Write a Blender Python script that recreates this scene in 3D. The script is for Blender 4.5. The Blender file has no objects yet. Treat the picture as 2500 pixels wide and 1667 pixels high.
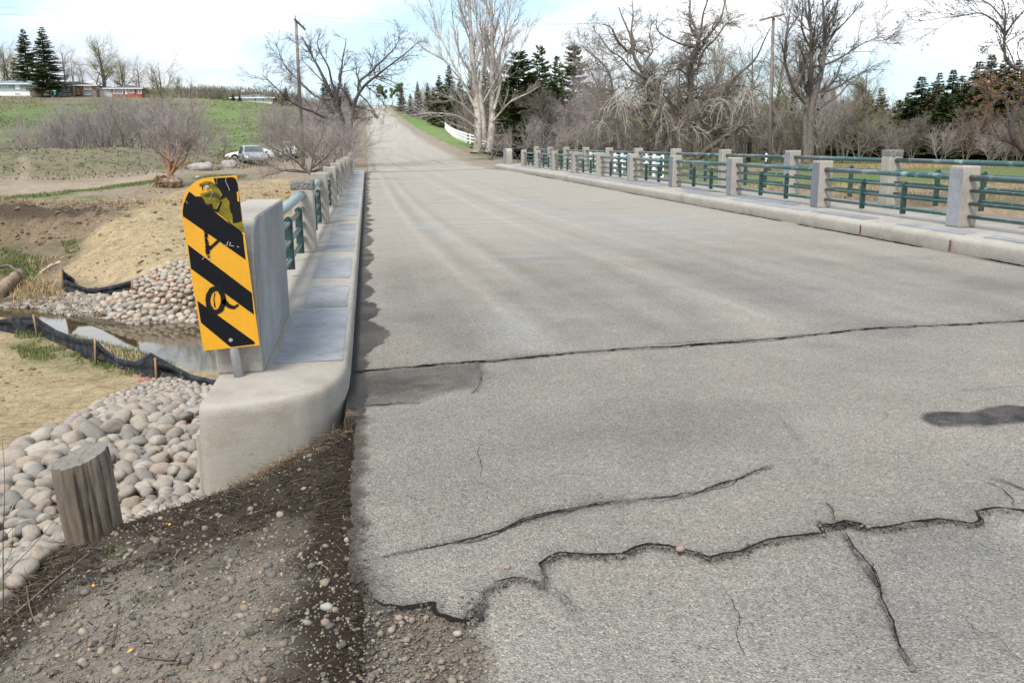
import bpy, bmesh, math, random
import numpy as np
from mathutils import Matrix, Vector

# ------------------------------------------------------------------ camera, world, sun, exposure
SC = bpy.context.scene
COL = SC.collection
F_PX, EYE = 2200.0, 1.5                 # focal length in pixels of a 2500 px wide frame; eye height
ROLL = 0.01
PITCH, YAW = math.radians(12.4327), math.radians(-8.8102)
_c, _s = math.cos(ROLL), math.sin(ROLL)
_cp, _sp = math.cos(PITCH), math.sin(PITCH)
_cy, _sy = math.cos(YAW), math.sin(YAW)

def world_dir(dx, dy, f):
    """camera-plane direction (right, up, forward) to world direction"""
    x = dx * _c + dy * _s
    y = -dx * _s + dy * _c
    fw = f * _cp + y * _sp
    z = -f * _sp + y * _cp
    return np.array([x * _cy - fw * _sy, x * _sy + fw * _cy, z])

cam_data = bpy.data.cameras.new('camera')
cam = bpy.data.objects.new('camera', cam_data)
COL.objects.link(cam)
_r, _u, _f = world_dir(1, 0, 0), world_dir(0, 1, 0), world_dir(0, 0, 1)
cam.matrix_world = Matrix(((_r[0], _u[0], -_f[0], 0), (_r[1], _u[1], -_f[1], 0),
                           (_r[2], _u[2], -_f[2], EYE), (0, 0, 0, 1)))
cam_data.sensor_width = 36
cam_data.lens = F_PX / 2500 * 36
cam_data.clip_start = 0.05
cam_data.clip_end = 5000
SC.camera = cam

SUN_EL, SUN_AZ = math.radians(52), math.radians(215)      # azimuth clockwise from +Y
world = bpy.data.worlds.new('World')
SC.world = world
world.use_nodes = True
wn = world.node_tree
wn.nodes.clear()
w_out = wn.nodes.new('ShaderNodeOutputWorld')
w_bg = wn.nodes.new('ShaderNodeBackground')
w_bg.inputs['Strength'].default_value = 0.12
w_sky = wn.nodes.new('ShaderNodeTexSky')
w_sky.sky_type = 'NISHITA'
w_sky.sun_disc = False
w_sky.sun_elevation = SUN_EL
w_sky.sun_rotation = SUN_AZ
w_sky.air_density = 1.0
w_sky.dust_density = 0.8
w_tc = wn.nodes.new('ShaderNodeTexCoord')
w_map = wn.nodes.new('ShaderNodeVectorMath'); w_map.operation = 'MULTIPLY'
w_map.inputs[1].default_value = (1.0, 1.0, 3.4)
w_n = wn.nodes.new('ShaderNodeTexNoise')
w_n.inputs['Scale'].default_value = 2.1
w_n.inputs['Detail'].default_value = 9
w_n.inputs['Roughness'].default_value = 0.52
w_off = wn.nodes.new('ShaderNodeVectorMath'); w_off.operation = 'ADD'
w_off.inputs[1].default_value = (5.3, 2.2, 1.1)
w_cr = wn.nodes.new('ShaderNodeValToRGB')
w_cr.color_ramp.elements[0].position = 0.44
w_cr.color_ramp.elements[0].color = (0, 0, 0, 1)
w_cr.color_ramp.elements[1].position = 0.57
w_cr.color_ramp.elements[1].color = (1, 1, 1, 1)
w_mix = wn.nodes.new('ShaderNodeMix'); w_mix.data_type = 'RGBA'
w_cv = wn.nodes.new('ShaderNodeTexNoise')
w_cv.inputs['Scale'].default_value = 4.5
w_cv.inputs['Detail'].default_value = 7
w_cc = wn.nodes.new('ShaderNodeValToRGB')
w_cc.color_ramp.elements[0].position = 0.36
w_cc.color_ramp.elements[0].color = (0.56, 0.60, 0.66, 1)
w_cc.color_ramp.elements[1].position = 0.60
w_cc.color_ramp.elements[1].color = (1, 1, 1, 1)
w_cs = wn.nodes.new('ShaderNodeVectorMath'); w_cs.operation = 'SCALE'; w_cs.inputs['Scale'].default_value = 5.6
wn.links.new(w_off.outputs[0], w_cv.inputs['Vector'])
wn.links.new(w_cv.outputs['Fac'], w_cc.inputs[0])
wn.links.new(w_cc.outputs[0], w_cs.inputs[0])
wn.links.new(w_cs.outputs[0], w_mix.inputs[7])
w_pale = wn.nodes.new('ShaderNodeMix'); w_pale.data_type = 'RGBA'     # thin high veil over the blue
w_pale.inputs[0].default_value = 0.72
w_pale.inputs[7].default_value = (2.35, 3.35, 4.2, 1)
wn.links.new(w_tc.outputs['Generated'], w_map.inputs[0])
wn.links.new(w_map.outputs[0], w_off.inputs[0])
wn.links.new(w_off.outputs[0], w_n.inputs['Vector'])
wn.links.new(w_n.outputs['Fac'], w_cr.inputs[0])
wn.links.new(w_sky.outputs[0], w_pale.inputs[6])
wn.links.new(w_pale.outputs[2], w_mix.inputs[6])
wn.links.new(w_cr.outputs[0], w_mix.inputs[0])
wn.links.new(w_mix.outputs[2], w_bg.inputs['Color'])
wn.links.new(w_bg.outputs[0], w_out.inputs['Surface'])

sun_d = bpy.data.lights.new('sun', 'SUN')
sun_d.energy = 2.1
sun_d.angle = math.radians(22)
sun_d.color = (1.0, 0.95, 0.87)
sun = bpy.data.objects.new('sun', sun_d)
COL.objects.link(sun)
_sd = Vector((math.sin(SUN_AZ) * math.cos(SUN_EL), math.cos(SUN_AZ) * math.cos(SUN_EL), math.sin(SUN_EL)))
sun.rotation_euler = _sd.to_track_quat('Z', 'Y').to_euler()

SC.view_settings.view_transform = 'Standard'
SC.view_settings.look = 'None'
SC.view_settings.gamma = 1
SC.view_settings.use_curve_mapping = False
SC.view_settings.exposure = 1.2
SC.render.engine = 'CYCLES'
SC.cycles.max_bounces = 5
SC.cycles.diffuse_bounces = 3
SC.cycles.transparent_max_bounces = 6

# ------------------------------------------------------------------ numbers and noise
RNG = np.random.default_rng(7)
random.seed(7)
S = 2500.0 / 2352.0       # field notes were measured on a 2352 px wide print of the place

def ss(a, b, x):
    t = np.clip((np.asarray(x, float) - a) / (b - a), 0, 1)
    return t * t * (3 - 2 * t)

def _hash(ix, iy, seed):
    h = (ix.astype(np.int64) * 374761393 + iy.astype(np.int64) * 668265263 + seed * 974634777) & 0xffffffff
    h = ((h ^ (h >> 13)) * 1274126177) & 0xffffffff
    return ((h ^ (h >> 16)) & 0xffff) / 65535.0

def vnoise(x, y, seed=0):
    x = np.asarray(x, float); y = np.asarray(y, float)
    ix, iy = np.floor(x), np.floor(y)
    fx, fy = x - ix, y - iy
    fx = fx * fx * (3 - 2 * fx); fy = fy * fy * (3 - 2 * fy)
    a = _hash(ix, iy, seed); b = _hash(ix + 1, iy, seed)
    c = _hash(ix, iy + 1, seed); d = _hash(ix + 1, iy + 1, seed)
    return (a * (1 - fx) + b * fx) * (1 - fy) + (c * (1 - fx) + d * fx) * fy

def fbm(x, y, sc=1.0, octv=4, seed=0, gain=0.5):
    """-1..1 fractal noise, feature size about 1/sc"""
    v, amp, tot = 0, 1.0, 0
    for k in range(octv):
        v = v + amp * (vnoise(x * sc + 17.3 * k, y * sc - 9.1 * k, seed + k) * 2 - 1)
        tot += amp; amp *= gain; sc *= 2.03
    return v / tot

def poly_dist(px, py, pts):
    """distance to an open polyline and parameter (0..1) along it"""
    best = np.full(np.shape(px), 1e9); par = np.zeros(np.shape(px))
    n = len(pts) - 1
    for i in range(n):
        ax, ay = pts[i][:2]; bx, by = pts[i + 1][:2]
        dx, dy = bx - ax, by - ay
        t = np.clip(((px - ax) * dx + (py - ay) * dy) / (dx * dx + dy * dy + 1e-12), 0, 1)
        d = np.hypot(px - ax - t * dx, py - ay - t * dy)
        m = d < best
        best = np.where(m, d, best); par = np.where(m, (i + t) / n, par)
    return best, par

def in_poly(px, py, pts):
    inside = np.zeros(np.shape(px), bool)
    n = len(pts)
    for i in range(n):
        ax, ay = pts[i][:2]; bx, by = pts[(i + 1) % n][:2]
        if ay == by: continue
        c = ((ay > py) != (by > py)) & (px < (bx - ax) * (py - ay) / (by - ay) + ax)
        inside ^= c
    return inside

# ------------------------------------------------------------------ the lie of the land
EDGE = [(-0.97, 4.86), (-1.12, 4.5), (-1.30, 4.32), (-1.50, 4.10), (-1.50, 3.7), (-1.5, 3.2), (-1.6, 1.5), (-1.7, -12)]
WX = [-90, -30, -14, -9, -6, -3, 0, 12, 20, 60, 200]
NEAR_Y = [60, 38, 26.8, 23.4, 19.9, 15.8, 15.5, 15.5, 17, 26, 60]
FAR_Y = [66, 42, 28.3, 25.3, 22.4, 22.0, 22.0, 22.0, 23.5, 33, 68]
WATER_Z = -2.62
RIDGE = [(-90, 36), (-30, 50), (-18, 60), (-15.5, 70), (-17, 84)]

def road_z(y):
    return np.interp(y, [0, 62, 85, 105, 140, 205, 260, 320, 388, 430, 900], [0, 0, 0.55, 1.4, 2.8, 6.1, 9.2, 13.0, 17.3, 17.6, 17.6])

def cut_line(x, y):
    return 36 + 0.9 * fbm(x, y * 0.2, 0.45, 3, 21) + np.interp(x, [-60, -14, -8], [14, 0, -0.6])

def ground(x, y, detail=False):
    x = np.asarray(x, float); y = np.asarray(y, float)
    nearY = np.interp(x, WX, NEAR_Y) + 0.5 * fbm(x, y, 0.35, 2, 5)
    farY = np.interp(x, WX, FAR_Y) + 0.5 * fbm(x, y, 0.5, 3, 6)
    # near bank, falling away from the shoulder
    d, _ = poly_dist(x, y, EDGE)
    zn = np.interp(d, [0, 0.28, 0.55, 1.2, 2, 5, 9.5, 13, 25], [-0.285, -0.47, -0.66, -0.92, -1.15, -1.55, -2.02, -2.25, -2.4])
    zn = zn - 0.21 * ss(3.9, 5.0, y) * np.exp(-d / 0.6) * (y < 7) + 0.05 * fbm(x, y, 0.7, 3, 11) * ss(.1, 1, d)
    zn_right = -0.5 - 0.12 * np.clip(x - 10.5, 0, 10)
    zn = np.where(x > 10.4, zn_right, zn)
    zn = np.minimum(zn, WATER_Z + 0.06 + 0.5 * np.clip(nearY - y, 0, 50))
    # shoulder next to the asphalt
    edge_x = np.interp(y, [-12, 1.5, 3.2, 3.7, 4.1, 4.32, 4.5, 4.86, 4.9], [-1.7, -1.6, -1.5, -1.50, -1.50, -1.30, -1.12, -0.97, -0.97])
    t = np.clip((-0.13 - x) / np.clip(-0.13 - edge_x, 0.1, 9), 0, 1)
    y_t = ss(3.2, 5.0, y)
    zs = -0.015 - (0.27 + 0.16 * ss(4.1, 5.0, y)) * t ** 1.5 - 0.07 * ss(3.9, 5.0, y)
    shoulder = (x > edge_x) & (x < 0.3) & (y < 4.98)
    z_nearside = np.where(shoulder, zs, zn)
    z_nearside = np.where((x >= -0.06) & (x < 10.4) & (y < 5.2), -0.14, z_nearside)
    # far side
    tt = y - farY
    cutY = 36 + 0.9 * fbm(x, y * 0.2, 0.45, 3, 21) + np.interp(x, [-60, -14, -8], [14, 0, -0.6])
    plat = np.interp(y, [30, 36, 50, 100], [-0.62, -0.5, -0.03, 0])
    flood = WATER_Z + 0.05 + np.interp(tt, [0, 1.5, 5, 9, 14], [0, 0.2, 0.4, 0.62, 0.8]) + 0.08 * fbm(x, y, 0.8, 3, 23)
    k = ss(-1.9, 0.0, y - cutY) ** 0.75
    zc = flood * (1 - k) + plat * k
    straw = WATER_Z + 0.05 + np.interp(tt, [0, 1, 3, 6, 14, 27], [0, 0.45, 1.15, 1.6, 2.08, 2.55]) + 0.05 * fbm(x, y, 0.6, 3, 24)
    w = ss(-11.5, -6.6, x + 0.32 * (y - 30) + 1.0 * fbm(x, y, 0.3, 3, 25))
    zl = zc * (1 - w) + np.minimum(straw, plat + 0.02) * w
    zr = WATER_Z + 0.05 + np.interp(tt, [0, 2, 5, 8.2, 9.2, 10.4, 14], [0, 0.25, 0.5, 0.95, 1.7, 2.05, 2.12]) + 0.06 * fbm(x, y, 0.9, 3, 27)
    zfar = np.where(x > 10.6, zr, zl)
    under = (x > -0.95) & (x < 10.45) & (y < 49.4)
    zfar = np.where(under, np.minimum(zfar, WATER_Z + 0.05 + np.interp(tt, [0, 14, 24], [0, 1.3, 1.6])), zfar)
    bed = WATER_Z - 0.5
    mid = np.where(y < nearY, z_nearside, np.where(y > farY, zfar, 0))
    depth = np.minimum(y - nearY, farY - y)
    wb = WATER_Z + 0.05 - (WATER_Z - bed) * ss(0, 1.2, depth) * 1.1
    z = np.where((y >= nearY) & (y <= farY), wb, mid)
    under_n = (x > -0.93) & (x < 10.4) & (y > 5.2) & (y < nearY)
    z = np.where(under_n, np.minimum(z, -1.3), z)
    # berm of spoil behind the car park
    dr, pr = poly_dist(x, y, RIDGE)
    hb = np.interp(pr, [0, 0.5, 0.75, 1.0], [1.5, 1.45, 1.25, 0.8])
    berm = hb * (1 - ss(0.8, 8.5, dr)) * (x < -4)
    z = z + berm * (1 + 0.12 * fbm(x, y, 0.4, 3, 31))
    # valley side with the houses on its crest
    crest = np.interp(x, [-400, -87, -57, -39, -22, 0], [14, 13.5, 13.1, 12.8, 11.4, 10.2])
    hill = crest * np.interp(y, [96, 120, 150, 190, 238, 242, 600], [0, 0.07, 0.24, 0.56, 1.0, 1.01, 1.15])
    hill = hill + 0.25 * fbm(x, y, 0.06, 3, 33) * ss(100, 130, y) * (1 - ss(225, 240, y))
    rz = road_z(y)
    left = hill + (rz - hill) * (1 - ss(2.0, np.interp(y, [88, 135], [5, 17]), -x))
    z = np.where((y > 75) & (x <= 0), z + left * ss(75, 90, y), z)
    rr = rz * (1 - ss(9, np.interp(y, [80, 200], [19, 60]), x)) + (-0.5) * ss(10, 16, x)
    z = np.where((y > 49.4) & (x > 0), np.where(x > 7.7, rr, rz), z)
    onroad = (x > -0.02) & (x < 7.7) & (y > 49.3)
    z = np.where(onroad, z - 0.15, z)
    z = np.where((y > 49.4) & (x > -5) & (x <= -0.02), np.maximum(z, rz - 0.04), z)
    if detail:
        z = z + DETAIL(x, y)
    return z

def DETAIL(x, y):
    a = 0.012 * fbm(x, y, 9, 4, 41) * (y < 13) + 0.010 * fbm(x, y, 20, 4, 45) * ss(3.2, 4.0, y) * (y < 5) * (x < -.1)
    lump = 0.035 * fbm(x, y, 3.0, 4, 42) * (y > 8) * (y < 60)
    cut = ((y > 29) & (y < 38) & (x < -6)) | ((y > 28) & (y < 36) & (x > 10.6))
    g = np.where(cut, 0.16 * fbm(x * 1.6, y * 0.5, 1.3, 4, 43), 0)
    far = 0.10 * fbm(x, y, 0.9, 3, 44) * ss(44, 60, y) * (1 - ss(90, 130, y)) * (x < -3)
    return a + lump + g + far

def ray(u, v):
    return world_dir(u * S - 1250, 833.5 - v * S, F_PX)

def flat(u, v, z=0.0):
    r = ray(u, v); t = (z - EYE) / r[2]
    return float(r[0] * t), float(r[1] * t), z

def at(u, v, Y):
    r = ray(u, v); t = Y / r[1]
    return np.array([r[0] * t, Y, EYE + r[2] * t])

_T = np.exp(np.linspace(math.log(1.5), math.log(520), 2600))
def hit(u, v):
    """the place on the terrain seen at a spot of the print"""
    r = ray(u, v); r = r / math.hypot(r[0], r[1])
    xs, ys, zs = r[0] * _T, r[1] * _T, EYE + r[2] * _T
    g = ground(xs, ys)
    k = np.nonzero(zs < g)[0]
    k = k[0] if len(k) else len(_T) - 1
    return float(xs[k]), float(ys[k]), float(g[k])

# ------------------------------------------------------------------ object helpers
def mesh_np(name, verts, faces, smooth=True):
    """verts (N,3), faces (M,k) with one k, or a list of such arrays"""
    me = bpy.data.meshes.new(name)
    verts = np.asarray(verts, np.float32)
    fl = faces if isinstance(faces, list) else [faces]
    fl = [np.asarray(f, np.int32) for f in fl if len(f)]
    loops = np.concatenate([f.ravel() for f in fl])
    starts, o = [], 0
    for f in fl:
        starts.append(o + np.arange(len(f)) * f.shape[1]); o += f.size
    starts = np.concatenate(starts).astype(np.int32)
    me.vertices.add(len(verts)); me.vertices.foreach_set('co', verts.ravel())
    me.loops.add(len(loops)); me.loops.foreach_set('vertex_index', loops)
    me.polygons.add(len(starts)); me.polygons.foreach_set('loop_start', starts)
    me.update(calc_edges=True)
    me.polygons.foreach_set('use_smooth', np.full(len(starts), smooth))
    me.validate()
    return me

def put_color(me, col, name='Col'):
    a = me.color_attributes.new(name, 'FLOAT_COLOR', 'POINT')
    c = np.ones((len(me.vertices), 4), np.float32); c[:, :3] = col[:, :3]
    a.data.foreach_set('color', c.ravel())

def link(name, me, mat=None, parent=None, loc=None, rot=None, scale=None):
    o = bpy.data.objects.new(name, me)
    COL.objects.link(o)
    if mat is not None and me is not None and not me.materials:
        me.materials.append(mat)
    if parent is not None: o.parent = parent
    if loc is not None: o.location = loc
    if rot is not None: o.rotation_euler = rot
    if scale is not None: o.scale = scale if hasattr(scale, '__len__') else (scale,) * 3
    return o

def tag(o, label=None, cat=None, group=None, kind=None):
    if label: o['label'] = label
    if cat: o['category'] = cat
    if group: o['group'] = group
    if kind: o['kind'] = kind
    return o

def thing(name, label, cat, loc=(0, 0, 0), rz=0.0, group=None):
    o = bpy.data.objects.new(name, None)
    COL.objects.link(o)
    o.location = loc; o.rotation_euler = (0, 0, rz); o.empty_display_size = 0.2
    return tag(o, label, cat, group)

def copy_tree(o, parent=None):
    c = o.copy(); COL.objects.link(c)
    if parent is not None: c.parent = parent
    for ch in list(o.children):
        copy_tree(ch, c)
    return c

def box(sx, sy, sz, bevel=0.0, cx=0, cy=0, cz=0, seg=1, name='box', taper=1.0):
    bm = bmesh.new()
    bmesh.ops.create_cube(bm, size=1)
    for v in bm.verts:
        k = taper if v.co.z > 0 else 1
        v.co = Vector((v.co.x * sx * k + cx, v.co.y * sy * k + cy, v.co.z * sz + cz))
    if bevel > 0:
        bmesh.ops.bevel(bm, geom=list(bm.edges), offset=bevel, segments=seg, affect='EDGES', profile=0.5)
    me = bpy.data.meshes.new(name); bm.to_mesh(me); bm.free()
    return me

def join(meshes, name='joined'):
    """merge (mesh, matrix) pairs into one new mesh"""
    bm = bmesh.new()
    for m in meshes:
        me, mt = m if isinstance(m, tuple) else (m, None)
        tmp = me.copy()
        if mt is not None: tmp.transform(mt)
        bm.from_mesh(tmp)
        bpy.data.meshes.remove(tmp)
    me = bpy.data.meshes.new(name); bm.to_mesh(me); bm.free()
    return me

def prism(pts, depth, axis='y', bevel=0.0, name='prism', seg=1, center=True, smooth=False):
    """extrude a closed outline given in a plane; axis = extrusion axis"""
    bm = bmesh.new()
    h0 = -depth / 2 if center else 0
    def P(a, b, h):
        return {'y': (a, h, b), 'x': (h, a, b), 'z': (a, b, h)}[axis]
    v0 = [bm.verts.new(P(a, b, h0)) for a, b in pts]
    v1 = [bm.verts.new(P(a, b, h0 + depth)) for a, b in pts]
    bm.faces.new(v0); bm.faces.new(v1[::-1])
    n = len(pts)
    for i in range(n):
        bm.faces.new((v0[i], v1[i], v1[(i + 1) % n], v0[(i + 1) % n]))
    bmesh.ops.recalc_face_normals(bm, faces=list(bm.faces))
    if bevel > 0:
        bmesh.ops.bevel(bm, geom=list(bm.edges), offset=bevel, segments=seg, affect='EDGES', profile=0.5)
    me = bpy.data.meshes.new(name); bm.to_mesh(me); bm.free()
    if smooth:
        for p in me.polygons: p.use_smooth = True
    return me

def tubes(P, R, n=3, cap=False):
    """P (B,K,3) centre lines, R (B,K) radii -> verts, faces of n-sided tubes"""
    P = np.asarray(P, float); R = np.asarray(R, float)
    B, K, _ = P.shape
    T = np.gradient(P, axis=1)
    T /= np.linalg.norm(T, axis=2, keepdims=True) + 1e-9
    mean = P[:, -1] - P[:, 0]
    ref = np.where(np.abs(mean[:, 2:3]) > 0.8 * np.linalg.norm(mean, axis=1, keepdims=True), [[1.0, 0.03, 0]], [[0.02, 0.01, 1.0]])
    U = np.cross(T, ref[:, None, :]); U /= np.linalg.norm(U, axis=2, keepdims=True) + 1e-9
    W = np.cross(T, U)
    a = np.arange(n) * 2 * math.pi / n
    V = P[:, :, None, :] + R[:, :, None, None] * (np.cos(a)[None, None, :, None] * U[:, :, None, :] + np.sin(a)[None, None, :, None] * W[:, :, None, :])
    V = V.reshape(-1, 3)
    b = np.arange(B)[:, None, None] * K * n
    k = np.arange(K - 1)[None, :, None] * n
    j = np.arange(n)[None, None, :]
    j2 = (j + 1) % n
    F = np.stack([b + k + j, b + k + j2, b + k + n + j2, b + k + n + j], axis=-1).reshape(-1, 4)
    return V, F

def tube_mesh(pts, r, n=8, name='tube', cap=True):
    P = np.array(pts, float)[None]
    R = np.broadcast_to(np.asarray(r, float), (1, P.shape[1]))
    V, F = tubes(P, R, n)
    me = mesh_np(name, V, F)
    if cap:
        bm = bmesh.new(); bm.from_mesh(me)
        bm.verts.ensure_lookup_table()
        K = P.shape[1]
        bm.faces.new([bm.verts[i] for i in range(n)][::-1])
        bm.faces.new([bm.verts[(K - 1) * n + i] for i in range(n)])
        bmesh.ops.recalc_face_normals(bm, faces=list(bm.faces))
        bm.to_mesh(me); bm.free()
    return me

# ------------------------------------------------------------------ materials
def hexlin(r, g, b):
    return tuple((c / 255.0) ** 2.2 for c in (r, g, b))

def mat(name, col, rough=0.85, var=(), bump=(), attr=None, metal=0.0, spec=0.3, rnd=None, coord='Object', stain=None):
    """Principled with stacked noise. var: (scale, amount[, stretch]) multiplies the colour;
    bump: (scale, strength, distance); stain: (colour, scale, lo, hi) mixes another colour in by noise"""
    m = bpy.data.materials.new(name)
    m.use_nodes = True
    nt = m.node_tree
    p = nt.nodes['Principled BSDF']
    p.inputs['Roughness'].default_value = rough
    p.inputs['Metallic'].default_value = metal
    p.inputs['Specular IOR Level'].default_value = spec
    N, L = nt.nodes.new, nt.links.new
    if coord == 'World':
        g = N('ShaderNodeNewGeometry'); vec = g.outputs['Position']
    else:
        g = N('ShaderNodeTexCoord'); vec = g.outputs['Object']
    if attr:
        a = N('ShaderNodeAttribute'); a.attribute_name = attr
        cur = a.outputs['Color']
    else:
        a = N('ShaderNodeRGB'); a.outputs[0].default_value = (*col, 1)
        cur = a.outputs[0]
    for st in (stain or ()):
        c2, sc, lo, hi = st[:4]
        n = N('ShaderNodeTexNoise'); n.inputs['Scale'].default_value = sc
        n.inputs['Detail'].default_value = 6; n.inputs['Roughness'].default_value = 0.6
        if len(st) > 4:
            mp = N('ShaderNodeMapping'); mp.inputs['Scale'].default_value = st[4]
            L(vec, mp.inputs[0]); L(mp.outputs[0], n.inputs['Vector'])
        else:
            L(vec, n.inputs['Vector'])
        r = N('ShaderNodeMapRange'); r.inputs[1].default_value = lo; r.inputs[2].default_value = hi
        r.clamp = True
        L(n.outputs['Fac'], r.inputs[0])
        mx = N('ShaderNodeMix'); mx.data_type = 'RGBA'
        L(r.outputs[0], mx.inputs[0]); L(cur, mx.inputs[6]); mx.inputs[7].default_value = (*c2, 1)
        cur = mx.outputs[2]
    for v in var:
        sc, amt = v[:2]
        n = N('ShaderNodeTexNoise'); n.inputs['Scale'].default_value = sc
        n.inputs['Detail'].default_value = 5; n.inputs['Roughness'].default_value = 0.62
        if len(v) > 2:
            mp = N('ShaderNodeMapping'); mp.inputs['Scale'].default_value = v[2]
            L(vec, mp.inputs[0]); L(mp.outputs[0], n.inputs['Vector'])
        else:
            L(vec, n.inputs['Vector'])
        r = N('ShaderNodeMapRange'); r.inputs[1].default_value = 0.28; r.inputs[2].default_value = 0.72
        r.inputs[3].default_value = 1 - amt; r.inputs[4].default_value = 1 + amt
        r.clamp = True
        L(n.outputs['Fac'], r.inputs[0])
        mu = N('ShaderNodeVectorMath'); mu.operation = 'SCALE'
        L(cur, mu.inputs[0]); L(r.outputs[0], mu.inputs['Scale'])
        cur = mu.outputs[0]
    if rnd:
        # rnd = list of colours picked per island / per object
        oi = N('ShaderNodeObjectInfo'); gi = N('ShaderNodeNewGeometry')
        ad = N('ShaderNodeMath'); ad.operation = 'ADD'
        L(oi.outputs['Random'], ad.inputs[0]); L(gi.outputs['Random Per Island'], ad.inputs[1])
        fr = N('ShaderNodeMath'); fr.operation = 'FRACT'; L(ad.outputs[0], fr.inputs[0])
        cr = N('ShaderNodeValToRGB'); cr.color_ramp.interpolation = 'LINEAR'
        els = cr.color_ramp.elements
        while len(els) < len(rnd): els.new(0.5)
        for i, c in enumerate(rnd):
            els[i].position = i / max(1, len(rnd) - 1); els[i].color = (*c, 1)
        L(fr.outputs[0], cr.inputs[0])
        mu = N('ShaderNodeMix'); mu.data_type = 'RGBA'; mu.blend_type = 'MULTIPLY'; mu.inputs[0].default_value = 1
        L(cur, mu.inputs[6]); L(cr.outputs[0], mu.inputs[7])
        cur = mu.outputs[2]
    L(cur, p.inputs['Base Color'])
    prev = None
    for sc, st, dist in bump:
        if sc < 0:
            n = N('ShaderNodeTexVoronoi'); n.inputs['Scale'].default_value = -sc; out = n.outputs['Distance']
        else:
            n = N('ShaderNodeTexNoise'); n.inputs['Scale'].default_value = sc
            n.inputs['Detail'].default_value = 5; n.inputs['Roughness'].default_value = 0.6; out = n.outputs['Fac']
        L(vec, n.inputs['Vector'])
        b = N('ShaderNodeBump'); b.inputs['Strength'].default_value = st; b.inputs['Distance'].default_value = dist
        if sc < 0: b.invert = True
        L(out, b.inputs['Height'])
        if prev: L(prev, b.inputs['Normal'])
        prev = b.outputs[0]
    if prev: L(prev, p.inputs['Normal'])
    return m
# ------------------------------------------------------------------ ground
def seg(a, b, step):
    return list(np.arange(a, b, step))
GX = [-420, -300, -220, -170, -130, -105, -88, -75, -65] + seg(-56, -20, 0.9) + seg(-20, -8, 0.16) + seg(-8, -2, 0.055) + seg(-2, 0, 0.02) \
    + seg(0, 8, 0.5) + seg(8, 12, 0.25) + seg(12, 42, 0.3) + [42, 44, 47, 51, 56, 62, 70, 80, 95, 115, 140, 180, 230, 300, 420]
GY = seg(-12, 1.5, 0.6) + seg(1.5, 5.4, 0.02) + seg(5.4, 12, 0.05) + seg(12, 30, 0.085) + seg(30, 44, 0.13) + seg(44, 110, 0.5) \
    + seg(110, 256, 2.0) + [256, 262, 270, 280, 295, 310, 330, 350, 370, 390, 410, 440, 480, 540, 620, 720, 850, 1100]
GX, GY = np.array(GX), np.array(GY)
gx, gy = np.meshgrid(GX, GY)
gx = gx.ravel(); gy = gy.ravel()
gz = ground(gx, gy, True)

def grid_faces(nx, ny):
    i, j = np.meshgrid(np.arange(nx - 1), np.arange(ny - 1))
    a = (j * nx + i).ravel()
    return np.stack([a, a + 1, a + nx + 1, a + nx], -1)

STRAW = np.array([0.315, 0.245, 0.148]); SOIL = np.array([0.125, 0.096, 0.068]); DIRT = np.array([0.225, 0.178, 0.132])
GREEN = np.array([0.070, 0.092, 0.036]); DRY = np.array([0.195, 0.162, 0.10]); GRAV = np.array([0.165, 0.15, 0.132])
MUD = np.array([0.075, 0.062, 0.045]); OLIVE = np.array([0.125, 0.115, 0.065])

def mixc(c, k, m):
    m = np.clip(m, 0, 1)[:, None]
    return c * (1 - m) + np.asarray(k) * m

def zone(pts, w=0.3, ns=1.0, amp=None, pxpts=True, feather=None):
    """soft mask of a polygon traced on the print, ragged by noise"""
    P = [hit(*p)[:2] for p in pts] if pxpts else pts
    P = np.array(P)
    lo, hi = P.min(0) - 3 * w - 2, P.max(0) + 3 * w + 2
    sel = np.nonzero((gx > lo[0]) & (gx < hi[0]) & (gy > lo[1]) & (gy < hi[1]))[0]
    out = np.zeros(len(gx))
    if not len(sel): return out
    x, y = gx[sel], gy[sel]
    a = w * 2 if amp is None else amp
    x = x + a * fbm(x, y, ns, 4, 71); y = y + a * fbm(x, y, ns, 4, 75)
    ins = in_poly(x, y, P)
    d, _ = poly_dist(x, y, list(P) + [P[0]])
    out[sel] = np.where(ins, 0.5 + 0.5 * np.clip(d / w, 0, 1), 0.5 - 0.5 * np.clip(d / w, 0, 1))
    return out

n1 = fbm(gx, gy, 0.12, 4, 51); n2 = fbm(gx, gy, 0.9, 4, 52); n3 = fbm(gx, gy, 5.0, 3, 53)
C = np.tile(DRY, (len(gx), 1))
# valley side, meadow
hillm = ss(92, 112, gy)
hg = np.clip(0.5 + 0.9 * n1 + 0.5 * fbm(gx, gy * 2.5, 0.05, 4, 55), 0, 1)
C = mixc(C, GREEN * 0.95, hillm * (0.15 + 0.75 * hg))
C = mixc(C, [0.15, 0.13, 0.095], hillm * ss(0.0, .5, fbm(gx, gy * 1.6, 0.09, 4, 57)) * .6 * (gx < 2))
C = mixc(C, [0.17, 0.14, 0.095], hillm * (np.abs(gy - 232 - 3 * n1) < 12) * (gx < 0) * 0.75)
C = mixc(C, [0.10, 0.19, 0.045], zone([(480, 240), (600, 236), (600, 345), (470, 345), (520, 300)], 8, 0.05, 9) * 0.8)
C = mixc(C, [0.10, 0.18, 0.045], zone([(0, 240), (240, 248), (200, 300), (0, 350)], 9, 0.05, 12) * 0.55)
C = mixc(C, [0.10, 0.20, 0.045], zone([(905, 268), (950, 268), (1030, 300), (1120, 340), (1030, 336), (960, 320), (925, 292)], 2.5, 0.2, 2))
C = mixc(C, [0.24, 0.20, 0.12], zone([(975, 285), (1010, 300), (1040, 325), (1010, 315)], 3, 0.2, 2) * 0.8)
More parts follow.
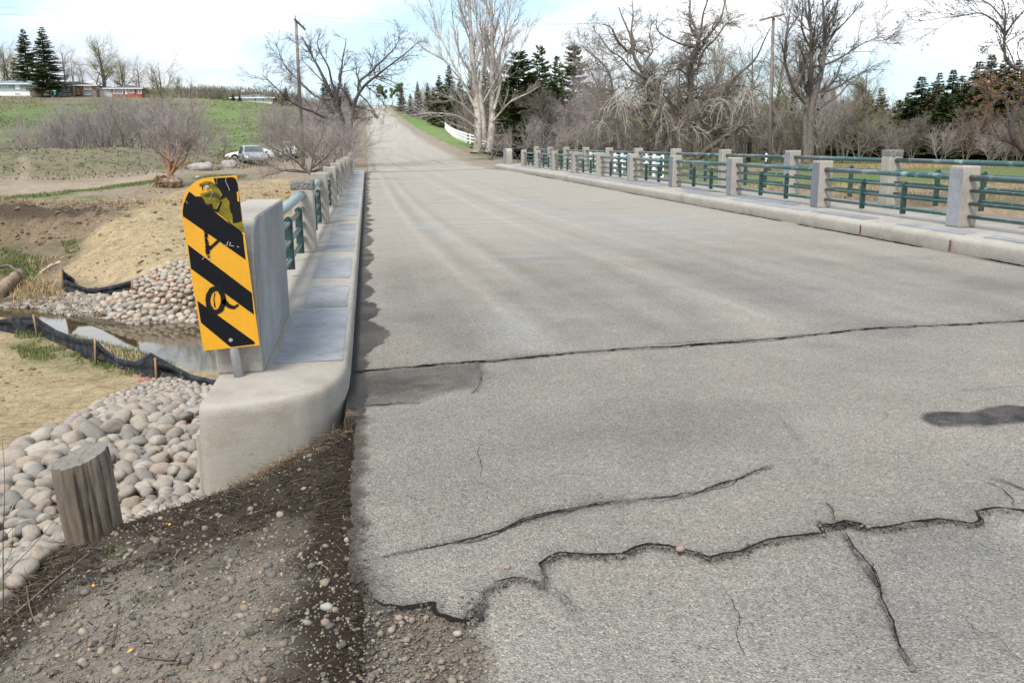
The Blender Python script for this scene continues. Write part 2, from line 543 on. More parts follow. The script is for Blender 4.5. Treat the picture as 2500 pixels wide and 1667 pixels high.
# right meadow
mead = (gx > 10.6) & (gy > 30) & (gy < 110)
C = mixc(C, [0.088, 0.125, 0.04], mead * ss(33.5, 36, gy + n2) * np.clip(0.75 + 0.6 * n2 + 0.4 * n1, 0, 1))
C = mixc(C, [0.27, 0.185, 0.10], mead * ss(57, 62, gy + 2 * n1) * (1 - ss(66, 72, gy)) * 0.8)
C = mixc(C, [0.22, 0.17, 0.10], mead * (1 - ss(35, 38, gy + n2)) * 0.8)
# berm, plateau dirt
b_ = (gx < -4) & (gy > 36) & (gy < 100)
dr_, _p = poly_dist(gx, gy, RIDGE)
C = mixc(C, [0.165, 0.14, 0.098], b_ * (1 - ss(6, 9, dr_)) * (0.8 + 0.2 * n2))
C = mixc(C, [0.055, 0.075, 0.03], b_ * (1 - ss(6, 10, dr_)) * ss(0.15, 0.5, n3 + 0.6 * n2) * 0.75)
C = mixc(C, DIRT, (gx < 0) & (gy > 36) & (gy < 96) & (dr_ > 7.5) & (gx > -40))
C = mixc(C, DIRT * 1.25, zone([(0, 432), (110, 422), (370, 392), (375, 402), (300, 425), (120, 438), (0, 462)], 0.6, 0.3, 1.5) * 0.9)
C = mixc(C, [0.085, 0.125, 0.04], zone([(0, 452), (150, 438), (370, 412), (375, 420), (200, 440), (0, 466)], 0.5, 0.6, 1.2) * 0.9)
C = mixc(C, [0.085, 0.125, 0.04], zone([(120, 462), (240, 448), (250, 458), (140, 470)], 0.5, 0.8, 1.0) * 0.8)
C = mixc(C, [0.10, 0.115, 0.05], zone([(430, 412), (480, 400), (575, 402), (560, 412), (500, 418), (430, 428)], 1.0, 0.6, 1.2) * 0.8)
C = mixc(C, DIRT * 1.3, zone([(52, 358), (60, 358), (68, 400), (60, 440), (45, 445), (52, 405)], 0.35, 0.3, 0.3) * 0.95)
C = mixc(C, DIRT * 1.2, zone([(20, 445), (45, 410), (56, 405), (50, 420), (36, 448)], 0.35, 0.3, 0.3) * 0.9)
# road verges
C = mixc(C, DIRT * 0.95, ((gx > -3.2 + n2) & (gx < 0.3) & (gy > 49) & (gy < 400)) * 0.8)
C = mixc(C, [0.235, 0.195, 0.15], (gx > 7) & (gx < 14.5 + 1.5 * n2 + 0.0 * gy) & (gy > 49) & (gy < 76 + 4 * n2))
C = mixc(C, [0.235, 0.195, 0.15], (gx > 7) & (gx < 9.2 + 0.5 * n2) & (gy >= 70) & (gy < 400))
# floodplain, cut bank, straw slope
fl = (gx < -3) & (gy > 21) & (gy < 37.5)
C = mixc(C, [0.165, 0.125, 0.085], fl * 1.0)
C = mixc(C, SOIL, fl * ss(-0.2, 0.6, n2 + 0.6 * n1) * 0.7)
cutz = (gx < -3) & (gz > -1.75) & (gz < -0.55) & (gy > 33) & (gy < 38)
C = mixc(C, [0.20, 0.15, 0.10], cutz * (0.6 + 0.4 * fbm(gx, gz * 6, 1.5, 3, 58)))
rel_ = gy - cut_line(gx, gy)
C = mixc(C, [0.055, 0.040, 0.028], (gx < -6.5) * (gx > -40) * ss(-1.15, -.75, rel_ + .25 * n3) * (1 - ss(-.1, .12, rel_)) * 0.9)
C = mixc(C, [0.10, 0.074, 0.05], (gx < -6.5) * (gx > -40) * ss(-3.2, -1.2, rel_ + .8 * n2) * (1 - ss(-1.0, -.6, rel_)) * ss(-.3, .3, n3) * .6)
sw = zone([(345, 466), (450, 430), (560, 415), (680, 410), (700, 640), (430, 640), (330, 660), (200, 668), (150, 640), (190, 560), (290, 500)], 0.35, 0.8, 0.7)
C = mixc(C, STRAW, sw)
C = mixc(C, SOIL * 1.3, sw * ss(0.25, 0.75, n3 * 0.7 + n2 * 0.5) * 0.55)
C = mixc(C, [0.055, 0.075, 0.028], zone([(0, 575), (60, 585), (100, 600), (80, 640), (30, 648), (0, 630)], 0.5, 1.2, 0.9) * 0.9)
C = mixc(C, [0.06, 0.08, 0.03], zone([(140, 555), (170, 552), (185, 570), (150, 580)], 0.4, 1.2, 0.9) * 0.8)
C = mixc(C, [0.25, 0.185, 0.10], zone([(20, 640), (110, 650), (120, 700), (30, 700)], 0.6, 1.2, 0.9) * 0.7)
C = mixc(C, [0.17, 0.15, 0.125], zone([(0, 690), (150, 680), (300, 680), (460, 740), (300, 752), (120, 718), (0, 712)], 0.4, 1.2, 0.6) * 0.8)
# near bank
nb = (gy < 24.5) & (gx < -0.9) & (gy > -12) & (gy < np.interp(gx, WX, NEAR_Y) + 1)
dE, _p = poly_dist(gx, gy, EDGE)
C = mixc(C, STRAW * 0.98, nb)
C = mixc(C, SOIL * 1.4, nb * ss(0.3, 0.8, n3 * 0.6 + n2 * 0.6) * 0.7)
C = mixc(C, [0.24, 0.20, 0.15], nb * (1 - ss(2.0, 5.0, dE + n2)) * 0.9)
C = mixc(C, MUD * 1.6, nb * (1 - ss(0.7, 1.8, dE + 0.4 * n3)) * 0.85)
C = mixc(C, MUD * 1.2, zone([(372, 868), (440, 872), (500, 884), (500, 1100), (490, 1200), (330, 1245), (130, 1335), (0, 1318), (-60, 1200), (0, 1085), (55, 1015), (150, 985), (235, 925), (300, 895)], .12, 2.0, .12) * nb * .9)
gr = zone([(30, 775), (120, 772), (230, 830), (320, 860), (300, 868), (150, 838), (60, 830), (20, 800)], 0.35, 1.2, 0.9)
C = mixc(C, [0.075, 0.115, 0.035], gr * 0.7)
# right bank of the creek
rb = (gx > 10.5) & (gy > 20) & (gy < 35.5)
C = mixc(C, [0.22, 0.165, 0.11], rb * 1.0)
C = mixc(C, [0.09, 0.068, 0.048], rb * (gz > -1.15) * (gz < -0.62) * 0.6)
C = mixc(C, [0.11, 0.12, 0.055], rb * ss(0.1, 0.6, n2 + 0.5 * n3) * 0.45)
# wet margins
C = mixc(C, MUD, (gz < WATER_Z + 0.16) * (gy > 12) * (gy < 50) * 0.85)
# shoulder
exn = np.interp(gy, [-12, 1.5, 3.2, 3.7, 4.1, 4.32, 4.5, 4.86, 4.9], [-1.7, -1.6, -1.5, -1.50, -1.50, -1.30, -1.12, -0.97, -0.97])
sh = (gx > exn - 0.12) & (gx < 0.3) & (gy < 5.25)
C = mixc(C, GRAV * [1.05, 1.0, .92], sh)
C = mixc(C, GRAV * 0.72, sh * ss(-0.1, 0.5, n3 + n2))
DK = [0.026, 0.018, 0.012]
dk = np.maximum.reduce([
    1 - ss(0.12, 0.30, (-0.12 - gx) + 0.10 * n3),
    ss(3.0, 3.75, gy + 0.35 * n3 + 0.25 * (gx + 0.13)) * 0.92,
    (1 - ss(0.12, 0.42, np.abs(gx - exn) + 0.14 * n3)) * ss(2.6, 3.0, gy) * 0.85])
C = mixc(C, DK, sh * dk)
C = C * (1 + 0.14 * n3 + 0.10 * n2)[:, None]
g_me = mesh_np('ground', np.stack([gx, gy, gz], -1), grid_faces(len(GX), len(GY)))
put_color(g_me, np.clip(C, 0.01, 0.9))
M_ground = mat('earth', (0.2, 0.17, 0.12), 0.95, attr='Col', var=((2.2, .14), (14, .20), (75, .32), (330, .25)),
               bump=((9, .5, .05), (60, .7, .012), (-150, .6, .006)), coord='World', spec=0.15)
g_ob = tag(link('ground', g_me, M_ground), 'earth, straw covered slopes, car park and grassy valley side around the creek', None, kind='structure')

# water
wv, wf = [], []
wx = np.concatenate([np.arange(-60, 60, 1.0)])
rows = [(np.interp(x, WX, NEAR_Y) - 1.6, np.interp(x, WX, FAR_Y) + 1.6) for x in wx]
V = []
for x, (a, b) in zip(wx, rows):
    for t in np.linspace(0, 1, 9): V.append((x, a + (b - a) * t, WATER_Z))
w_me = mesh_np('creek_water', V, grid_faces(9, len(wx))[:, ::-1])
M_water = mat('creek_water', (0.055, 0.042, 0.018), 0.03, bump=((1.3, .035, .05), (7, .02, .02)), coord='World', spec=0.9)
M_water.node_tree.nodes['Principled BSDF'].inputs['IOR'].default_value = 1.33
tag(link('creek_water', w_me, M_water), 'still brown creek water reflecting sky and trees', None, kind='structure')

# ------------------------------------------------------------------ road surface near the viewer and over the bridge
RX = np.concatenate([np.linspace(0, 1, 405)])                    # fine part, metres -0.12 .. 5.4
ys = [1.35]
while ys[-1] < 49.7: ys.append(ys[-1] * 1.0048)
ys[-1] = 49.7
RY = np.array([-12, -8, -5, -3, -1, 0.4] + ys)
fx = np.linspace(0, 5.4, 400)
far_cols = np.linspace(0, 1, 22)[1:]
def left_edge(y):
    y = np.asarray(y, float)
    e = -0.13 + 0.028 * fbm(y, y * 0, 3.5, 4, 81) + 0.02 * fbm(y, y * 0, 22, 2, 82)
    return np.where(y > 4.95, -0.19, e)
Rx, Ry = [], []
le = left_edge(RY)
re = np.where(RY < 6.4, 13.5, 7.76)
rx = le[:, None] + (fx[None, :] / 5.4) * (5.4 - le[:, None])
rx = np.concatenate([rx, 5.4 + (re[:, None] - 5.4) * far_cols[None, :]], axis=1)
nx = rx.shape[1]
ry = np.repeat(RY[:, None], nx, 1)
x, y = rx.ravel(), ry.ravel()
zz = 0.006 * fbm(x, y, 0.7, 3, 83) + 0.0022 * fbm(x, y, 14, 3, 84) * (y < 12)
q1 = fbm(x, y, 0.55, 4, 85); q2 = fbm(x, y, 3.0, 4, 86); q3 = fbm(x, y, 13.0, 3, 87)
streak = fbm(x * 3.2 + 0.12 * np.sin(y * 0.15), y * 0.10, 1.0, 4, 88)
A0 = np.array([0.252, 0.229, 0.199])
RC = np.tile(A0, (len(x), 1))
RC *= (1 + 0.13 * q1 + 0.11 * q2 + 0.07 * q3)[:, None]
RC = mixc(RC, [0.13, 0.125, 0.118], ss(.15, .7, fbm(x, y * .8, 1.3, 4, 89)) * .35 * (y < 12))
RC *= (1 + 0.24 * streak * ss(4.5, 8, y))[:, None]
RC = mixc(RC, [0.345, 0.311, 0.270], ss(7, 18, y) * 0.85)
RC *= (1 + 0.07 * fbm(x * 0.5, y * 3, 1.1, 3, 90) * ss(9, 14, y))[:, None]
# tyre tracks that swing in from the right
for (x0, x1, amp, wd) in ((1.35, 0.55, 0.07, .07), (1.62, 0.75, -0.08, .10), (2.05, 1.0, 0.06, .09), (2.45, 1.15, -0.06, .12), (3.6, 2.4, 0.07, .1), (4.2, 2.9, -0.06, .12), (4.7, 3.4, .06, .1), (5.6, 4.2, -.05, .15)):
    cx = x1 + (x0 - x1) * np.exp(-(y - 6) / 7.5) if x0 > x1 else x0
    RC *= (1 + 1.6 * amp * np.exp(-((x - cx) / wd) ** 2) * ss(5.5, 7.5, y) * (1 - 0.5 * ss(25, 40, y)))[:, None]
# pale worn smears
for (u, v, w_, h_, a) in ((1225, 588, .42, .05, .22), (1130, 544, .2, .05, .2), (975, 522, .35, .12, .2), (1210, 468, .5, .3, .14), (1300, 490, .5, .15, .14), (1500, 510, 1.2, .6, .08), (1850, 680, .8, .5, -.05), (1180, 760, .2, .2, .1), (1440, 560, .7, .2, .07)):
    px_, py_, _ = flat(u, v)
    e = ((x - px_) / w_) ** 2 + ((y - py_) / (h_ * 3)) ** 2
    RC = mixc(RC, [0.30, 0.31, 0.325] if a > 0 else [0.2, 0.21, 0.225], np.exp(-e * (1 + 0.6 * q3)) * abs(a) * 4.0)

def px_line(pts): return [flat(*p)[:2] for p in pts]
low_px = [(806, 1300), (822, 1352), (850, 1372), (880, 1390), (930, 1396), (995, 1384), (1004, 1406), (1040, 1420), (1068, 1426), (1096, 1418), (1108, 1375), (1104, 1357), (1140, 1337),
               (1165, 1329), (1195, 1324), (1222, 1330), (1244, 1342), (1250, 1320), (1240, 1292), (1262, 1276), (1290, 1268), (1350, 1273), (1430, 1272), (1462, 1256), (1490, 1245), (1530, 1250), (1560, 1256),
               (1600, 1266), (1630, 1280), (1665, 1268), (1700, 1262), (1730, 1250), (1765, 1238), (1830, 1228), (1890, 1222), (1880, 1205), (1908, 1204), (1940, 1194), (1975, 1200), (2000, 1211), (2060, 1206), (2110, 1196),
               (2150, 1190), (2190, 1195), (2235, 1203), (2252, 1195), (2238, 1172), (2290, 1166), (2330, 1170), (2420, 1180), (2700, 1200)]
low = px_line(low_px)
lowpoly = low + [(7, 1.2), (7, -12), (-0.6, -12), (-0.6, low[0][1])]
jx = x + 0.012 * fbm(x, y, 16, 3, 91); jy = y + 0.016 * fbm(x, y, 14, 3, 92)
sel = y < 5.2
ins = np.zeros(len(x), bool); ins[sel] = in_poly(jx[sel], jy[sel], lowpoly)
dl = np.full(len(x), 9.0); dl[sel] = poly_dist(jx[sel], jy[sel], low)[0]
zz = zz - 0.020 * np.where(ins, ss(-0.002, 0.02, dl), 0) * (1 - 0.3 * ss(0.3, 1.5, dl))
RC = np.where((ins & (dl > .02))[:, None], RC * 1.05, RC)
RC = mixc(RC, [0.06, 0.055, 0.05], np.exp(-(dl / np.where(ins, .016, .004)) ** 2) * 0.9)
RC = mixc(RC, [0.13, 0.12, 0.11], np.exp(-(dl / .06) ** 2) * (~ins) * 0.6 * (0.6 + 0.4 * q3))

def crack(pts, w, depth, dark=0.85, rag=0.010, col=(0.035, 0.032, 0.03), halo=0.35, seed=0, gap=0.0):
    global zz, RC
    P = px_line(pts)
    a = np.array(P); lo, hi = a.min(0) - .4, a.max(0) + .4
    s = np.nonzero((x > lo[0]) & (x < hi[0]) & (y > lo[1]) & (y < hi[1]))[0]
    xx = x[s] + rag * fbm(x[s], y[s], 11, 4, 101 + seed); yy = y[s] + rag * 1.7 * fbm(x[s], y[s], 10, 4, 131 + seed)
    d, t = poly_dist(xx, yy, P)
    ww = w * (0.7 + 0.6 * np.abs(fbm(x[s], y[s], 4, 3, 151 + seed))) * np.clip(12 * np.minimum(t, 1 - t) + .25, 0, 1)
    if gap: ww = ww * ss(-gap, .1, fbm(x[s], y[s], 5, 2, 161 + seed))
    k = np.exp(-(d / (ww + 1e-4)) ** 2) * (ww > 1e-4)
    h = np.exp(-(d / (ww * 4 + 0.012)) ** 2)
    zz[s] -= depth * k
    RC[s] = mixc(RC[s], np.array(col), k * dark)
    RC[s] = mixc(RC[s], [0.115, 0.107, 0.098], h * halo)

crack([(800, 855), (850, 851), (905, 847), (1000, 838), (1080, 832), (1160, 826), (1300, 812), (1450, 800), (1560, 795), (1640, 788), (1700, 784), (1800, 775), (1900, 765), (2000, 753), (2200, 745), (2352, 737), (2600, 722)], .017, .022, .95, .02, halo=.45, seed=1)
crack([(880, 1278), (940, 1264), (1000, 1252), (1090, 1236), (1150, 1216), (1200, 1190), (1260, 1178), (1330, 1165), (1420, 1150), (1500, 1145), (1600, 1130), (1650, 1112), (1700, 1095), (1770, 1068)], .010, .012, .75, .016, halo=.35, seed=2)
crack([(1190, 1196), (1290, 1176), (1380, 1150), (1450, 1146)], .022, .006, .35, .03, halo=.3, seed=3)
crack([(1935, 1205), (1960, 1255), (2000, 1300), (2015, 1330), (2022, 1360), (2050, 1420), (2070, 1480), (2105, 1540)], .0065, .014, .95, .012, halo=.2, seed=4)
crack([(1990, 1288), (2004, 1308), (2016, 1328)], .012, .02, .95, .01, halo=.2, seed=5)
crack([(2280, 1100), (2310, 1107), (2352, 1125), (2450, 1150)], .009, .012, .9, .012, seed=6)
crack([(1790, 960), (1815, 985), (1850, 1030), (1875, 1066), (1920, 1072)], .006, .006, .45, .02, halo=.15, seed=7, gap=.3)
crack([(1895, 1150), (1912, 1170), (1915, 1198)], .005, .006, .6, .01, halo=.15, seed=8)
crack([(2330, 1165), (2322, 1150), (2300, 1120), (2265, 1105)], .006, .007, .5, .012, halo=.1, seed=9)
crack([(1245, 1342), (1275, 1350), (1300, 1368), (1330, 1410)], .005, .007, .6, .012, halo=.25, seed=10)
crack([(802, 937), (850, 932), (900, 928), (965, 925)], .008, .01, .85, .012, halo=.3, seed=11)
crack([(1098, 832), (1106, 860), (1100, 890), (1085, 905)], .008, .008, .6, .02, halo=.3, seed=12)
crack([(820, 1330), (850, 1362), (880, 1388), (1000, 1386)], .02, .01, .6, .02, halo=.5, seed=13)
crack([(2120, 905), (2200, 900), (2352, 885)], .006, .004, .4, .02, halo=.1, seed=14, gap=.2)
crack([(1870, 1195), (1910, 1203), (1950, 1195), (2000, 1210)], .012, .012, .8, .015, halo=.3, seed=15)

def patch(pts, col, amt, w=.03, ns=6, rag=.04, dz=0.0, seed=0):
    global zz, RC
    P = px_line(pts); a = np.array(P); lo, hi = a.min(0) - .4, a.max(0) + .4
    s = np.nonzero((x > lo[0]) & (x < hi[0]) & (y > lo[1]) & (y < hi[1]))[0]
    xx = x[s] + rag * fbm(x[s], y[s], ns, 4, 171 + seed); yy = y[s] + rag * fbm(x[s], y[s], ns, 4, 181 + seed)
    i_ = in_poly(xx, yy, P); d, _ = poly_dist(xx, yy, P + [P[0]])
    m = np.where(i_, .5 + .5 * np.clip(d / w, 0, 1), .5 - .5 * np.clip(d / w, 0, 1))
    RC[s] = mixc(RC[s], np.array(col), m * amt * (0.85 + 0.3 * q3[s]))
    zz[s] += dz * m
patch([(800, 856), (1108, 834), (1104, 862), (1098, 892), (1030, 905), (960, 924), (800, 936)], (0.075, 0.068, 0.06), .8, .05, 5, .06, seed=1)
patch([(800, 870), (960, 865), (985, 885), (930, 905), (800, 915)], (0.045, 0.041, 0.037), .7, .08, 6, .09, seed=2)
patch([(2110, 962), (2125, 950), (2165, 947), (2230, 947), (2262, 937), (2310, 933), (2400, 936), (2420, 965), (2352, 972), (2300, 976), (2262, 984), (2220, 980), (2160, 981), (2125, 973)], (0.026, 0.025, 0.026), .96, .02, 7, .025, dz=.004, seed=3)
patch([(800, 1385), (870, 1392), (1000, 1400), (1040, 1425), (1100, 1425), (1135, 1460), (1120, 1600), (780, 1620)], (0.125, 0.095, 0.068), .92, .035, 6, .05, dz=-.006, seed=4)
patch([(800, 1395), (880, 1395), (900, 1420), (850, 1470), (870, 1500), (830, 1568), (790, 1600)], (0.05, 0.043, 0.037), .8, .04, 8, .05, seed=5)
patch([(800, 1180), (840, 1250), (880, 1300), (900, 1340), (850, 1360), (800, 1330)], (0.075, 0.07, 0.064), .6, .06, 6, .06, seed=6)
patch([(1800, 1500), (2352, 1100), (2352, 1568), (1500, 1568)], (0.225, 0.22, 0.212), .4, .5, 2, .3, seed=7)
patch([(1400, 980), (1700, 930), (1700, 1020), (1500, 1060)], (0.14, 0.132, 0.122), .6, .35, 2, .35, seed=8)
patch([(900, 960), (1500, 900), (1900, 960), (1700, 1060), (1100, 1060)], (0.15, 0.142, 0.132), .4, .5, 1.5, .5, seed=9)
patch([(1950, 1330), (2352, 1250), (2352, 1480), (2050, 1500)], (0.165, 0.158, 0.15), .4, .25, 3, .3, seed=10)
# crusty dark scallops along the left kerb
sw_ = np.where(y > 4.9, 0.10 + 0.17 * np.abs(np.sin(y * 2.05 + 1.3 * np.sin(y * 0.7) + .6)) * (0.5 + vnoise(y * .8, y * 0, 5)) , 0.0)
sw_ = sw_ * np.interp(y, [4.9, 6.0, 6.6, 7.2, 9, 30, 50], [.5, .4, .9, 1.1, .8, .75, 1])
ed = (x + 0.16) - sw_ + 0.03 * q3
scal = (1 - ss(-0.012, 0.012, ed)) * (y > 4.9)
RC = mixc(RC, [0.042, 0.039, 0.036], scal * 0.93 * (0.9 + 0.3 * q2))
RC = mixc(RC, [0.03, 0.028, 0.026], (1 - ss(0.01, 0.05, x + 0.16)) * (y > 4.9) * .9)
zz -= 0.006 * scal + 0.004 * q3 * scal
# dark seam along the right kerb
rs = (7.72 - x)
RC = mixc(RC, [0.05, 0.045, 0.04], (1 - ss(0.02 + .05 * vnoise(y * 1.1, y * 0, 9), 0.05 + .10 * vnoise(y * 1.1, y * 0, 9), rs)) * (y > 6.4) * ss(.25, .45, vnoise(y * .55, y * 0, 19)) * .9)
# soil washed over the asphalt's left edge
sl = (1 - ss(0.015, 0.09, (x - left_edge(y)) + 0.05 * q3)) * (y < 4.9)
RC = mixc(RC, [0.055, 0.043, 0.032], sl * .85)
edge_drop = np.zeros_like(zz)
r_v = np.stack([x, y, zz], -1).reshape(len(RY), nx, 3)
# a skirt on the left edge gives the asphalt its thickness
sk = r_v[:, :1].copy(); sk[:, :, 2] -= 0.07
r_v2 = np.concatenate([sk, r_v], axis=1)
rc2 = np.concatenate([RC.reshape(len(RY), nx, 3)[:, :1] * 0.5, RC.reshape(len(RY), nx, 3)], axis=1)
r_me = mesh_np('road', r_v2.reshape(-1, 3), grid_faces(nx + 1, len(RY)))
put_color(r_me, np.clip(rc2.reshape(-1, 3), 0.01, .9))
M_road = mat('asphalt', (.2, .2, .2), 0.9, attr='Col', var=((1.1, .07), (28, .12), (120, .30), (300, .30)), bump=((30, .3, .012), (-115, 1.0, .009), (260, .7, .004)), coord='World', spec=0.25)
# pale and dark aggregate chips
def add_chips(m):
    nt = m.node_tree; p = nt.nodes['Principled BSDF']
    src = p.inputs['Base Color'].links[0].from_socket
    g = nt.nodes.new('ShaderNodeNewGeometry')
    vo = nt.nodes.new('ShaderNodeTexVoronoi'); vo.inputs['Scale'].default_value = 125
    nt.links.new(g.outputs['Position'], vo.inputs['Vector'])
    cr = nt.nodes.new('ShaderNodeValToRGB')
    e = cr.color_ramp.elements
    e[0].position = 0.0; e[0].color = (.42, .42, .42, 1)
    e[1].position = 1.0; e[1].color = (1.75, 1.75, 1.72, 1)
    for p_, c_ in ((.3, .88), (.7, 1.06), (.86, 1.25)):
        k = e.new(p_); k.color = (c_, c_, c_, 1)
    nt.links.new(vo.outputs['Color'], cr.inputs[0])
    mx = nt.nodes.new('ShaderNodeMix'); mx.data_type = 'RGBA'; mx.blend_type = 'MULTIPLY'; mx.inputs[0].default_value = 1
    nt.links.new(src, mx.inputs[6]); nt.links.new(cr.outputs[0], mx.inputs[7])
    nt.links.new(mx.outputs[2], p.inputs['Base Color'])
add_chips(M_road)
road_ob = tag(link('road', r_me, M_road), 'cracked pale grey asphalt road crossing the bridge', None, kind='structure')
M_gap = mat('crack_shadow_soil', (.018, .016, .014), 1.0, spec=0)  # near-black for flush strips: shade inside deep cracks, plus soil, put into colour
def road_h(x, y): return 0.006 * fbm(x, y, 0.7, 3, 83) + 0.0022 * fbm(x, y, 14, 3, 84) * (y < 12)
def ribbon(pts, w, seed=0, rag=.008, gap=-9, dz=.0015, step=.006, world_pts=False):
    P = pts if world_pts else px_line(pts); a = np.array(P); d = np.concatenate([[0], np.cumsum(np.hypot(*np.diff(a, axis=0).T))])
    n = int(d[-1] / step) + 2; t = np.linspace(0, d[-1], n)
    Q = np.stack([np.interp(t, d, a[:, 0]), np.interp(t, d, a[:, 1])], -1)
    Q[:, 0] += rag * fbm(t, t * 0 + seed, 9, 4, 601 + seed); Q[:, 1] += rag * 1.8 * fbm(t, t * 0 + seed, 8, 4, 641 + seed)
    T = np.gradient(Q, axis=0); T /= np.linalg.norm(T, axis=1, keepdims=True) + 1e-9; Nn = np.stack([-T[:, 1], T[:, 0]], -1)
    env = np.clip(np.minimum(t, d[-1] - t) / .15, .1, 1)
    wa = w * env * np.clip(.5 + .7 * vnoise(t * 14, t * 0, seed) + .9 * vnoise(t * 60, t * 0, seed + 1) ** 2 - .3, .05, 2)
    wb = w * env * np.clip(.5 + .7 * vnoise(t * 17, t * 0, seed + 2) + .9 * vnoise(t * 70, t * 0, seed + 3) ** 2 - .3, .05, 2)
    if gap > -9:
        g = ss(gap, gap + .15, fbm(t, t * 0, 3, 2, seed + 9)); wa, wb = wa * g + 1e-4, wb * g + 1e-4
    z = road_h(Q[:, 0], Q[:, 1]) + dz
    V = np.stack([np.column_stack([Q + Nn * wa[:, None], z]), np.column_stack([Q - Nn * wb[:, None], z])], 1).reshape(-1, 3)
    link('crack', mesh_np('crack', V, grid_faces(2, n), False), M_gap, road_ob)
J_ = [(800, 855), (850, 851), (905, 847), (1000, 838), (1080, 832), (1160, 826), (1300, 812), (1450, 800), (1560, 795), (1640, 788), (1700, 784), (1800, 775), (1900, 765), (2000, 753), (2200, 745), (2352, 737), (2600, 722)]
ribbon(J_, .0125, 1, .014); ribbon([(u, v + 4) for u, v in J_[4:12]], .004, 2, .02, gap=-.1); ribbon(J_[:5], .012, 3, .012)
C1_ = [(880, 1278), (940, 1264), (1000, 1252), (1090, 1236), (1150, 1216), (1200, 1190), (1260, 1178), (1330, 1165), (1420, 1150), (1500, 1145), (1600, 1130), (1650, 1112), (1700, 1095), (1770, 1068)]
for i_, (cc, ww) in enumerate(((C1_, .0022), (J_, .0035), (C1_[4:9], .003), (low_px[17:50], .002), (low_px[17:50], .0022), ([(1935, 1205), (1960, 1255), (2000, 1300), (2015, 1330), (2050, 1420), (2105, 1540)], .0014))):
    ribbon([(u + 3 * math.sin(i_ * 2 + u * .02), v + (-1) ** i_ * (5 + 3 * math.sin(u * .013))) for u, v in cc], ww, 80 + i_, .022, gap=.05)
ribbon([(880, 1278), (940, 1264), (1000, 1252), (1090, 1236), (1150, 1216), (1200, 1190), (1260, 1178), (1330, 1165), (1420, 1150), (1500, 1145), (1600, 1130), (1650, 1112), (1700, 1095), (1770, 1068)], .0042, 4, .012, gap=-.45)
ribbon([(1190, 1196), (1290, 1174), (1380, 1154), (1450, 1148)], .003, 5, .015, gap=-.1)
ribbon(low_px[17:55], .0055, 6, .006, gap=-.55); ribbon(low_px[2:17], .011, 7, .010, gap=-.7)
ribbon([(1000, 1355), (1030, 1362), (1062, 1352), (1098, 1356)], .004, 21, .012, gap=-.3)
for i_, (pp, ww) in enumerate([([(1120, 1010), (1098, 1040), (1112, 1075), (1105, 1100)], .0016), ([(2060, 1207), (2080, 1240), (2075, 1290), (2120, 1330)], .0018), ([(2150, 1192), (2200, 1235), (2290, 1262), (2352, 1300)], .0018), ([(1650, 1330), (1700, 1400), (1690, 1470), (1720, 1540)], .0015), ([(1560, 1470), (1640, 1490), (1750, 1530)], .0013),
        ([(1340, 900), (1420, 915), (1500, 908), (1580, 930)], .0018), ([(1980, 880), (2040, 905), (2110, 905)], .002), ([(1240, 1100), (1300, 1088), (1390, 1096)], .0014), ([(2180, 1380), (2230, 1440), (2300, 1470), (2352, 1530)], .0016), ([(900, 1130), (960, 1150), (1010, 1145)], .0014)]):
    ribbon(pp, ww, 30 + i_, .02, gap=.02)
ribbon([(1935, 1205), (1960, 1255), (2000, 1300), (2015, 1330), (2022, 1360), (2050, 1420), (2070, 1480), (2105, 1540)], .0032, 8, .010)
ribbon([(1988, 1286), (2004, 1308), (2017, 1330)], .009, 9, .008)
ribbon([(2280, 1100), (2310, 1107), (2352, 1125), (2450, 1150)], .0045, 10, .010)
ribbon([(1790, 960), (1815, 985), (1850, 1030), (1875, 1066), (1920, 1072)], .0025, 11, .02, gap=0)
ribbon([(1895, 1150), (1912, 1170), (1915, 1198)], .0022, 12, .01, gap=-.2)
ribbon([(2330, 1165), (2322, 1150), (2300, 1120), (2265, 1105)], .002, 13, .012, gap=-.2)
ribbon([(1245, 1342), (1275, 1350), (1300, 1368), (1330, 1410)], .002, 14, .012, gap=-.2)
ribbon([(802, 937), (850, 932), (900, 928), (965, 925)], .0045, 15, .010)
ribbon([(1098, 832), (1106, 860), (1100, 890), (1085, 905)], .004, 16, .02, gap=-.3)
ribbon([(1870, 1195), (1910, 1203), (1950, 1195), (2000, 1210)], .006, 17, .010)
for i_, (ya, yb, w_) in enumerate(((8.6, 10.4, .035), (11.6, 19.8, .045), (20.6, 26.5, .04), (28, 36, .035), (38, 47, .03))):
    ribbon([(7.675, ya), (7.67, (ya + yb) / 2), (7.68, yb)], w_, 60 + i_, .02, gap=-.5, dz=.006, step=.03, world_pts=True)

# far road climbing the valley side
ys = np.concatenate([np.arange(49.7, 80, .25), np.arange(80, 200, 1.5), np.arange(200, 440, 6)])
xs = np.linspace(0, 1, 90)
rr = np.interp(ys, [49.7, 53, 60, 70, 110, 440], [7.75, 8.6, 8.6, 8.0, 7.8, 7.8])
fx_ = (-0.08 + 0.10 * fbm(ys, ys * 0, .6, 3, 201))[:, None] + xs[None] * (rr + .15 * fbm(ys, ys * 0, .5, 3, 205))[:, None]
fy_ = np.repeat(ys[:, None], 90, 1)
x, y = fx_.ravel(), fy_.ravel()
zf = road_z(y) + 0.008 * fbm(x, y, 1, 3, 202) - 0.06 * (1 - ss(0, .3, np.minimum(x + .08, 9 - x)))
zf = np.where(y < 49.75, 0.0, zf)
FC = np.tile(np.array([0.335, 0.305, 0.268]), (len(x), 1))
FC *= (1 + 0.10 * fbm(x * 2.5, y * .12, 1, 4, 203) + 0.07 * fbm(x, y, .8, 3, 204))[:, None]
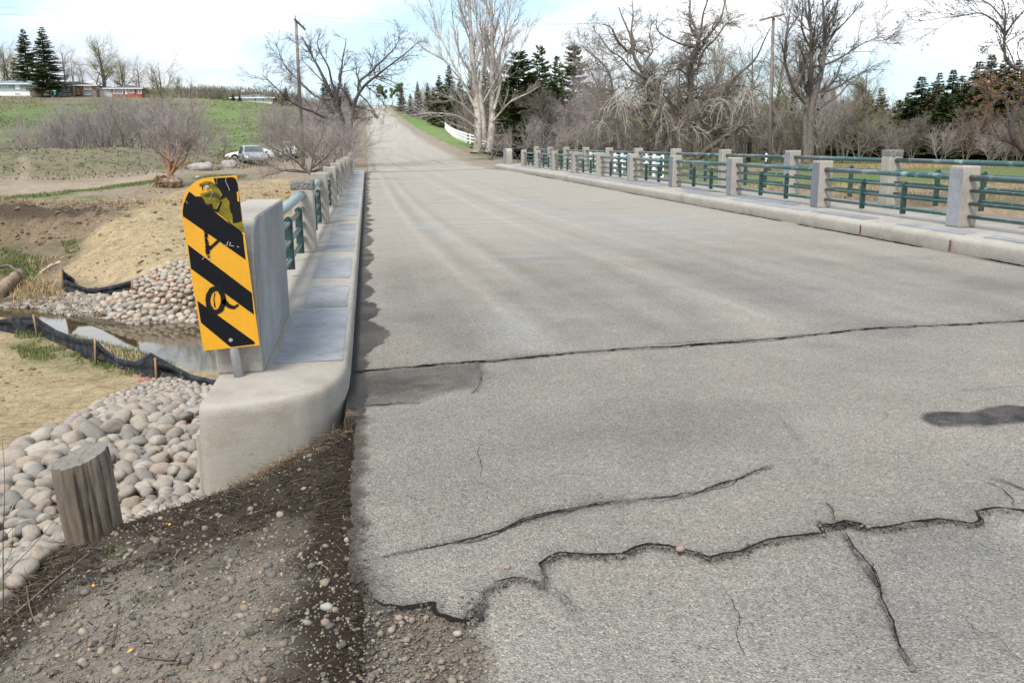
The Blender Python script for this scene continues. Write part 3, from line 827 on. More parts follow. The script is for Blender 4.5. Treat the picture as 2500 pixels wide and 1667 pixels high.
FC = mixc(FC, DIRT, (1 - ss(.2, .9, x + .3 * fbm(x, y, .6, 3, 206))) * .6 + ss(6.6, 7.6, x + .5 * fbm(x, y, .3, 3, 207)) * .7)
def fcrack(P, w, a, seed):
    global FC
    d, t = poly_dist(x + .10 * fbm(x, y, 1.5, 3, 210 + seed), y + .5 * fbm(x, y, 1.2, 3, 215 + seed), P)
    FC = mixc(FC, [.06, .055, .05], np.exp(-(d / w) ** 2) * a)
fcrack([(-.2, 50.2), (2, 50.8), (4, 51.5), (7.6, 53.0)], .2, .9, 1)
ribbon([(-.1, 50.2), (2, 50.8), (4, 51.5), (7.7, 53.0)], .075, 70, .05, dz=.016, step=.05, world_pts=True)
for i, (a, b) in enumerate((((.4, 53), (.4, 66)), ((.2, 55), (1.5, 60)), ((6, 52), (8, 58)), ((5, 53), (7.6, 54)), ((2.3, 52), (1.4, 80)), ((4.0, 56), (2.2, 92)), ((5.6, 58), (3.4, 100)), ((1.2, 60), (.5, 90)))):
    fcrack([a, b], .07 if i < 4 else .12, .45 if i < 4 else .14, i + 2)
f_me = mesh_np('far_road', np.stack([x, y, zf], -1), grid_faces(90, len(ys)))
put_color(f_me, np.clip(FC, .01, .9))
tag(link('far_road', f_me, M_road), 'pale road climbing the valley side beyond the bridge', None, kind='structure')
# ------------------------------------------------------------------ bridge
M_conc = mat('bridge_concrete', (0.325, 0.298, 0.262), 0.9, var=((.9, .10), (6, .10), (45, .12), (170, .14)), bump=((5, .25, .02), (70, .4, .004)), coord='World',
             stain=(((0.22, 0.19, 0.155), 1.4, .52, .8), ((.20, .14, .10), 2.6, .66, .85), ((.16, .15, .135), 30, .66, .75)))
M_conc_face = mat('board_marked_concrete', (0.31, 0.282, 0.244), 0.9, var=((1.4, .08), (5, .05, (1, 1, 14)), (30, .05, (1, 1, 8)), (170, .18)), bump=((40, .4, .004),), coord='World',
                  stain=(((0.22, 0.18, 0.14), 2.0, .5, .8, (1, 1, 2.0)), ((.17, .155, .135), 26, .64, .76)))
M_gpaint = mat('grey_cover_paint', (0.208, 0.212, 0.220), 0.75, var=((2.5, .14), (12, .12), (90, .10)), bump=((60, .3, .003),), coord='World', stain=(((.262, .268, .280), 1.1, .5, .62), ((.30, .275, .235), 9, .62, .72), ((.12, .115, .11), 22, .66, .74)))
M_bpaint = mat('pale_blue_grey_paint', (0.262, 0.272, 0.292), 0.8, var=((2.5, .10), (14, .12)), bump=((60, .3, .003),), coord='World', stain=(((.212, .218, .232), 1.8, .48, .62), ((.12, .115, .105), 16, .64, .74)))
M_dpaint = mat('dark_grey_paint', (0.155, 0.165, 0.19), 0.75, var=((3, .12), (20, .12)), coord='World')
M_rail = mat('green_rail_paint', (0.009, 0.050, 0.040), 0.36, var=((6, .18), (40, .2)), bump=((60, .25, .002),), coord='World', spec=.5,
             stain=(((.14, .22, .22), 9, .56, .74), ((.03, .03, .028), 60, .69, .72)))
M_railtop = mat('weathered_rail_paint', (0.022, 0.072, 0.068), 0.33, var=((5, .15), (50, .22)), bump=((60, .25, .002),), coord='World', spec=.5,
                stain=(((.24, .32, .32), 4, .54, .72), ((.02, .04, .04), 70, .66, .70)))
M_railpale = mat('sun_bleached_rail_paint', (0.24, 0.315, 0.32), 0.5, var=((5, .12), (50, .2)), bump=((60, .25, .002),), coord='World', spec=.4, stain=(((.05, .14, .13), 2.5, .55, .72), ((.02, .025, .025), 45, .62, .66)))
M_balu = mat('dark_green_bar_paint', (0.008, 0.038, 0.035), 0.45, var=((9, .2),), bump=((60, .2, .002),), coord='World', spec=.5, stain=(((.02, .02, .018), 40, .66, .7),))
M_rough = mat('spalled_aggregate', (0.20, 0.19, 0.175), 0.95, var=((30, .4), (90, .4)), bump=((-45, 1, .02), (70, .8, .01)), coord='World')
M_dark = mat('dark_recess', (0.03, 0.028, 0.025), .95)
M_rust = mat('rust_stain', (.16, .055, .022), .9, var=((60, .4),))

bridge = thing('concrete_bridge', 'pale concrete road bridge with kerbs and a raised footway', 'bridge', (0, 0, 0))

def sweep(profile, ys, name, dx=None):
    """sweep an XZ profile (list of (x,z)) along Y"""
    P = np.array(profile); n = len(P)
    V = []
    for i, yy in enumerate(ys):
        o = dx(yy) if dx else 0
        V.append(np.stack([P[:, 0] + o, np.full(n, yy), P[:, 1]], -1))
    V = np.concatenate(V)
    F = grid_faces(n, len(ys))
    return mesh_np(name, V, F[:, ::-1])

# left kerb with its rounded near end; plan outline of the top
LZ = 0.155
out = [(-0.175, 49.6), (-0.175, 8.0), (-0.175, 6.0), (-0.18, 5.62), (-0.195, 5.40), (-0.235, 5.20), (-0.30, 5.05), (-0.40, 4.93), (-0.53, 4.85), (-0.67, 4.80), (-0.80, 4.775), (-0.90, 4.775), (-0.945, 4.80), (-0.955, 4.86), (-0.955, 5.4)]
# densify outline
dense = []
for a, b in zip(out[:-1], out[1:]):
    L_ = math.dist(a, b); k = max(1, int(L_ / (0.6 if L_ > 3 else 0.05)))
    for i in range(k): dense.append((a[0] + (b[0] - a[0]) * i / k, a[1] + (b[1] - a[1]) * i / k))
dense += [(-0.955, 5.4), (-0.955, 49.6)]
dense = np.array(dense)
tn = np.gradient(dense, axis=0); tn /= np.linalg.norm(tn, axis=1, keepdims=True) + 1e-9
nrm = np.stack([-tn[:, 1], tn[:, 0]], -1)      # points inward of the platform for this winding
inside = np.array([-0.55, 15.0])
prof = [(0.0, -0.75), (0.0, -0.3), (0.0, 0.09), (-0.004, 0.125), (-0.014, 0.145), (-0.032, LZ), (-0.06, LZ + .001)]
V = []
cz = np.array([-0.55, 5.6])
cen = np.stack([np.full(len(dense), -0.56), np.maximum(dense[:, 1], 5.35)], -1)
inw = cen - dense; inw /= np.linalg.norm(inw, axis=1, keepdims=True) + 1e-9
for off, z in prof:
    b_out = 0.025 * (LZ - z) if z > -0.3 else 0.012
    V.append(np.column_stack([dense + inw * (-off - b_out * 0.6), np.full(len(dense), z)]))
V.append(np.column_stack([cen, np.full(len(dense), LZ + .004)]))
Vg = np.stack(V, axis=1)      # (n, k, 3)
kerb_me = mesh_np('kerb', Vg.reshape(-1, 3), grid_faces(len(prof) + 1, len(dense)))
kerb = link('kerb', kerb_me, M_conc_face, bridge)

# right kerb and footway
def bullnose(x0, z0, x1, z1, r, n=6):
    return [(x0 + 0.0, z0)] + [(x0 + r * (1 - math.cos(a)) + 0.02, z1 - r + r * math.sin(a)) for a in np.linspace(0, math.pi / 2, n)] + [(x1, z1)]
ysr = np.concatenate([np.arange(6.2, 30, .3), np.arange(30, 56.4, .8), [56.6]])
pr_r = [(7.73, -.12), (7.70, .03)] + [(7.70 + .10 * (1 - math.cos(a)), .14 + .085 * math.sin(a)) for a in np.linspace(0, math.pi / 2, 7)] + [(8.05, .228), (8.4, .225), (10.42, .222), (10.42, -.5)]
fw_me = sweep(pr_r, ysr, 'footway', dx=lambda yy: 0.03 * math.sin(yy * .21) - .12 * float(ss(40, 52, yy)) + (0.6 * ((yy - 54.8) / 1.8) ** 2 if yy > 54.8 else 0))
for p in fw_me.polygons: p.use_smooth = True
link('footway', fw_me, M_conc, bridge)
link('footway_end', box(2.2, .1, .7, 0, 9.4, 56.62, -.13), M_conc, bridge)
# deck slab edges and abutments
link('deck_slab', box(11.2, 44.2, 0.42, 0, 4.72, 27.6, -0.36), M_conc, bridge)
link('edge_beam', box(0.14, 44.2, 0.55, .01, -0.955, 27.6, -0.30), M_conc, bridge)
for yy in (5.35, 49.75):
    link('abutment', box(11.3, 0.6, 3.4, 0.02, 4.72, yy, -2.3), M_conc, bridge)
link('wing_wall', prism([(4.87, -.02), (4.89, -2.4), (6.2, -2.9), (9.2, -2.9), (9.2, -.1)], .035, 'x', 0.006), M_conc, bridge, loc=(-0.968, 0, 0))
link('girder', box(.4, 43, .55, 0.02, -.4, 27.5, -.84), M_conc, bridge)
link('girder', box(.4, 43, .55, 0.02, 10.0, 27.5, -.84), M_conc, bridge)

# painted-over graffiti: thin coats of paint with brushed edges
def coat(name, pts, z, m, plane='z', const=0.0, rag=0.012, parent=bridge, ns=14, seed=0):
    P = []
    for a, b in zip(pts, pts[1:] + pts[:1]):
        L_ = math.dist(a, b); k = max(2, int(L_ / 0.06))
        for i in range(k):
            t = i / k; P.append((a[0] + (b[0] - a[0]) * t, a[1] + (b[1] - a[1]) * t))
    P = np.array(P)
    P[:, 0] += rag * fbm(P[:, 0], P[:, 1], ns, 3, 301 + seed); P[:, 1] += rag * 2 * fbm(P[:, 0], P[:, 1], ns, 3, 307 + seed)
    bm = bmesh.new()
    f = [bm.verts.new((a, b, z) if plane == 'z' else (const, a, b)) for a, b in P]
    fc = bm.faces.new(f)
    bmesh.ops.triangulate(bm, faces=[fc])
    bmesh.ops.recalc_face_normals(bm, faces=list(bm.faces))
    me = bpy.data.meshes.new(name); bm.to_mesh(me); bm.free()
    return link(name, me, m, parent)
zt = LZ + .0052
def kerb_coat(y0, y1, m=None, x0=-0.60, x1=-0.225, seed=0):
    coat('paint_patch', [(x0, y0), (x1, y0), (x1, y1), (x0, y1)], zt, m or M_gpaint, seed=seed)
kerb_coat(5.68, 7.55, M_bpaint, -0.648, -0.215, 1)
kerb_coat(7.65, 8.85, M_gpaint, -0.60, -0.225, 2)
kerb_coat(9.35, 11.15, M_gpaint, -0.62, -0.235, 3)
kerb_coat(11.75, 14.6, M_gpaint, -0.60, -0.23, 4)
kerb_coat(14.75, 16.0, M_gpaint, -0.55, -0.25, 5)
kerb_coat(17.6, 18.7, M_bpaint, -0.54, -0.25, 6)
kerb_coat(18.9, 22.5, M_gpaint, -0.55, -0.24, 7)
kerb_coat(22.9, 27, M_gpaint, -0.58, -0.25, 8)
kerb_coat(27.4, 36, M_bpaint, -0.6, -0.25, 9)
kerb_coat(36.5, 49, M_bpaint, -0.62, -0.22, 10)
zr_ = .2305
for i, (y0, y1, x0, x1, m) in enumerate(((8.2, 9.4, 7.90, 8.25, M_gpaint), (9.75, 10.9, 7.93, 8.22, M_gpaint), (11.1, 12.9, 7.90, 8.22, M_bpaint), (13.6, 15.6, 7.9, 8.3, M_gpaint),
        (15.7, 19.4, 7.88, 8.3, M_bpaint), (17.0, 20.5, 8.32, 8.6, M_gpaint), (20.0, 23.2, 7.92, 8.4, M_gpaint), (22, 24, 8.4, 8.9, M_gpaint), (25.2, 30.5, 7.9, 8.5, M_gpaint), (31, 36, 7.9, 8.3, M_bpaint), (44, 50, 7.9, 8.4, M_bpaint), (9.6, 12, 9.3, 9.75, M_gpaint))):
    coat('paint_patch', [(x0, y0), (x1, y0 + .2), (x1, y1), (x0, y1 - .15)], zr_ + .0012 * (i % 2), m, seed=20 + i, rag=.04)
for (u, v, h) in ((2262, 552, .10), (1995, 524, .06)):
    px_, py_, _ = flat(u, v + 18 * h / .1, .04)
    for k in range(2):
        coat('rust_stain', [(py_ - .025 + .02 * k, .08 - .07 * k), (py_ + .02, .085 - .07 * k), (py_ + .012, .165), (py_ - .02, .16)], 0, M_rust, plane='x', const=7.697 - .001 * k, rag=.006, seed=51 + k)
px_, py_, _ = flat(1205, 392, .1)
coat('paint_patch', [(py_ - 1.0, .06), (py_ + 1.0, .06), (py_ + 1.0, .2), (py_ - 1.0, .2)], 0, M_dpaint, plane='x', const=7.694, seed=60)

# ---- concrete posts
def post_mesh(w, d, h, r=.018, name='post'):
    return box(w, d, h, r, 0, 0, h / 2, 2, name, taper=1.0)

PH = 0.87
POST_L = box(.27, .30, PH, .018, 0, 0, PH / 2, 2, 'left_post')
POST_R = box(.28, .30, .88, .018, 0, 0, .44, 2, 'right_post')
POST_O = box(.28, .30, 1.03, .018, 0, 0, .515, 2, 'outer_post')

def railing(name, label, px, z0, ys, post, ph, top_r, rails, rail_r, zr, span0, side, top_mat, painted=(), paint_side=-1, end_pylons=(), rough=()):
    t = thing(name, label, 'railing', (px, ys[0], z0))
    base = Vector((px, ys[0], z0))
    for i, yy in enumerate(ys):
        o = link('post', post, M_conc, t, loc=(0, yy - ys[0], 0), rot=(math.radians(.5 * math.sin(i * 2.3)), math.radians(.4 * math.sin(i * 3.7 + 1)), math.radians(1.3 * math.sin(i * 1.9))))
        if i in painted:
            m = painted[i]
            w = post.dimensions if False else None
            link('paint_coat', box(.004, .296, ph * .93, 0, paint_side * .1405, 0, ph * .49), m, o)
        if i in rough:
            # spalled cap showing the aggregate
            cap = box(.29, .32, .12, .03, 0, 0, ph - .02, 3, 'spalled_cap')
            bm = bmesh.new(); bm.from_mesh(cap)
            bmesh.ops.subdivide_edges(bm, edges=list(bm.edges), cuts=4, use_grid_fill=True)
            for v in bm.verts:
                nn = float(fbm(np.array(v.co.x * 3 + v.co.z), np.array(v.co.y * 3 + v.co.z * 2), 9, 3, 77))
                v.co += v.co.normalized() * .012 * nn
                if v.co.z < ph - .05: v.co.z -= .05 * abs(nn)
            bm.to_mesh(cap); bm.free()
            link('spalled_cap', cap, M_rough, o)
    spans = [(ys[i] + .15, ys[i + 1] - .15) for i in range(len(ys) - 1)]
    if span0 is not None: spans = [(span0, ys[0] - .15)] + spans
    lo = span0 if span0 is not None else None
    cache = {}
    for a, b in spans:
        L_ = round(b - a + .06, 2)
        if L_ not in cache:
            cache[L_] = (tube_mesh([(0, -L_ / 2, 0), (0, 0, 0), (0, L_ / 2, 0)], top_r, 10, 'top_rail'), tube_mesh([(0, -L_ / 2 + .05, 0), (0, 0, 0), (0, L_ / 2 - .05, 0)], rail_r, 8, 'rail'))
        top, rl = cache[L_]
        c = (a + b) / 2 - ys[0]
        link('top_rail', top, top_mat, t, loc=(0, c, zr))
        for h in rails: link('rail', rl, M_rail, t, loc=(0, c, h))
        n = 3
        for k in range(n):
            yy = a + .09 + (b - a - .18) * (k / (n)) if side > 0 else a + (b - a) * (k + .5) / n
            link('baluster', BAL, M_balu, t, loc=(0, yy - ys[0], 0))
    return t

def baluster(h0, h1, w, d):
    """flat bar with a rounded top, thin across the span"""
    pts = [(-w / 2, h0), (w / 2, h0)] + [(w / 2 * math.cos(a), h1 - w / 2 + w / 2 * math.sin(a)) for a in np.linspace(0, math.pi, 9)]
    return prism(pts, d, 'y', .004, 'baluster')
SP = 4.25
BAL = baluster(.08, .625, .085, .045)
YL = [11.87 + SP * i - (.0 if i else 0) for i in range(9)]
rail_l = railing('left_railing', 'green pipe railing with concrete posts on the narrow left kerb', -0.835, LZ, YL, POST_L, PH, .05, (.56, .375, .19), .029, .735, 7.4, -1, M_railpale, rough=(0,))
BAL = baluster(.075, .60, .085, .045)
YR = [7.9 + SP * i for i in range(11)]
YR = [12.15 - SP] + [12.15 + SP * i for i in range(10)]
rail_r_ = railing('inner_railing', 'green pipe railing between the roadway and the footway', 8.585, .225, YR, POST_R, .88, .045, (.53, .345, .16), .026, .715, None, 1, M_railtop,
                  painted={1: M_bpaint, 2: M_dpaint, 3: M_gpaint, 4: M_dpaint, 5: M_bpaint, 7: M_gpaint, 8: M_gpaint})
BAL = baluster(.08, .74, .085, .045)
YO = [12.3 + SP * i for i in range(11)]
rail_o = railing('outer_railing', 'green pipe railing along the outer edge of the footway', 10.1, .222, YO, POST_O, 1.03, .045, (.66, .45, .24), .026, .87, 6.5, 1, M_railtop, painted={2: M_bpaint, 9: M_bpaint, 7: M_gpaint}, rough=(1,))

# ---- end pylons (side profile rounded at the top front)
def pylon(name, label, x, y, z, w, length, h, m=M_conc, painted=False, flip=False, group=None, bulge=.05):
    pts = [(0.0, 0.0), (-0.03, .25), (-.055, .5), (-.05, h * .80), (-.02, h * .89), (.04, h * .95), (.14, h * .99), (.24, h)]
    pts = pts + [(length, h), (length, 0.0)]
    if flip: pts = [(-a, b) for a, b in pts]
    t = thing(name, label, 'pylon', (x, y, z), 0, group)
    link('pylon_block', prism(pts, w, 'x', .012, seg=2), m, t)
    if painted:
        q = [(a if 0 < i < len(pts) - 2 else a, b) for i, (a, b) in enumerate(pts)]
        cx_, cy_ = np.mean([p[0] for p in pts]), .45
        q = [(cx_ + (a - cx_) * .975, cy_ + (b - cy_) * .975) for a, b in pts]
        link('paint_coat', prism(q, .005, 'x'), M_gpaint, t, loc=(painted * (w / 2 + .0015), 0, 0))
    return t
pylon('end_pylon', 'grey painted concrete end pylon behind the striped hazard marker', -.815, 5.47, LZ, .27, 1.93, .93, painted=1)
pylon('end_pylon', 'small round shouldered concrete pylon ending the inner railing beside the side road', 8.50, 55.2, .225, .34, 1.3, .93, painted=-1)
pylon('end_pylon', 'far concrete end pylon of the left railing', -.835, 49.4, LZ, .27, 1.2, .93, flip=True)

for m__ in (M_rail, M_railtop, M_balu):
    m__.node_tree.nodes['Principled BSDF'].inputs['Coat Weight'].default_value = .5
    m__.node_tree.nodes['Principled BSDF'].inputs['Coat Roughness'].default_value = .25
# ------------------------------------------------------------------ hazard marker
M_yel = mat('reflective_yellow', (0.60, 0.29, 0.012), 0.38, var=((3, .05), (30, .06), (200, .05)), bump=((12, .10, .004),), spec=.5,
            stain=(((.22, .12, .02), 14, .68, .8), ((.30, .16, .02), 55, .70, .78)))
M_blk = mat('black_sheeting', (0.0060, 0.0070, 0.010), 0.6, var=((20, .2),), spec=.12, stain=(((.12, .12, .125), 40, .735, .76),))
M_spray = mat('black_spray_paint', (0.009, 0.009, 0.008), 0.7, spec=.15)
M_olive = mat('thin_spray_over_yellow', (0.15, 0.12, 0.006), 0.5, var=((14, .5), (60, .3)))
M_alu = mat('weathered_aluminium', (0.42, 0.43, 0.44), 0.45, metal=.6, var=((8, .2),), bump=((40, .2, .002),), stain=(((.10, .09, .08), 25, .68, .76),))
M_galv = mat('galvanised_post', (0.42, 0.43, 0.44), .6, metal=.25, var=((6, .12), (40, .12)), bump=((30, .2, .003),), stain=(((.12, .09, .07), 18, .70, .78),))

sg_loc = (-0.822, 5.36, LZ)
sg = thing('hazard_marker', 'yellow and black striped hazard marker sign leaning in front of the end pylon', 'sign', sg_loc)
sg.rotation_euler = (0, math.radians(-4.0), 0)
SW_, SH = 0.325, 0.985         # panel width, height
S0 = 0.168                      # bottom above the kerb
def sgP(u, v):
    """a spot of the print (2352 px wide) to the panel's own x,z"""
    w = at(u, v, 5.352)
    dx, dz = w[0] - sg_loc[0], w[2] - sg_loc[2]
    a = math.radians(-4.0)
    return (dx * math.cos(-a) + dz * math.sin(-a), -dx * math.sin(-a) + dz * math.cos(-a))
def sgPoly(pts): return [sgP(*p) for p in pts]
_test = sgPoly([(417, 450), (545, 403), (595, 795), (467, 805)])
outline_px = [(467, 806), (417, 497), (417, 470), (421, 450), (431, 432), (447, 418), (462, 411), (480, 408), (543, 403), (596, 793)]
panel_pts = sgPoly(outline_px)
pm = prism(panel_pts, .004, 'y')
panel = link('sign_panel', pm, M_yel, sg)
back = prism([(a * 1.0, b) for a, b in panel_pts], .002, 'y')
link('sign_backing', back, M_alu, sg, loc=(0, .0045, 0))
def stripe(pts, name='black_stripe', m=None, off=.0030, th=.0012):
    return link(name, prism(sgPoly(pts), th, 'y'), m or M_blk, panel, loc=(0, -off, 0))
stripe([(480, 412), (532, 407), (541, 412), (546, 422), (553, 516), (555, 539), (510, 498), (520, 490), (478, 437)][:0] or [(490, 410), (534, 407), (541, 411), (545, 421), (555, 538), (523, 510)])
stripe([(434, 440), (428, 452), (421, 470), (419, 487), (420, 497), (564, 597), (558, 546), (558, 539)])
stripe([(431, 562), (438, 617), (583, 723), (578, 673)])
stripe([(453, 691), (461, 741), (526, 795), (531, 797), (540, 796), (583, 791), (586, 788), (580, 782)])

def blob(pts, off, m=M_spray, name='spray_mark', rag=1.6, seed=0, step=3.0):
    P = []
    for a, b in zip(pts, pts[1:] + pts[:1]):
        k = max(1, int(math.dist(a, b) / step))
        for i in range(k): P.append((a[0] + (b[0] - a[0]) * i / k, a[1] + (b[1] - a[1]) * i / k))
    P = np.array(P)
    P = P + rag * np.stack([fbm(P[:, 0], P[:, 1], .25, 3, 401 + seed), fbm(P[:, 0], P[:, 1], .25, 3, 421 + seed)], -1)
    return link(name, prism([sgP(*p) for p in P], .0006, 'y'), m, panel, loc=(0, -off, 0))
def stroke(pts, w, off=.0046, **k):
    """brush stroke along px points with half widths w"""
    P = np.array(pts, float); T = np.gradient(P, axis=0); T /= np.linalg.norm(T, axis=1, keepdims=True)
    Nn = np.stack([-T[:, 1], T[:, 0]], -1); w = np.broadcast_to(w, len(P))[:, None]
    return blob([tuple(p) for p in P + Nn * w] + [tuple(p) for p in (P - Nn * w)[::-1]], off, **k)
# olive overspray and black smears near the top (traced on a close-up print)
K6 = lambda pts: [((430 + x / 6.533) / S, (420 + y / 6.533) / S) for x, y in pts]
blob(K6([(370, 185), (470, 150), (540, 150), (640, 215), (715, 290), (745, 370), (715, 440), (680, 480), (640, 560), (605, 600), (585, 590), (575, 500), (505, 522), (445, 470), (400, 420), (380, 350), (470, 325), (560, 300), (590, 285), (540, 262), (440, 240), (362, 225)]), .0041, M_olive, 'overspray', .8, 1)
blob(K6([(690, 430), (800, 405), (850, 470), (860, 560), (895, 690), (905, 815), (1045, 790), (1072, 850), (1078, 955), (1050, 962), (655, 645), (690, 600), (705, 520)]), .0041, M_olive, 'overspray', .8, 2)
blob(K6([(955, 180), (985, 200), (1000, 330), (1030, 600), (1050, 790), (925, 820), (905, 820), (900, 690), (868, 640), (850, 560), (846, 470), (800, 400), (745, 430), (700, 440), (715, 400), (735, 370), (700, 290), (620, 215), (560, 160), (700, 250), (850, 330), (945, 330)]), .0052, M_spray, seed=3, rag=.8)
blob(K6([(320, 385), (400, 392), (440, 440), (462, 492), (500, 525), (572, 505), (590, 592), (650, 590), (700, 470), (730, 470), (705, 560), (690, 610), (655, 650), (500, 580), (318, 440)]), .0052, M_spray, seed=4, rag=.9)
blob(K6([(560, 340), (640, 330), (700, 380), (690, 430), (600, 400), (450, 400), (440, 370), (500, 350)]), .0052, mat('sheer_black_spray', (.045, .042, .006), .6, var=((30, .5),)), seed=6, rag=1.2)
blob(K6([(968, 330), (990, 300), (1008, 480), (978, 462)]), .0060, M_yel, 'bare_patch', .4, 5)
blob(K6([(405, 225), (425, 222), (424, 295), (416, 300)]), .0052, seed=7, rag=.3)
blob(K6([(380, 200), (470, 195), (530, 165), (555, 190), (520, 205), (440, 225), (370, 222)]), .0052, mat('sheer_black_mist', (.07, .06, .008), .6, var=((30, .5),)), seed=8, rag=1.0)
# chewed upright stroke with a short arm
rr_s = np.random.default_rng(4)
yy_ = 930
while yy_ < 1370:
    x0 = np.interp(yy_, [930, 1070, 1180, 1290, 1370], [440, 450, 455, 455, 500]); x1 = np.interp(yy_, [930, 1070, 1150, 1200, 1290, 1370], [505, 505, 525, 560, 540, 540])
    hgt = rr_s.uniform(6, 20) if not 1195 < yy_ < 1280 else 40
    a_, b_ = x0 + rr_s.uniform(-6, 14), x1 + rr_s.uniform(-18, 4)
    blob(K6([(a_, yy_), (b_, yy_ + rr_s.uniform(-4, 8)), (b_ + rr_s.uniform(-6, 6), yy_ + hgt), (a_ + rr_s.uniform(-8, 8), yy_ + hgt * .8)]), .0046, seed=int(yy_), rag=.7, step=1.5)
    yy_ += hgt * (.72 if yy_ < 1290 else 1.5)
stroke(K6([(545, 1215), (580, 1180), (620, 1145), (655, 1112), (682, 1100)]), [3.2, 3.6, 3.6, 3.2, 2], seed=21, rag=.8)
M_scr = mat('pale_scratch', (.42, .42, .40), .6)
for pts, w in (([(797, 88), (786, 150), (805, 190), (830, 235), (850, 300)], .45), ([(640, 98), (646, 150), (650, 200)], .25), ([(585, 318), (555, 390), (520, 450)], .3), ([(826, 1110), (815, 1145), (806, 1178)], .6), ([(850, 1125), (872, 1128), (858, 1150), (842, 1168), (880, 1176), (922, 1186)], .6), ([(972, 1190), (1000, 1197)], .7), ([(150, 455), (168, 485), (186, 505)], .35), ([(440, 1360), (430, 1385), (415, 1395)], .5), ([(700, 1120), (760, 1165), (800, 1170)], .4), ([(460, 1345), (520, 1385), (620, 1385)], .3)):
    stroke(K6(pts), w, off=.0066, m=M_scr, name='scratch', rag=.15)
# the ring and its tail
ring = [(495 + 19 * math.cos(a), 690 + 28 * math.sin(a)) for a in np.linspace(-1.9, 4.1, 30)]
stroke([(505, 655)] + [(495 + 18 * math.cos(a), 690 + 27 * math.sin(a)) for a in np.linspace(-1.1, 4.9, 26)], [6] * 27, seed=22)
stroke([(493, 673), (491, 690), (494, 706)], 1.1, seed=23)
stroke([(512, 690), (525, 703), (537, 707), (548, 700)], [6, 5, 4, 2], seed=25)
# bolts
def bolt(u, v, parent):
    a, b = sgP(u, v)
    o = link('bolt', tube_mesh([(0, 0, 0), (0, -.004, 0)], .0115, 16), M_alu, parent, loc=(a, -.005, b))
    link('bolt_head', tube_mesh([(0, -.004, 0), (0, -.010, 0)], [.0065, .005], 6), M_alu, o)
bolt(475, 430, sg); bolt(530, 781, sg)
# round steel post
link('post', tube_mesh([(0.008, .026, -.01), (0.004, .026, .3), (0, .026, 1.10)], .027, 20), M_galv, sg)

# ------------------------------------------------------------------ timber bollard
def wood_mat(name, c1, c2, sc=18):
    m = mat(name, c1, .92, var=((3, .18), (sc, .35, (1, 1, .06)), (60, .3, (1, 1, .05)), (160, .2)), bump=((14, .3, .01), (120, .5, .003)), stain=((c2, 5, .50, .72, (1, 1, .25)), ((.035, .027, .02), 30, .58, .66, (1, 1, .05))))
    return m
M_wood = wood_mat('weathered_timber', (0.145, 0.118, 0.092), (0.055, 0.038, 0.026))
M_endg = mat('end_grain', (0.165, 0.152, 0.135), .95, var=((20, .2), (90, .25)), bump=((40, .5, .006), (150, .5, .003)), stain=(((.06, .05, .042), 12, .6, .72),))
bol = thing('timber_bollard', 'short weathered round timber post standing at the gravel edge', 'bollard', (-1.305, 4.12, -.42))
n_a, n_z = 96, 26
BH = at(190, 1042, 4.12)[2] + .42
A = np.linspace(0, 2 * math.pi, n_a, endpoint=False); Z = np.linspace(0, BH, n_z)
aa, zz2 = np.meshgrid(A, Z)
gro = np.zeros_like(aa)
rs_ = np.random.default_rng(5)
for k in range(26):
    a0 = rs_.uniform(0, 6.28); wd = rs_.uniform(.015, .05); z0, z1 = sorted(rs_.uniform(0, .56, 2)); dp = rs_.uniform(.003, .012)
    if k < 5: z0, z1, dp, wd = 0, .6, .016, .035
    da = (aa - a0 + math.pi + .04 * np.sin(zz2 * 9 + k)) % (2 * math.pi) - math.pi
    gro -= dp * np.exp(-(da / wd) ** 2) * ss(z0 - .03, z0 + .03, zz2) * (1 - ss(z1 - .03, z1 + .03, zz2))
Rb = .116 + .008 * np.sin(aa * 2 + .6) + .005 * fbm(np.cos(aa) * 2, np.sin(aa) * 2, 1.5, 3, 5) + gro + .0025 * fbm(aa * 8, zz2 * 1.5, 2, 3, 9) - .004 * ss(BH - .06, BH, zz2)
top_tilt = .025 * np.cos(aa - .5) + .008 * fbm(aa * 2, aa * 0, 2, 2, 15)
zb = zz2 * (1 + top_tilt / BH)
Vb = np.stack([Rb * np.cos(aa), Rb * np.sin(aa), zb], -1).reshape(-1, 3)
ii, jj = np.meshgrid(np.arange(n_a), np.arange(n_z - 1)); a_ = jj * n_a + ii; b__ = jj * n_a + (ii + 1) % n_a
Fb = np.stack([a_, b__, b__ + n_a, a_ + n_a], -1).reshape(-1, 4)
so = link('shaft', mesh_np('shaft', Vb, Fb), M_wood, bol)
# top disc with checks
rings = np.linspace(0, 1, 14)
ring0 = Vb[-n_a:]
cen = ring0.mean(0)
Vt = []
for r_ in rings[::-1]:
    p = cen + (ring0 - cen) * r_
    for k, a0 in enumerate((.3, 1.2, 2.2, 3.3, 4.1, 5.2, 5.9)):
        da = (A - a0 + math.pi) % (2 * math.pi) - math.pi
        if True: p[:, 2] -= .010 * np.exp(-(da * max(r_, .15) / .022) ** 2) * (r_ > .12 + .07 * k) 
    p[:, 2] += .0015 * np.sin(r_ * 60)
    Vt.append(p)
Vt = np.concatenate(Vt)
a_ = (np.arange(13)[:, None] * n_a + np.arange(n_a)[None]); b__ = (np.arange(13)[:, None] * n_a + (np.arange(n_a)[None] + 1) % n_a)
Ft = np.stack([a_, b__, b__ + n_a, a_ + n_a], -1).reshape(-1, 4)
link('end_grain', mesh_np('end_grain', Vt, Ft), M_endg, bol)
bol.rotation_euler = (math.radians(2), math.radians(-3.0), 0)
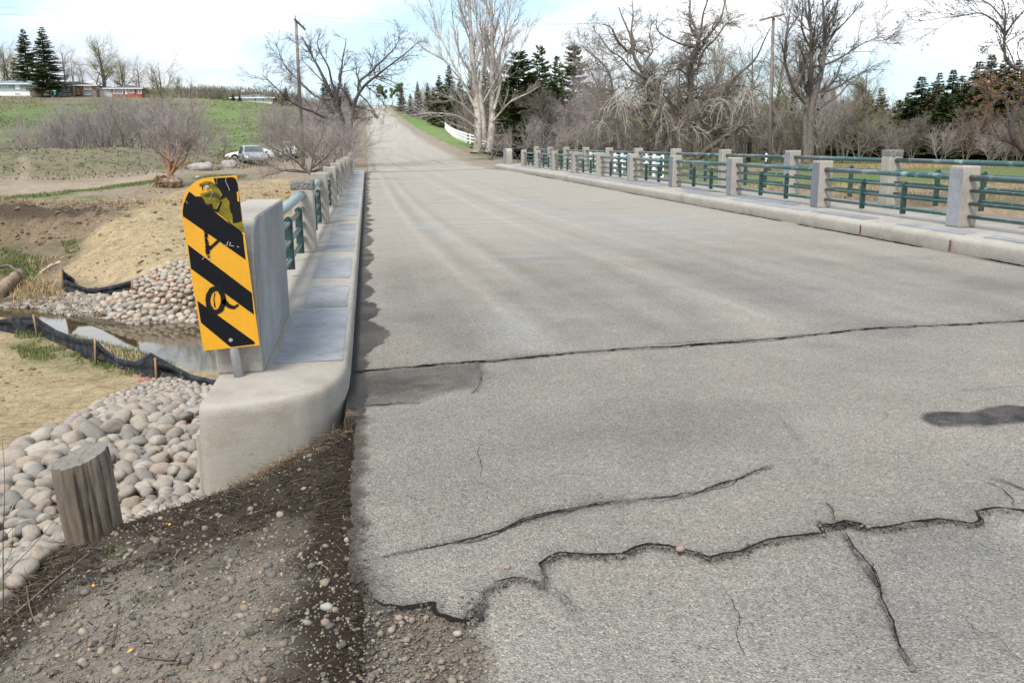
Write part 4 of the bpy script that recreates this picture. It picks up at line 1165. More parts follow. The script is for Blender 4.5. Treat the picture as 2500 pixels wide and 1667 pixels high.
# ------------------------------------------------------------------ bare trees
def resample(P, R, K):
    """one polyline (k,3),(k,) to K points, smoothed"""
    P = np.asarray(P, float); R = np.asarray(R, float)
    d = np.concatenate([[0], np.cumsum(np.linalg.norm(np.diff(P, axis=0), axis=1))])
    t = np.linspace(0, d[-1], K)
    Q = np.stack([np.interp(t, d, P[:, i]) for i in range(3)], -1)
    for _ in range(2):
        Q[1:-1] = (Q[:-2] + 2 * Q[1:-1] + Q[2:]) / 4
    return Q, np.interp(t, d, R)

def sprout(P, R, rng, count, length, angle, K, t0=0.2, t1=1.0, rr=0.55, up=0.0, wob=0.12, fall=0.6, rmin=0.004, flat_=0.0, tip=0.35):
    """children of a set of branches. P (B,K0,3). count per parent, length (lo,hi) in metres, fall shortens towards tips"""
    B, K0, _ = P.shape
    plen = np.linalg.norm(np.diff(P, axis=1), axis=2).sum(1)
    w = plen / plen.mean()
    n = np.maximum(0, np.round(count * w * rng.uniform(.7, 1.3, B))).astype(int)
    idx = np.repeat(np.arange(B), n)
    M = len(idx)
    if not M: return np.zeros((0, K, 3)), np.zeros((0, K))
    t = t0 + (t1 - t0) * rng.random(M) ** 0.85
    f = t * (K0 - 1); i0 = np.minimum(f.astype(int), K0 - 2); fr = (f - i0)[:, None]
    base = P[idx, i0] * (1 - fr) + P[idx, i0 + 1] * fr
    tan = P[idx, i0 + 1] - P[idx, i0]; tan /= np.linalg.norm(tan, axis=1, keepdims=True) + 1e-9
    r0 = (R[idx, i0] * (1 - fr[:, 0]) + R[idx, i0 + 1] * fr[:, 0]) * rr
    rnd = rng.normal(size=(M, 3)); rnd -= (rnd * tan).sum(1, keepdims=True) * tan
    rnd /= np.linalg.norm(rnd, axis=1, keepdims=True) + 1e-9
    a = np.radians(rng.uniform(angle[0], angle[1], M))[:, None]
    d = np.cos(a) * tan + np.sin(a) * rnd
    if flat_: d[:, 2] *= (1 - flat_)
    L_ = rng.uniform(length[0], length[1], M) * (1 - fall * t) * np.clip(w[idx], .5, 1.4)
    step = L_ / (K - 1)
    out = np.zeros((M, K, 3)); out[:, 0] = base
    cur = d
    for k in range(1, K):
        cur = cur + rng.normal(size=(M, 3)) * wob + np.array([0, 0, up])
        cur /= np.linalg.norm(cur, axis=1, keepdims=True) + 1e-9
        out[:, k] = out[:, k - 1] + cur * step[:, None]
    prof = np.linspace(1, tip, K)
    rad = np.maximum(r0[:, None] * prof[None], rmin * np.linspace(1, .6, K)[None])
    return out, rad

def tree_mesh(name, limbs, rng, levels, sides=(8, 5, 4, 3, 3)):
    """limbs: list of (points, radii). returns (trunk mesh, crown mesh)"""
    K = 18
    PR = [resample(p, r, K) for p, r in limbs]
    P = np.stack([a for a, b in PR]); R = np.stack([b for a, b in PR])
    jit = rng.normal(size=P.shape) * (R[:, :, None] * .10); jit[:, 0] = 0
    tr = tubes(P + jit, R, 10)
    Vs, Fs, o = [], [], 0
    cur = (P, R)
    pool = [cur]
    for li, lv in enumerate(levels):
        src = pool[lv.get('src', -1)]
        lv2 = {k: v for k, v in lv.items() if k not in ('src', 'n')}
        c = sprout(src[0], src[1], rng, **lv2)
        pool.append(c)
        if len(c[0]):
            v, f = tubes(c[0], c[1], lv.get('n', 0) or sides[min(li + 1, len(sides) - 1)]) if False else tubes(c[0], c[1], 5 if li == 0 else 3)
            Vs.append(v); Fs.append(f + o); o += len(v)
    crown = mesh_np(name + '_crown', np.concatenate(Vs), np.concatenate(Fs)) if Vs else None
    trunk = mesh_np(name + '_trunk', tr[0], tr[1])
    return trunk, crown, pool

def bark(name, c1, c2, sc=6, amt=.25, c3=None):
    st = [(c2, sc, .45, .65)]
    if c3: st.append(c3)
    return mat(name, c1, .92, var=((sc * 4, amt),), bump=((sc * 5, .5, .03),), stain=tuple(st))
M_bark = bark('grey_brown_bark', (.145, .125, .108), (.08, .068, .058))
M_bark_d = bark('dark_bark', (.088, .075, .066), (.05, .043, .037))
M_twig = mat('grey_brown_twigs', (.215, .185, .16), .9, var=((.7, .25),))
M_twig_d = mat('dark_twigs', (.115, .098, .088), .9, var=((.7, .25),))
M_twig_p = mat('mauve_grey_twigs', (.315, .275, .26), .9, var=((.5, .2),))
M_white = bark('white_poplar_bark', (.50, .46, .41), (.26, .225, .19), 3.0, .2, ((.07, .06, .05), 7, .66, .72))
M_twig_w = mat('pale_poplar_twigs', (.38, .34, .295), .9, var=((.5, .2),))
M_dead = mat('bleached_dead_twigs', (.42, .385, .345), .9, var=((.9, .2),))
M_bud = mat('olive_budding_twigs', (.235, .22, .11), .9, var=((.5, .25),))
M_red = mat('reddish_stems', (.30, .165, .095), .9, var=((3, .3),))
M_brownred = mat('reddish_brown_twigs', (.265, .19, .155), .9, var=((.7, .2),))
M_leaf_o = mat('young_bronze_leaves', (.24, .135, .07), .7, rnd=[(.8, .8, .8), (1.2, .9, .8), (1, 1.1, .7)])
M_leaf_d = mat('dark_bud_clusters', (.055, .035, .028), .8)
M_needle = mat('spruce_needles', (.10, .128, .05), .85, var=((.6, .35),), rnd=[(.55, .6, .55), (1.0, 1, 1), (1.5, 1.45, 1.1)])
M_needle_y = mat('pine_needles', (.15, .175, .07), .85, var=((.6, .3),), rnd=[(.55, .6, .55), (1.0, 1, 1), (1.5, 1.4, 1.1)])
M_needle_b = mat('spruce_tips', (.15, .14, .075), .85, rnd=[(.6, .6, .6), (1.1, 1, 1), (1.4, 1.3, 1.1)])

def put_tree(name, label, cat, meshes, mats, loc, rz=0.0, s=1.0, group=None):
    t = thing(name, label, cat, loc, rz, group)
    t.scale = s if hasattr(s, '__len__') else (s, s, s)
    trunk, crown = meshes[:2]
    link('trunk', trunk, mats[0], t)
    if crown: link('crown', crown, mats[1], t)
    for extra in [e for e in meshes[2:] if isinstance(e, tuple)]:
        link(extra[0], extra[1], extra[2], t)
    return t

def limb(px, Y, r0, r1, base, dep=None, rng=None):
    """limb traced on the print at distance Y; returns points relative to base"""
    rng = rng or RNG
    n = len(px)
    dY = np.zeros(n) if dep is None else np.linspace(0, dep, n)
    P = np.array([at(u, v, Y + dy) for (u, v), dy in zip(px, dY)]) - np.array(base)
    return P, np.linspace(r0, r1, n) ** 1.0

rt = np.random.default_rng(21)
# --- roadside elm left of the road beyond the bridge
Z2 = 1 / 3.5632; Z2d = lambda x, y: ((640 + x / 3.5632) / S, (20 + y / 3.5632) / S)
def zp(pts): return [Z2d(*p) for p in pts]
Yt = 62.0
b0 = at(*Z2d(738, 1400), Yt); b0[2] = 0.0
gb = Z2d(738, 1400)
L = [
    (zp([(742, 1440), (738, 1290), (740, 1120), (700, 960), (660, 850), (580, 730), (530, 600), (490, 500), (440, 440), (370, 300), (350, 250)]), .27, .02, 1.5),
    (zp([(742, 1300), (765, 1100), (785, 900), (800, 800), (840, 740), (900, 650), (1000, 590), (1080, 520), (1180, 450), (1290, 360), (1345, 310)]), .20, .015, -2),
    (zp([(650, 850), (655, 740), (680, 620), (695, 500), (700, 420), (725, 340), (730, 260)]), .13, .02, 1),
    (zp([(640, 740), (600, 640), (590, 540), (560, 480), (500, 380), (470, 300), (510, 220)]), .11, .015, -1),
    (zp([(840, 740), (830, 640), (930, 580), (1000, 500), (1100, 410), (1170, 330), (1200, 250)]), .12, .015, 2),
    (zp([(700, 960), (570, 970), (440, 900), (330, 870), (220, 800), (100, 670), (0, 580)]), .12, .015, -3),
    (zp([(630, 800), (480, 790), (380, 700), (300, 610), (200, 520), (150, 400), (120, 300)]), .08, .012, 2),
    (zp([(530, 640), (430, 540), (360, 470), (330, 420)]), .05, .01, 2),
    (zp([(800, 900), (740, 760), (690, 700), (640, 690)]), .08, .012, -2),
    (zp([(790, 850), (880, 870), (960, 900), (1010, 980)]), .08, .01, -2),
    (zp([(1000, 600), (1090, 620), (1170, 660), (1200, 690)]), .05, .01, 1),
    (zp([(840, 740), (900, 800), (940, 850), (980, 900), (1000, 960)]), .06, .01, 2),
    (zp([(730, 1200), (650, 1080), (560, 1000), (480, 980)]), .08, .012, 2),
    (zp([(760, 1120), (830, 1000), (900, 960), (960, 940)]), .07, .012, -2),
]
limbs = [limb(p, Yt, r0 * .8, r1, b0, dep) for p, r0, r1, dep in L]
m1 = tree_mesh('elm', limbs, rt, [
    dict(count=9, length=(.8, 2.0), angle=(25, 60), K=6, t0=.22, up=.02, wob=.20, rr=.5, fall=.4, rmin=.014),
    dict(count=7, length=(.4, 1.1), angle=(25, 65), K=4, t0=.1, up=.01, wob=.22, rr=.6, fall=.3, rmin=.009),
    dict(count=6, length=(.2, .55), angle=(20, 60), K=3, t0=.1, wob=.25, rr=.7, rmin=.006)])
put_tree('elm_tree', 'spreading bare elm by the roadside just past the left end of the bridge', 'tree', m1, (M_bark_d, M_twig_d), tuple(b0))

# --- big white poplar pair
Yp = 72.0
pb = at(1108, 352, Yp); pb[2] = float(ground(pb[0], Yp))
C3 = lambda x, y: ((1150 + x / 3.3571) / S, (y / 3.3571) / S)
C2 = lambda x, y: ((550 + x / 3.3571) / S, (y / 3.3571) / S)
def c2(p): return [C2(*q) for q in p]
L = [
    (c2([(2060, 1250), (2080, 1050), (2070, 850), (2040, 640), (2020, 430), (2010, 250), (2000, 60), (1990, -260), (1990, -520)]), .42, .05, 0),
    (c2([(2160, 1250), (2190, 1000), (2180, 780), (2190, 520), (2185, 300), (2180, 100), (2180, -240), (2170, -460)]), .36, .05, 2),
    (c2([(2120, 1150), (2120, 950), (2080, 760), (2100, 600), (2130, 450), (2060, 300), (2060, 60), (2080, -200)]), .24, .03, -2),
    (c2([(2200, 900), (2260, 700), (2240, 500), (2290, 300), (2330, 80), (2370, -200)]), .16, .02, 2),
    (c2([(2060, 900), (1960, 700), (1870, 520), (1760, 300), (1700, 120), (1640, -150)]), .15, .02, 3),
    (c2([(2040, 640), (1930, 480), (1880, 300), (1860, 100), (1840, -120)]), .12, .02, -2),
    (c2([(2030, 500), (2100, 350), (2140, 150), (2150, -150)]), .10, .02, 2),
    (c2([(2080, 1000), (1950, 860), (1800, 780), (1690, 740)]), .12, .02, -4),
    (c2([(2090, 1080), (1940, 960), (1800, 930), (1620, 930), (1520, 950), (1400, 940)]), .11, .02, -5),
    (c2([(2080, 1140), (1990, 1060), (1900, 1030), (1800, 990)]), .07, .015, -5),
    (c2([(2190, 1000), (2290, 880), (2350, 820), (2480, 770), (2560, 720)]), .10, .02, -3),
    (c2([(2190, 780), (2300, 600), (2440, 380), (2520, 180)]), .09, .015, 3),
    (c2([(2060, 820), (1900, 620), (1780, 480), (1620, 400)]), .10, .015, -3),
    (c2([(2190, 640), (2260, 420), (2340, 280), (2400, 60)]), .08, .015, -3),
    (c2([(2020, 300), (1960, 160), (1920, 0), (1900, -200)]), .09, .015, 1),
]
limbs = [limb(p, Yp, r0 * .78, r1 * .8, pb, dep) for p, r0, r1, dep in L]
m2 = tree_mesh('poplar', limbs, rt, [
    dict(count=13, length=(1.4, 3.6), angle=(18, 42), K=6, t0=.15, up=.09, wob=.07, rr=.45, fall=.35, rmin=.018),
    dict(count=7, length=(.7, 1.7), angle=(20, 45), K=4, t0=.15, up=.08, wob=.10, rr=.6, fall=.3, rmin=.011),
    dict(count=5, length=(.3, .8), angle=(20, 50), K=3, t0=.1, up=.05, wob=.15, rr=.7, rmin=.007)])
put_tree('poplar_tree', 'tall bare poplar with a cluster of whitish trunks beside the road', 'tree', m2, (M_white, M_twig_w), tuple(pb))

# --- twisted willows on the right
def c3(p): return [C3(*q) for q in p]
C4 = lambda x, y: ((1800 + x / 3.3571) / S, (y / 3.3571) / S)
def c4(p): return [C4(*q) for q in p]
def base_of(u, v, Y):
    b = at(u, v, Y); b[2] = float(ground(b[0], Y)) - .1
    return b
lv_willow = [
    dict(count=15, length=(.9, 2.4), angle=(35, 80), K=7, t0=.12, up=.0, wob=.30, rr=.5, fall=.35, rmin=.016),
    dict(count=10, length=(.5, 1.3), angle=(30, 70), K=5, t0=.1, up=.0, wob=.28, rr=.6, fall=.3, rmin=.010),
    dict(count=6, length=(.25, .7), angle=(20, 60), K=3, t0=.1, wob=.25, rr=.7, rmin=.007)]
Yw = 62.0
wb = base_of(*C3(1570, 1235), Yw)
limbs = [limb(c3(p), Yw, a, b, wb, d) for p, a, b, d in [
    ([(1600, 1300), (1560, 1200), (1500, 1080), (1420, 960), (1340, 900), (1250, 860)], .30, .06, 0),
    ([(1580, 1260), (1650, 1080), (1600, 940), (1540, 860), (1490, 680), (1400, 590), (1350, 520), (1300, 440), (1345, 370), (1300, 260), (1240, 170), (1210, 60)], .27, .03, 2),
    ([(1345, 380), (1310, 260), (1330, 120), (1320, 0)], .09, .02, 1),
    ([(1300, 440), (1200, 340), (1150, 220), (1080, 200)], .10, .02, -2),
    ([(1400, 590), (1440, 480), (1500, 420), (1460, 300), (1480, 180)], .09, .02, 3),
    ([(1350, 900), (1420, 850), (1500, 850), (1560, 900), (1620, 1000), (1700, 1100)], .12, .05, -2),
    ([(1215, 1230), (1190, 950), (1165, 760), (1130, 560), (1000, 460), (940, 400), (890, 370)], .12, .015, 3),
    ([(1440, 640), (1350, 600), (1280, 540), (1240, 470), (1130, 420), (1050, 280), (1000, 250)], .09, .015, -2)]]
m3 = tree_mesh('willow', limbs, rt, lv_willow)
put_tree('willow_tree', 'gnarled bare willow leaning to the side behind the white fence', 'tree', m3, (M_bark, M_twig), tuple(wb))
wb2 = base_of(*C3(1860, 1235), 66)
limbs = [limb(c3(p), 66, a, b, wb2, d) for p, a, b, d in [
    ([(1860, 1300), (1820, 1080), (1790, 880), (1800, 640), (1790, 480), (1850, 400), (1900, 340), (1870, 280), (1830, 250)], .30, .09, 0),
    ([(1900, 350), (1960, 280), (2050, 160), (2080, 30), (2100, -200)], .12, .02, 1),
    ([(1850, 260), (1790, 120), (1800, -80), (1780, -200)], .10, .02, 1),
    ([(1880, 290), (1900, 120), (1960, -50), (1970, -200)], .09, .02, -1),
    ([(1880, 395), (1740, 370), (1620, 320), (1520, 260), (1510, 180), (1540, 90)], .08, .015, -2),
    ([(1860, 540), (1910, 400), (2000, 330), (2100, 180), (2180, 200)], .10, .02, 2),
    ([(1830, 660), (1700, 560), (1620, 600), (1540, 560), (1600, 480)], .09, .02, 2),
    ([(1830, 1080), (1760, 960), (1650, 860), (1560, 760), (1500, 680)], .14, .03, -3),
    ([(1860, 1150), (1930, 980), (2020, 860), (2090, 700), (2200, 590), (2330, 520), (2400, 330), (2460, 220)], .20, .02, -2),
    ([(2080, 720), (2200, 700), (2300, 720), (2400, 760)], .08, .02, -2),
    ([(1870, 1290), (1960, 1210), (2060, 1140), (2150, 1080), (2240, 1020)], .24, .12, -3)]]
m4 = tree_mesh('willow_b', limbs, rt, lv_willow)
put_tree('willow_tree', 'many limbed twisted willow with a forked top, beside the far utility pole', 'tree', m4, (M_bark, M_twig), tuple(wb2))
Ye = 56
eb = base_of(*C4(585, 1290), Ye)
limbs = [limb(c4(p), Ye, a, b, eb, d) for p, a, b, d in [
    ([(590, 1340), (600, 1100), (600, 900), (640, 760), (690, 620), (720, 420), (715, 200), (700, 40), (690, -200)], .27, .03, 0),
    ([(560, 1340), (560, 1000), (575, 800), (610, 560), (610, 350), (600, 180), (590, 20), (560, -200)], .22, .03, 2),
    ([(560, 850), (470, 740), (430, 650), (380, 500), (390, 350), (420, 230), (480, 160), (560, 70)], .13, .02, -2),
    ([(390, 380), (410, 220), (430, 100), (470, -60)], .07, .015, 1),
    ([(470, 740), (530, 600), (590, 500)], .10, .05, 0),
    ([(620, 550), (740, 530), (860, 470), (960, 400), (1050, 345), (1200, 290)], .09, .012, 2),
    ([(640, 760), (760, 740), (860, 700), (930, 640), (1030, 600), (1130, 540)], .10, .012, -2),
    ([(660, 900), (740, 840), (840, 780), (900, 700), (1000, 640)], .09, .012, 2),
    ([(730, 380), (800, 260), (870, 200), (950, 110), (1020, 20)], .08, .012, -2),
    ([(720, 250), (800, 120), (830, 0), (850, -120)], .07, .012, 1),
    ([(600, 400), (540, 280), (520, 180), (540, 60), (520, -80)], .07, .012, -2),
    ([(700, 600), (660, 480), (700, 400), (780, 300)], .06, .012, -2),
    ([(570, 700), (500, 560), (470, 420)], .07, .012, 2),
    ([(690, 800), (820, 620), (850, 520), (900, 380)], .07, .012, 3)]]
m5 = tree_mesh('ash', limbs, rt, [
    dict(count=10, length=(1.0, 2.4), angle=(20, 50), K=6, t0=.30, up=.05, wob=.14, rr=.5, fall=.35, rmin=.015),
    dict(count=8, length=(.5, 1.3), angle=(20, 50), K=4, t0=.1, up=.04, wob=.16, rr=.6, fall=.3, rmin=.010),
    dict(count=5, length=(.25, .7), angle=(20, 50), K=3, t0=.1, wob=.2, rr=.7, rmin=.0065)])
put_tree('ash_tree', 'tall bare tree with two straight dark stems behind the outer railing', 'tree', m5, (M_bark, M_twig_d), tuple(eb))

# bleached drooping branches hanging off the willows
def droop(label, spots, Y, n, seed):
    r = np.random.default_rng(seed)
    Ps = []
    for (u, v) in spots:
        p = at(u, v, Y)
        for k in range(n):
            q = [p + r.normal(size=3) * .18]
            d = np.array([r.uniform(-.7, .7), r.uniform(-.3, .3), r.uniform(-.2, .4)])
            Lk = r.uniform(.7, 2.2) / 6
            for j in range(6):
                d = d + np.array([r.normal() * .1, r.normal() * .1, -.33]); d /= np.linalg.norm(d)
                q.append(q[-1] + d * Lk)
            Ps.append(q)
    P = np.array(Ps); base = P[:, 0].mean(0)
    R = np.linspace(.020, .009, 7)[None] * np.ones((len(P), 1))
    tw = sprout(P, R, r, count=5, length=(.3, .9), angle=(20, 60), K=4, t0=.2, up=-.1, wob=.15, rmin=.008)
    v1, f1 = tubes(P - base, R, 4); v2, f2 = tubes(tw[0] - base, tw[1], 3)
    me = mesh_np('dead_branch', np.concatenate([v1, v2]), np.concatenate([f1, f2 + len(v1)]))
    o = link('dead_branches', me, M_dead, None, loc=tuple(base))
    tag(o, label, 'branches', 'bleached drooping branches in the willows')
droop('pale bleached branches drooping from the end of the leaning willow limb', [C3(1210, 780), C3(1250, 830), C3(1300, 760)], 60, 11, 1)
droop('pale bleached branches hanging before the trunk of the leaning willow', [C3(1560, 870), C3(1540, 640), C3(1590, 1000)], 61, 8, 2)
droop('long pale bleached branches hanging beside the far utility pole', [C4(90, 630), C4(70, 800), C4(110, 720)], 60, 10, 3)
droop('pale bleached branches low over the meadow in front of the twisted willow', [C3(1800, 1000), C3(1850, 1060)], 62, 7, 4)
droop('pale bleached branches hanging from the right limb of the twisted willow', [C3(2010, 830), C3(2060, 860)], 62, 6, 6)
droop('thin pale branches hanging left of the leaning willow near the spruces', [C3(1060, 1010), C3(1150, 900)], 70, 6, 5)

# --- generic bare trees and shrubs
def auto_tree(name, seed, h, spread, stems=1, lean=.1, r=.16, lv=None, up=.06, wig=.12):
    r_ = np.random.default_rng(seed)
    limbs_ = []
    for s in range(stems):
        az = r_.uniform(0, 6.28); out_ = r_.uniform(.2, 1) * lean * (1 if stems > 1 else .5)
        P = [np.array([r_.normal() * .05 * stems, r_.normal() * .05 * stems, -.1])]
        d = np.array([math.cos(az) * out_, math.sin(az) * out_, 1.0])
        hh = h * r_.uniform(.75, 1.0); n = 9
        for k in range(n):
            d = d + np.array([r_.normal() * wig, r_.normal() * wig, up]); d /= np.linalg.norm(d)
            P.append(P[-1] + d * hh / n)
        limbs_.append((np.array(P), np.linspace(r, r * .12, n + 1) * r_.uniform(.7, 1)))
    lv = lv or [
        dict(count=16, length=(spread * .5, spread), angle=(25, 60), K=7, t0=.18, up=up * .8, wob=.13, rr=.55, fall=.55, rmin=.016),
        dict(count=8, length=(spread * .22, spread * .5), angle=(22, 55), K=5, t0=.15, up=up * .6, wob=.15, rr=.6, fall=.35, rmin=.012),
        dict(count=5, length=(spread * .1, spread * .25), angle=(20, 55), K=3, t0=.1, wob=.2, rr=.7, fall=.2, rmin=.008)]
    return tree_mesh(name, limbs_, r_, lv)

def shrub_lv(s, dens=1.0, rm=1.0):
    return [dict(count=7 * dens, length=(s * .35, s * .7), angle=(12, 38), K=6, t0=.1, up=.04, wob=.14, rr=.6, fall=.4, rmin=.012 * rm),
            dict(count=7 * dens, length=(s * .15, s * .38), angle=(15, 45), K=4, t0=.1, up=.03, wob=.16, rr=.6, fall=.3, rmin=.009 * rm),
            dict(count=4, length=(s * .07, s * .18), angle=(15, 50), K=3, t0=.1, wob=.2, rr=.7, fall=.2, rmin=.007 * rm)]
SHRUB = [auto_tree('shrub', 100 + i, 3.6, 0, stems=6, lean=.60, r=.055, lv=shrub_lv(3.4, .95, .85), up=.05, wig=.16)[:2] for i in range(5)]
THICK = [auto_tree('thicket_tree', 120 + i, 6.5, 3.0, stems=3, lean=.34, r=.10, up=.05, wig=.15)[:2] for i in range(5)]
BARE = [auto_tree('bare_tree', 140 + i, 9.0, 4.2, stems=1 + i % 2, lean=.25, r=.20, up=.05, wig=.10)[:2] for i in range(3)]

def on_ground(x, y): return (float(x), float(y), float(ground(x, y)) - .05)
def from_px(u, Y):
    p = at(u, 300, Y); return on_ground(p[0], Y)

# row of mauve-grey shrubs behind the berm
hedge = [(40, 74, .75), (62, 76, .9), (92, 73, 1.0), (118, 78, 1.05), (140, 72, 1.0), (165, 75, 1.15), (188, 72, .95), (212, 77, 1.1), (236, 73, 1.15), (262, 76, 1.0), (288, 72, 1.1), (312, 75, 1.15), (335, 78, 1.0), (360, 74, 1.05), (385, 80, .9), (250, 84, 1.2), (150, 86, 1.15), (320, 88, 1.3)]
where = ['at the outer end of the row', 'second in the row behind the berm', 'above the foot trail', 'behind its neighbours near the trail', 'fourth from the trail end', 'tall one in the first half of the row', 'low one left of the row centre', 'set back near the row centre', 'at the row centre', 'just past the row centre', 'leaning one in the second half', 'tall one in the second half', 'set back in the second half', 'near the red stemmed bush', 'small one at the road end of the row', 'in the back line above the centre', 'in the back line near the trail', 'largest, in the back line by the olive tree']
for i, (u, Y, s) in enumerate(hedge):
    put_tree('bare_shrub', 'leafless mauve grey shrub on the berm, ' + where[i], 'shrub', SHRUB[i % 5], (M_bark, M_twig_p), from_px(u, Y), i * 1.7, (s, s, s * .95), 'shrub row behind the berm')
# shrubs on the slope towards the road
sl_ = [(455, 88, 0.96, 'beyond the parked cars at the foot of the slope'), (500, 100, 0.80, 'above the white car'), (615, 92, 1.20, 'left of the pole behind the third car'), (650, 84, 1.20, 'directly left of the utility pole'), (672, 96, 1.28, 'behind the utility pole'), (700, 86, 1.28, 'right of the utility pole'), (722, 78, 1.20, 'between pole and elm'), (745, 90, 1.36, 'tall behind the elm limbs'), (768, 82, 1.20, 'left of the elm trunk'), (790, 94, 1.28, 'behind the elm trunk'), (640, 110, 1.28, 'upper slope left of the pole'), (715, 112, 1.44, 'upper slope behind the elm'), (760, 118, 1.52, 'highest above the verge')]
for i, (u, Y, s, w) in enumerate(sl_):
    put_tree('bare_shrub', 'dense leafless grey shrub, ' + w, 'shrub', SHRUB[(i + 1) % 5], (M_bark, M_twig if i % 3 else M_twig_p), from_px(u, Y), i * 2.1 + .4, s, 'shrubs on the slope left of the road')
# olive tree above the hedge, bare trees along the crest
put_tree('bare_tree', 'round crowned olive grey tree standing above the shrub row', 'tree', BARE[1], (M_bark_d, M_bud), from_px(375, 112), 1.0, (1.05, 1.05, 1.2))
put_tree('bare_tree', 'thin spreading bare tree among the shrubs right of the olive tree', 'tree', BARE[2], (M_bark_d, M_twig_p), from_px(445, 104), 2.0, .8)
put_tree('bare_tree', 'low arching bare tree at the road end of the shrub row', 'tree', BARE[0], (M_bark_d, M_twig_p), from_px(345, 82), 2.6, .62)
crest_trees = [(-12, 258, 1.7, M_twig, 'leaning in at the edge beside the pale blue bungalow'), (25, 256, 1.6, M_twig_d, 'thickly branched behind the pale blue roof'), (160, 262, 1.6, M_twig, 'right beside the taller spruce'), (228, 258, 1.5, M_twig_d, 'crooked behind the brown roof corner'), (300, 262, 1.3, M_bud, 'rounded behind the brick bungalow chimney side'), (330, 256, 1.2, M_twig, 'at the end of the brick bungalow'), (12, 262, 1.5, M_twig, 'behind the pale blue bungalow at the picture edge'), (38, 268, 1.4, M_bud, 'between the pale blue bungalow and the tall spruces'), (180, 272, 1.35, M_twig_d, 'behind the brown bungalow roof'), (212, 266, 1.3, M_twig, 'behind the brown bungalow beside the green pole'), (252, 250, 1.75, M_twig, 'tall one between the brown and the red brick bungalow'),
               (285, 268, 1.15, M_bud, 'budding behind the red brick bungalow'), (310, 272, 1.0, M_bud, 'low behind the end of the red brick bungalow'), (418, 262, .8, M_bud, 'budding low on the crest'), (450, 268, .75, M_twig, 'bushy on the crest left of the mast'), (485, 262, .6, M_twig_p, 'small on the crest near the white house')]
for i, (u, Y, s, m, w) in enumerate(crest_trees):
    put_tree('bare_tree', 'bare tree on the crest, ' + w, 'tree', BARE[i % 3], (M_bark_d, m), from_px(u, Y), i * 1.3, s, 'bare trees along the valley crest')
# thicket on the right: individual trees in two depths
tw_spots = [(1165, 92), (1212, 84), (1262, 80), (1300, 86), (1335, 78), (1362, 88), (1395, 80), (1420, 92), (1450, 84), (1478, 96), (1505, 88), (1545, 80), (1572, 94), (1600, 84), (1628, 98), (1655, 82), (1680, 92), (1708, 80), (1735, 96), (1768, 86), (1800, 78), (1826, 92), (1852, 76), (1880, 88), (1912, 74), (1945, 84), (1976, 72), (2005, 86), (2036, 72), (2064, 80), (2096, 68), (2128, 76), (2160, 66), (2190, 74), (2222, 64), (2252, 70), (2285, 60), (2318, 66), (2350, 58), (2390, 62)]
M_tk1 = mat('thicket_twigs', (.185, .158, .138), .9, var=((.7, .3),)); M_tk2 = mat('thicket_twigs_brown', (.20, .155, .125), .9, var=((.7, .3),)); M_tk3 = mat('thicket_twigs_olive', (.17, .155, .115), .9, var=((.7, .3),))
tw_mats = [M_tk1, M_twig, M_tk3, M_tk2, M_tk1, M_twig_d]
def thk(u, row, c):
    col = {0: 'dull brown', 1: 'pale grey', 2: 'olive grey', 3: 'reddish brown', 4: 'dull brown', 5: 'dark'}[c]
    marks = [(1190, 'beside the poplar'), (1240, 'below the dark spruces'), (1290, 'under the pines'), (1330, 'right of the pines'), (1375, 'well left of the leaning willow'), (1425, 'just left of the leaning willow'), (1480, 'behind the hanging bleached branches'),
             (1530, 'right behind the leaning willow trunk'), (1585, 'right of the leaning willow trunk'), (1640, 'between the two willows'), (1690, 'behind the fork topped willow'), (1740, 'under the long willow limb'), (1780, 'behind the far utility pole'), (1830, 'between utility pole and ash'),
             (1890, 'left of the ash stems'), (1950, 'behind the ash stems'), (2010, 'right of the ash stems'), (2060, 'in the open stretch right of the ash'), (2120, 'before the first dark spruces'), (2180, 'before the narrow spruce'), (2230, 'before the broad tall spruce'), (2280, 'below the tallest spruce'), (2330, 'left of the bronze leaved tree'), (9999, 'under the bronze leaved tree')]
    return '%s bare tree, %s row, %s' % (col, row, [m for lim, m in marks if u < lim][0])
for i, (u, Y) in enumerate(tw_spots):
    s = .84 + .32 * ((i * 37) % 10) / 10
    if u > 2000: s *= .62
    put_tree('thicket_tree', thk(u, 'front', i % 6), 'tree', THICK[i % 5] if i % 4 else SHRUB[i % 5], (M_bark, tw_mats[i % 6]), from_px(u, Y), i * 2.4, s * (1.35 if i % 4 == 0 else 1), 'bare trees of the thicket behind the meadow')
for i, (u, Y) in enumerate([(1240, 104), (1340, 108), (1440, 110), (1530, 112), (1610, 110), (1700, 112), (1790, 106), (1870, 104), (1950, 98), (2030, 96), (2110, 90), (2180, 88), (2250, 82), (2320, 78)]):
    put_tree('thicket_tree', thk(u, 'back', (i * 5) % 6), 'tree', THICK[(i + 1) % 5], (M_bark_d, tw_mats[(i * 5) % 6]), from_px(u, Y), i * 1.9, (1.2, 1.2, 1.12 + .12 * (i % 3)) if u < 2000 else (.8, .8, .74), 'bare trees of the thicket behind the meadow')
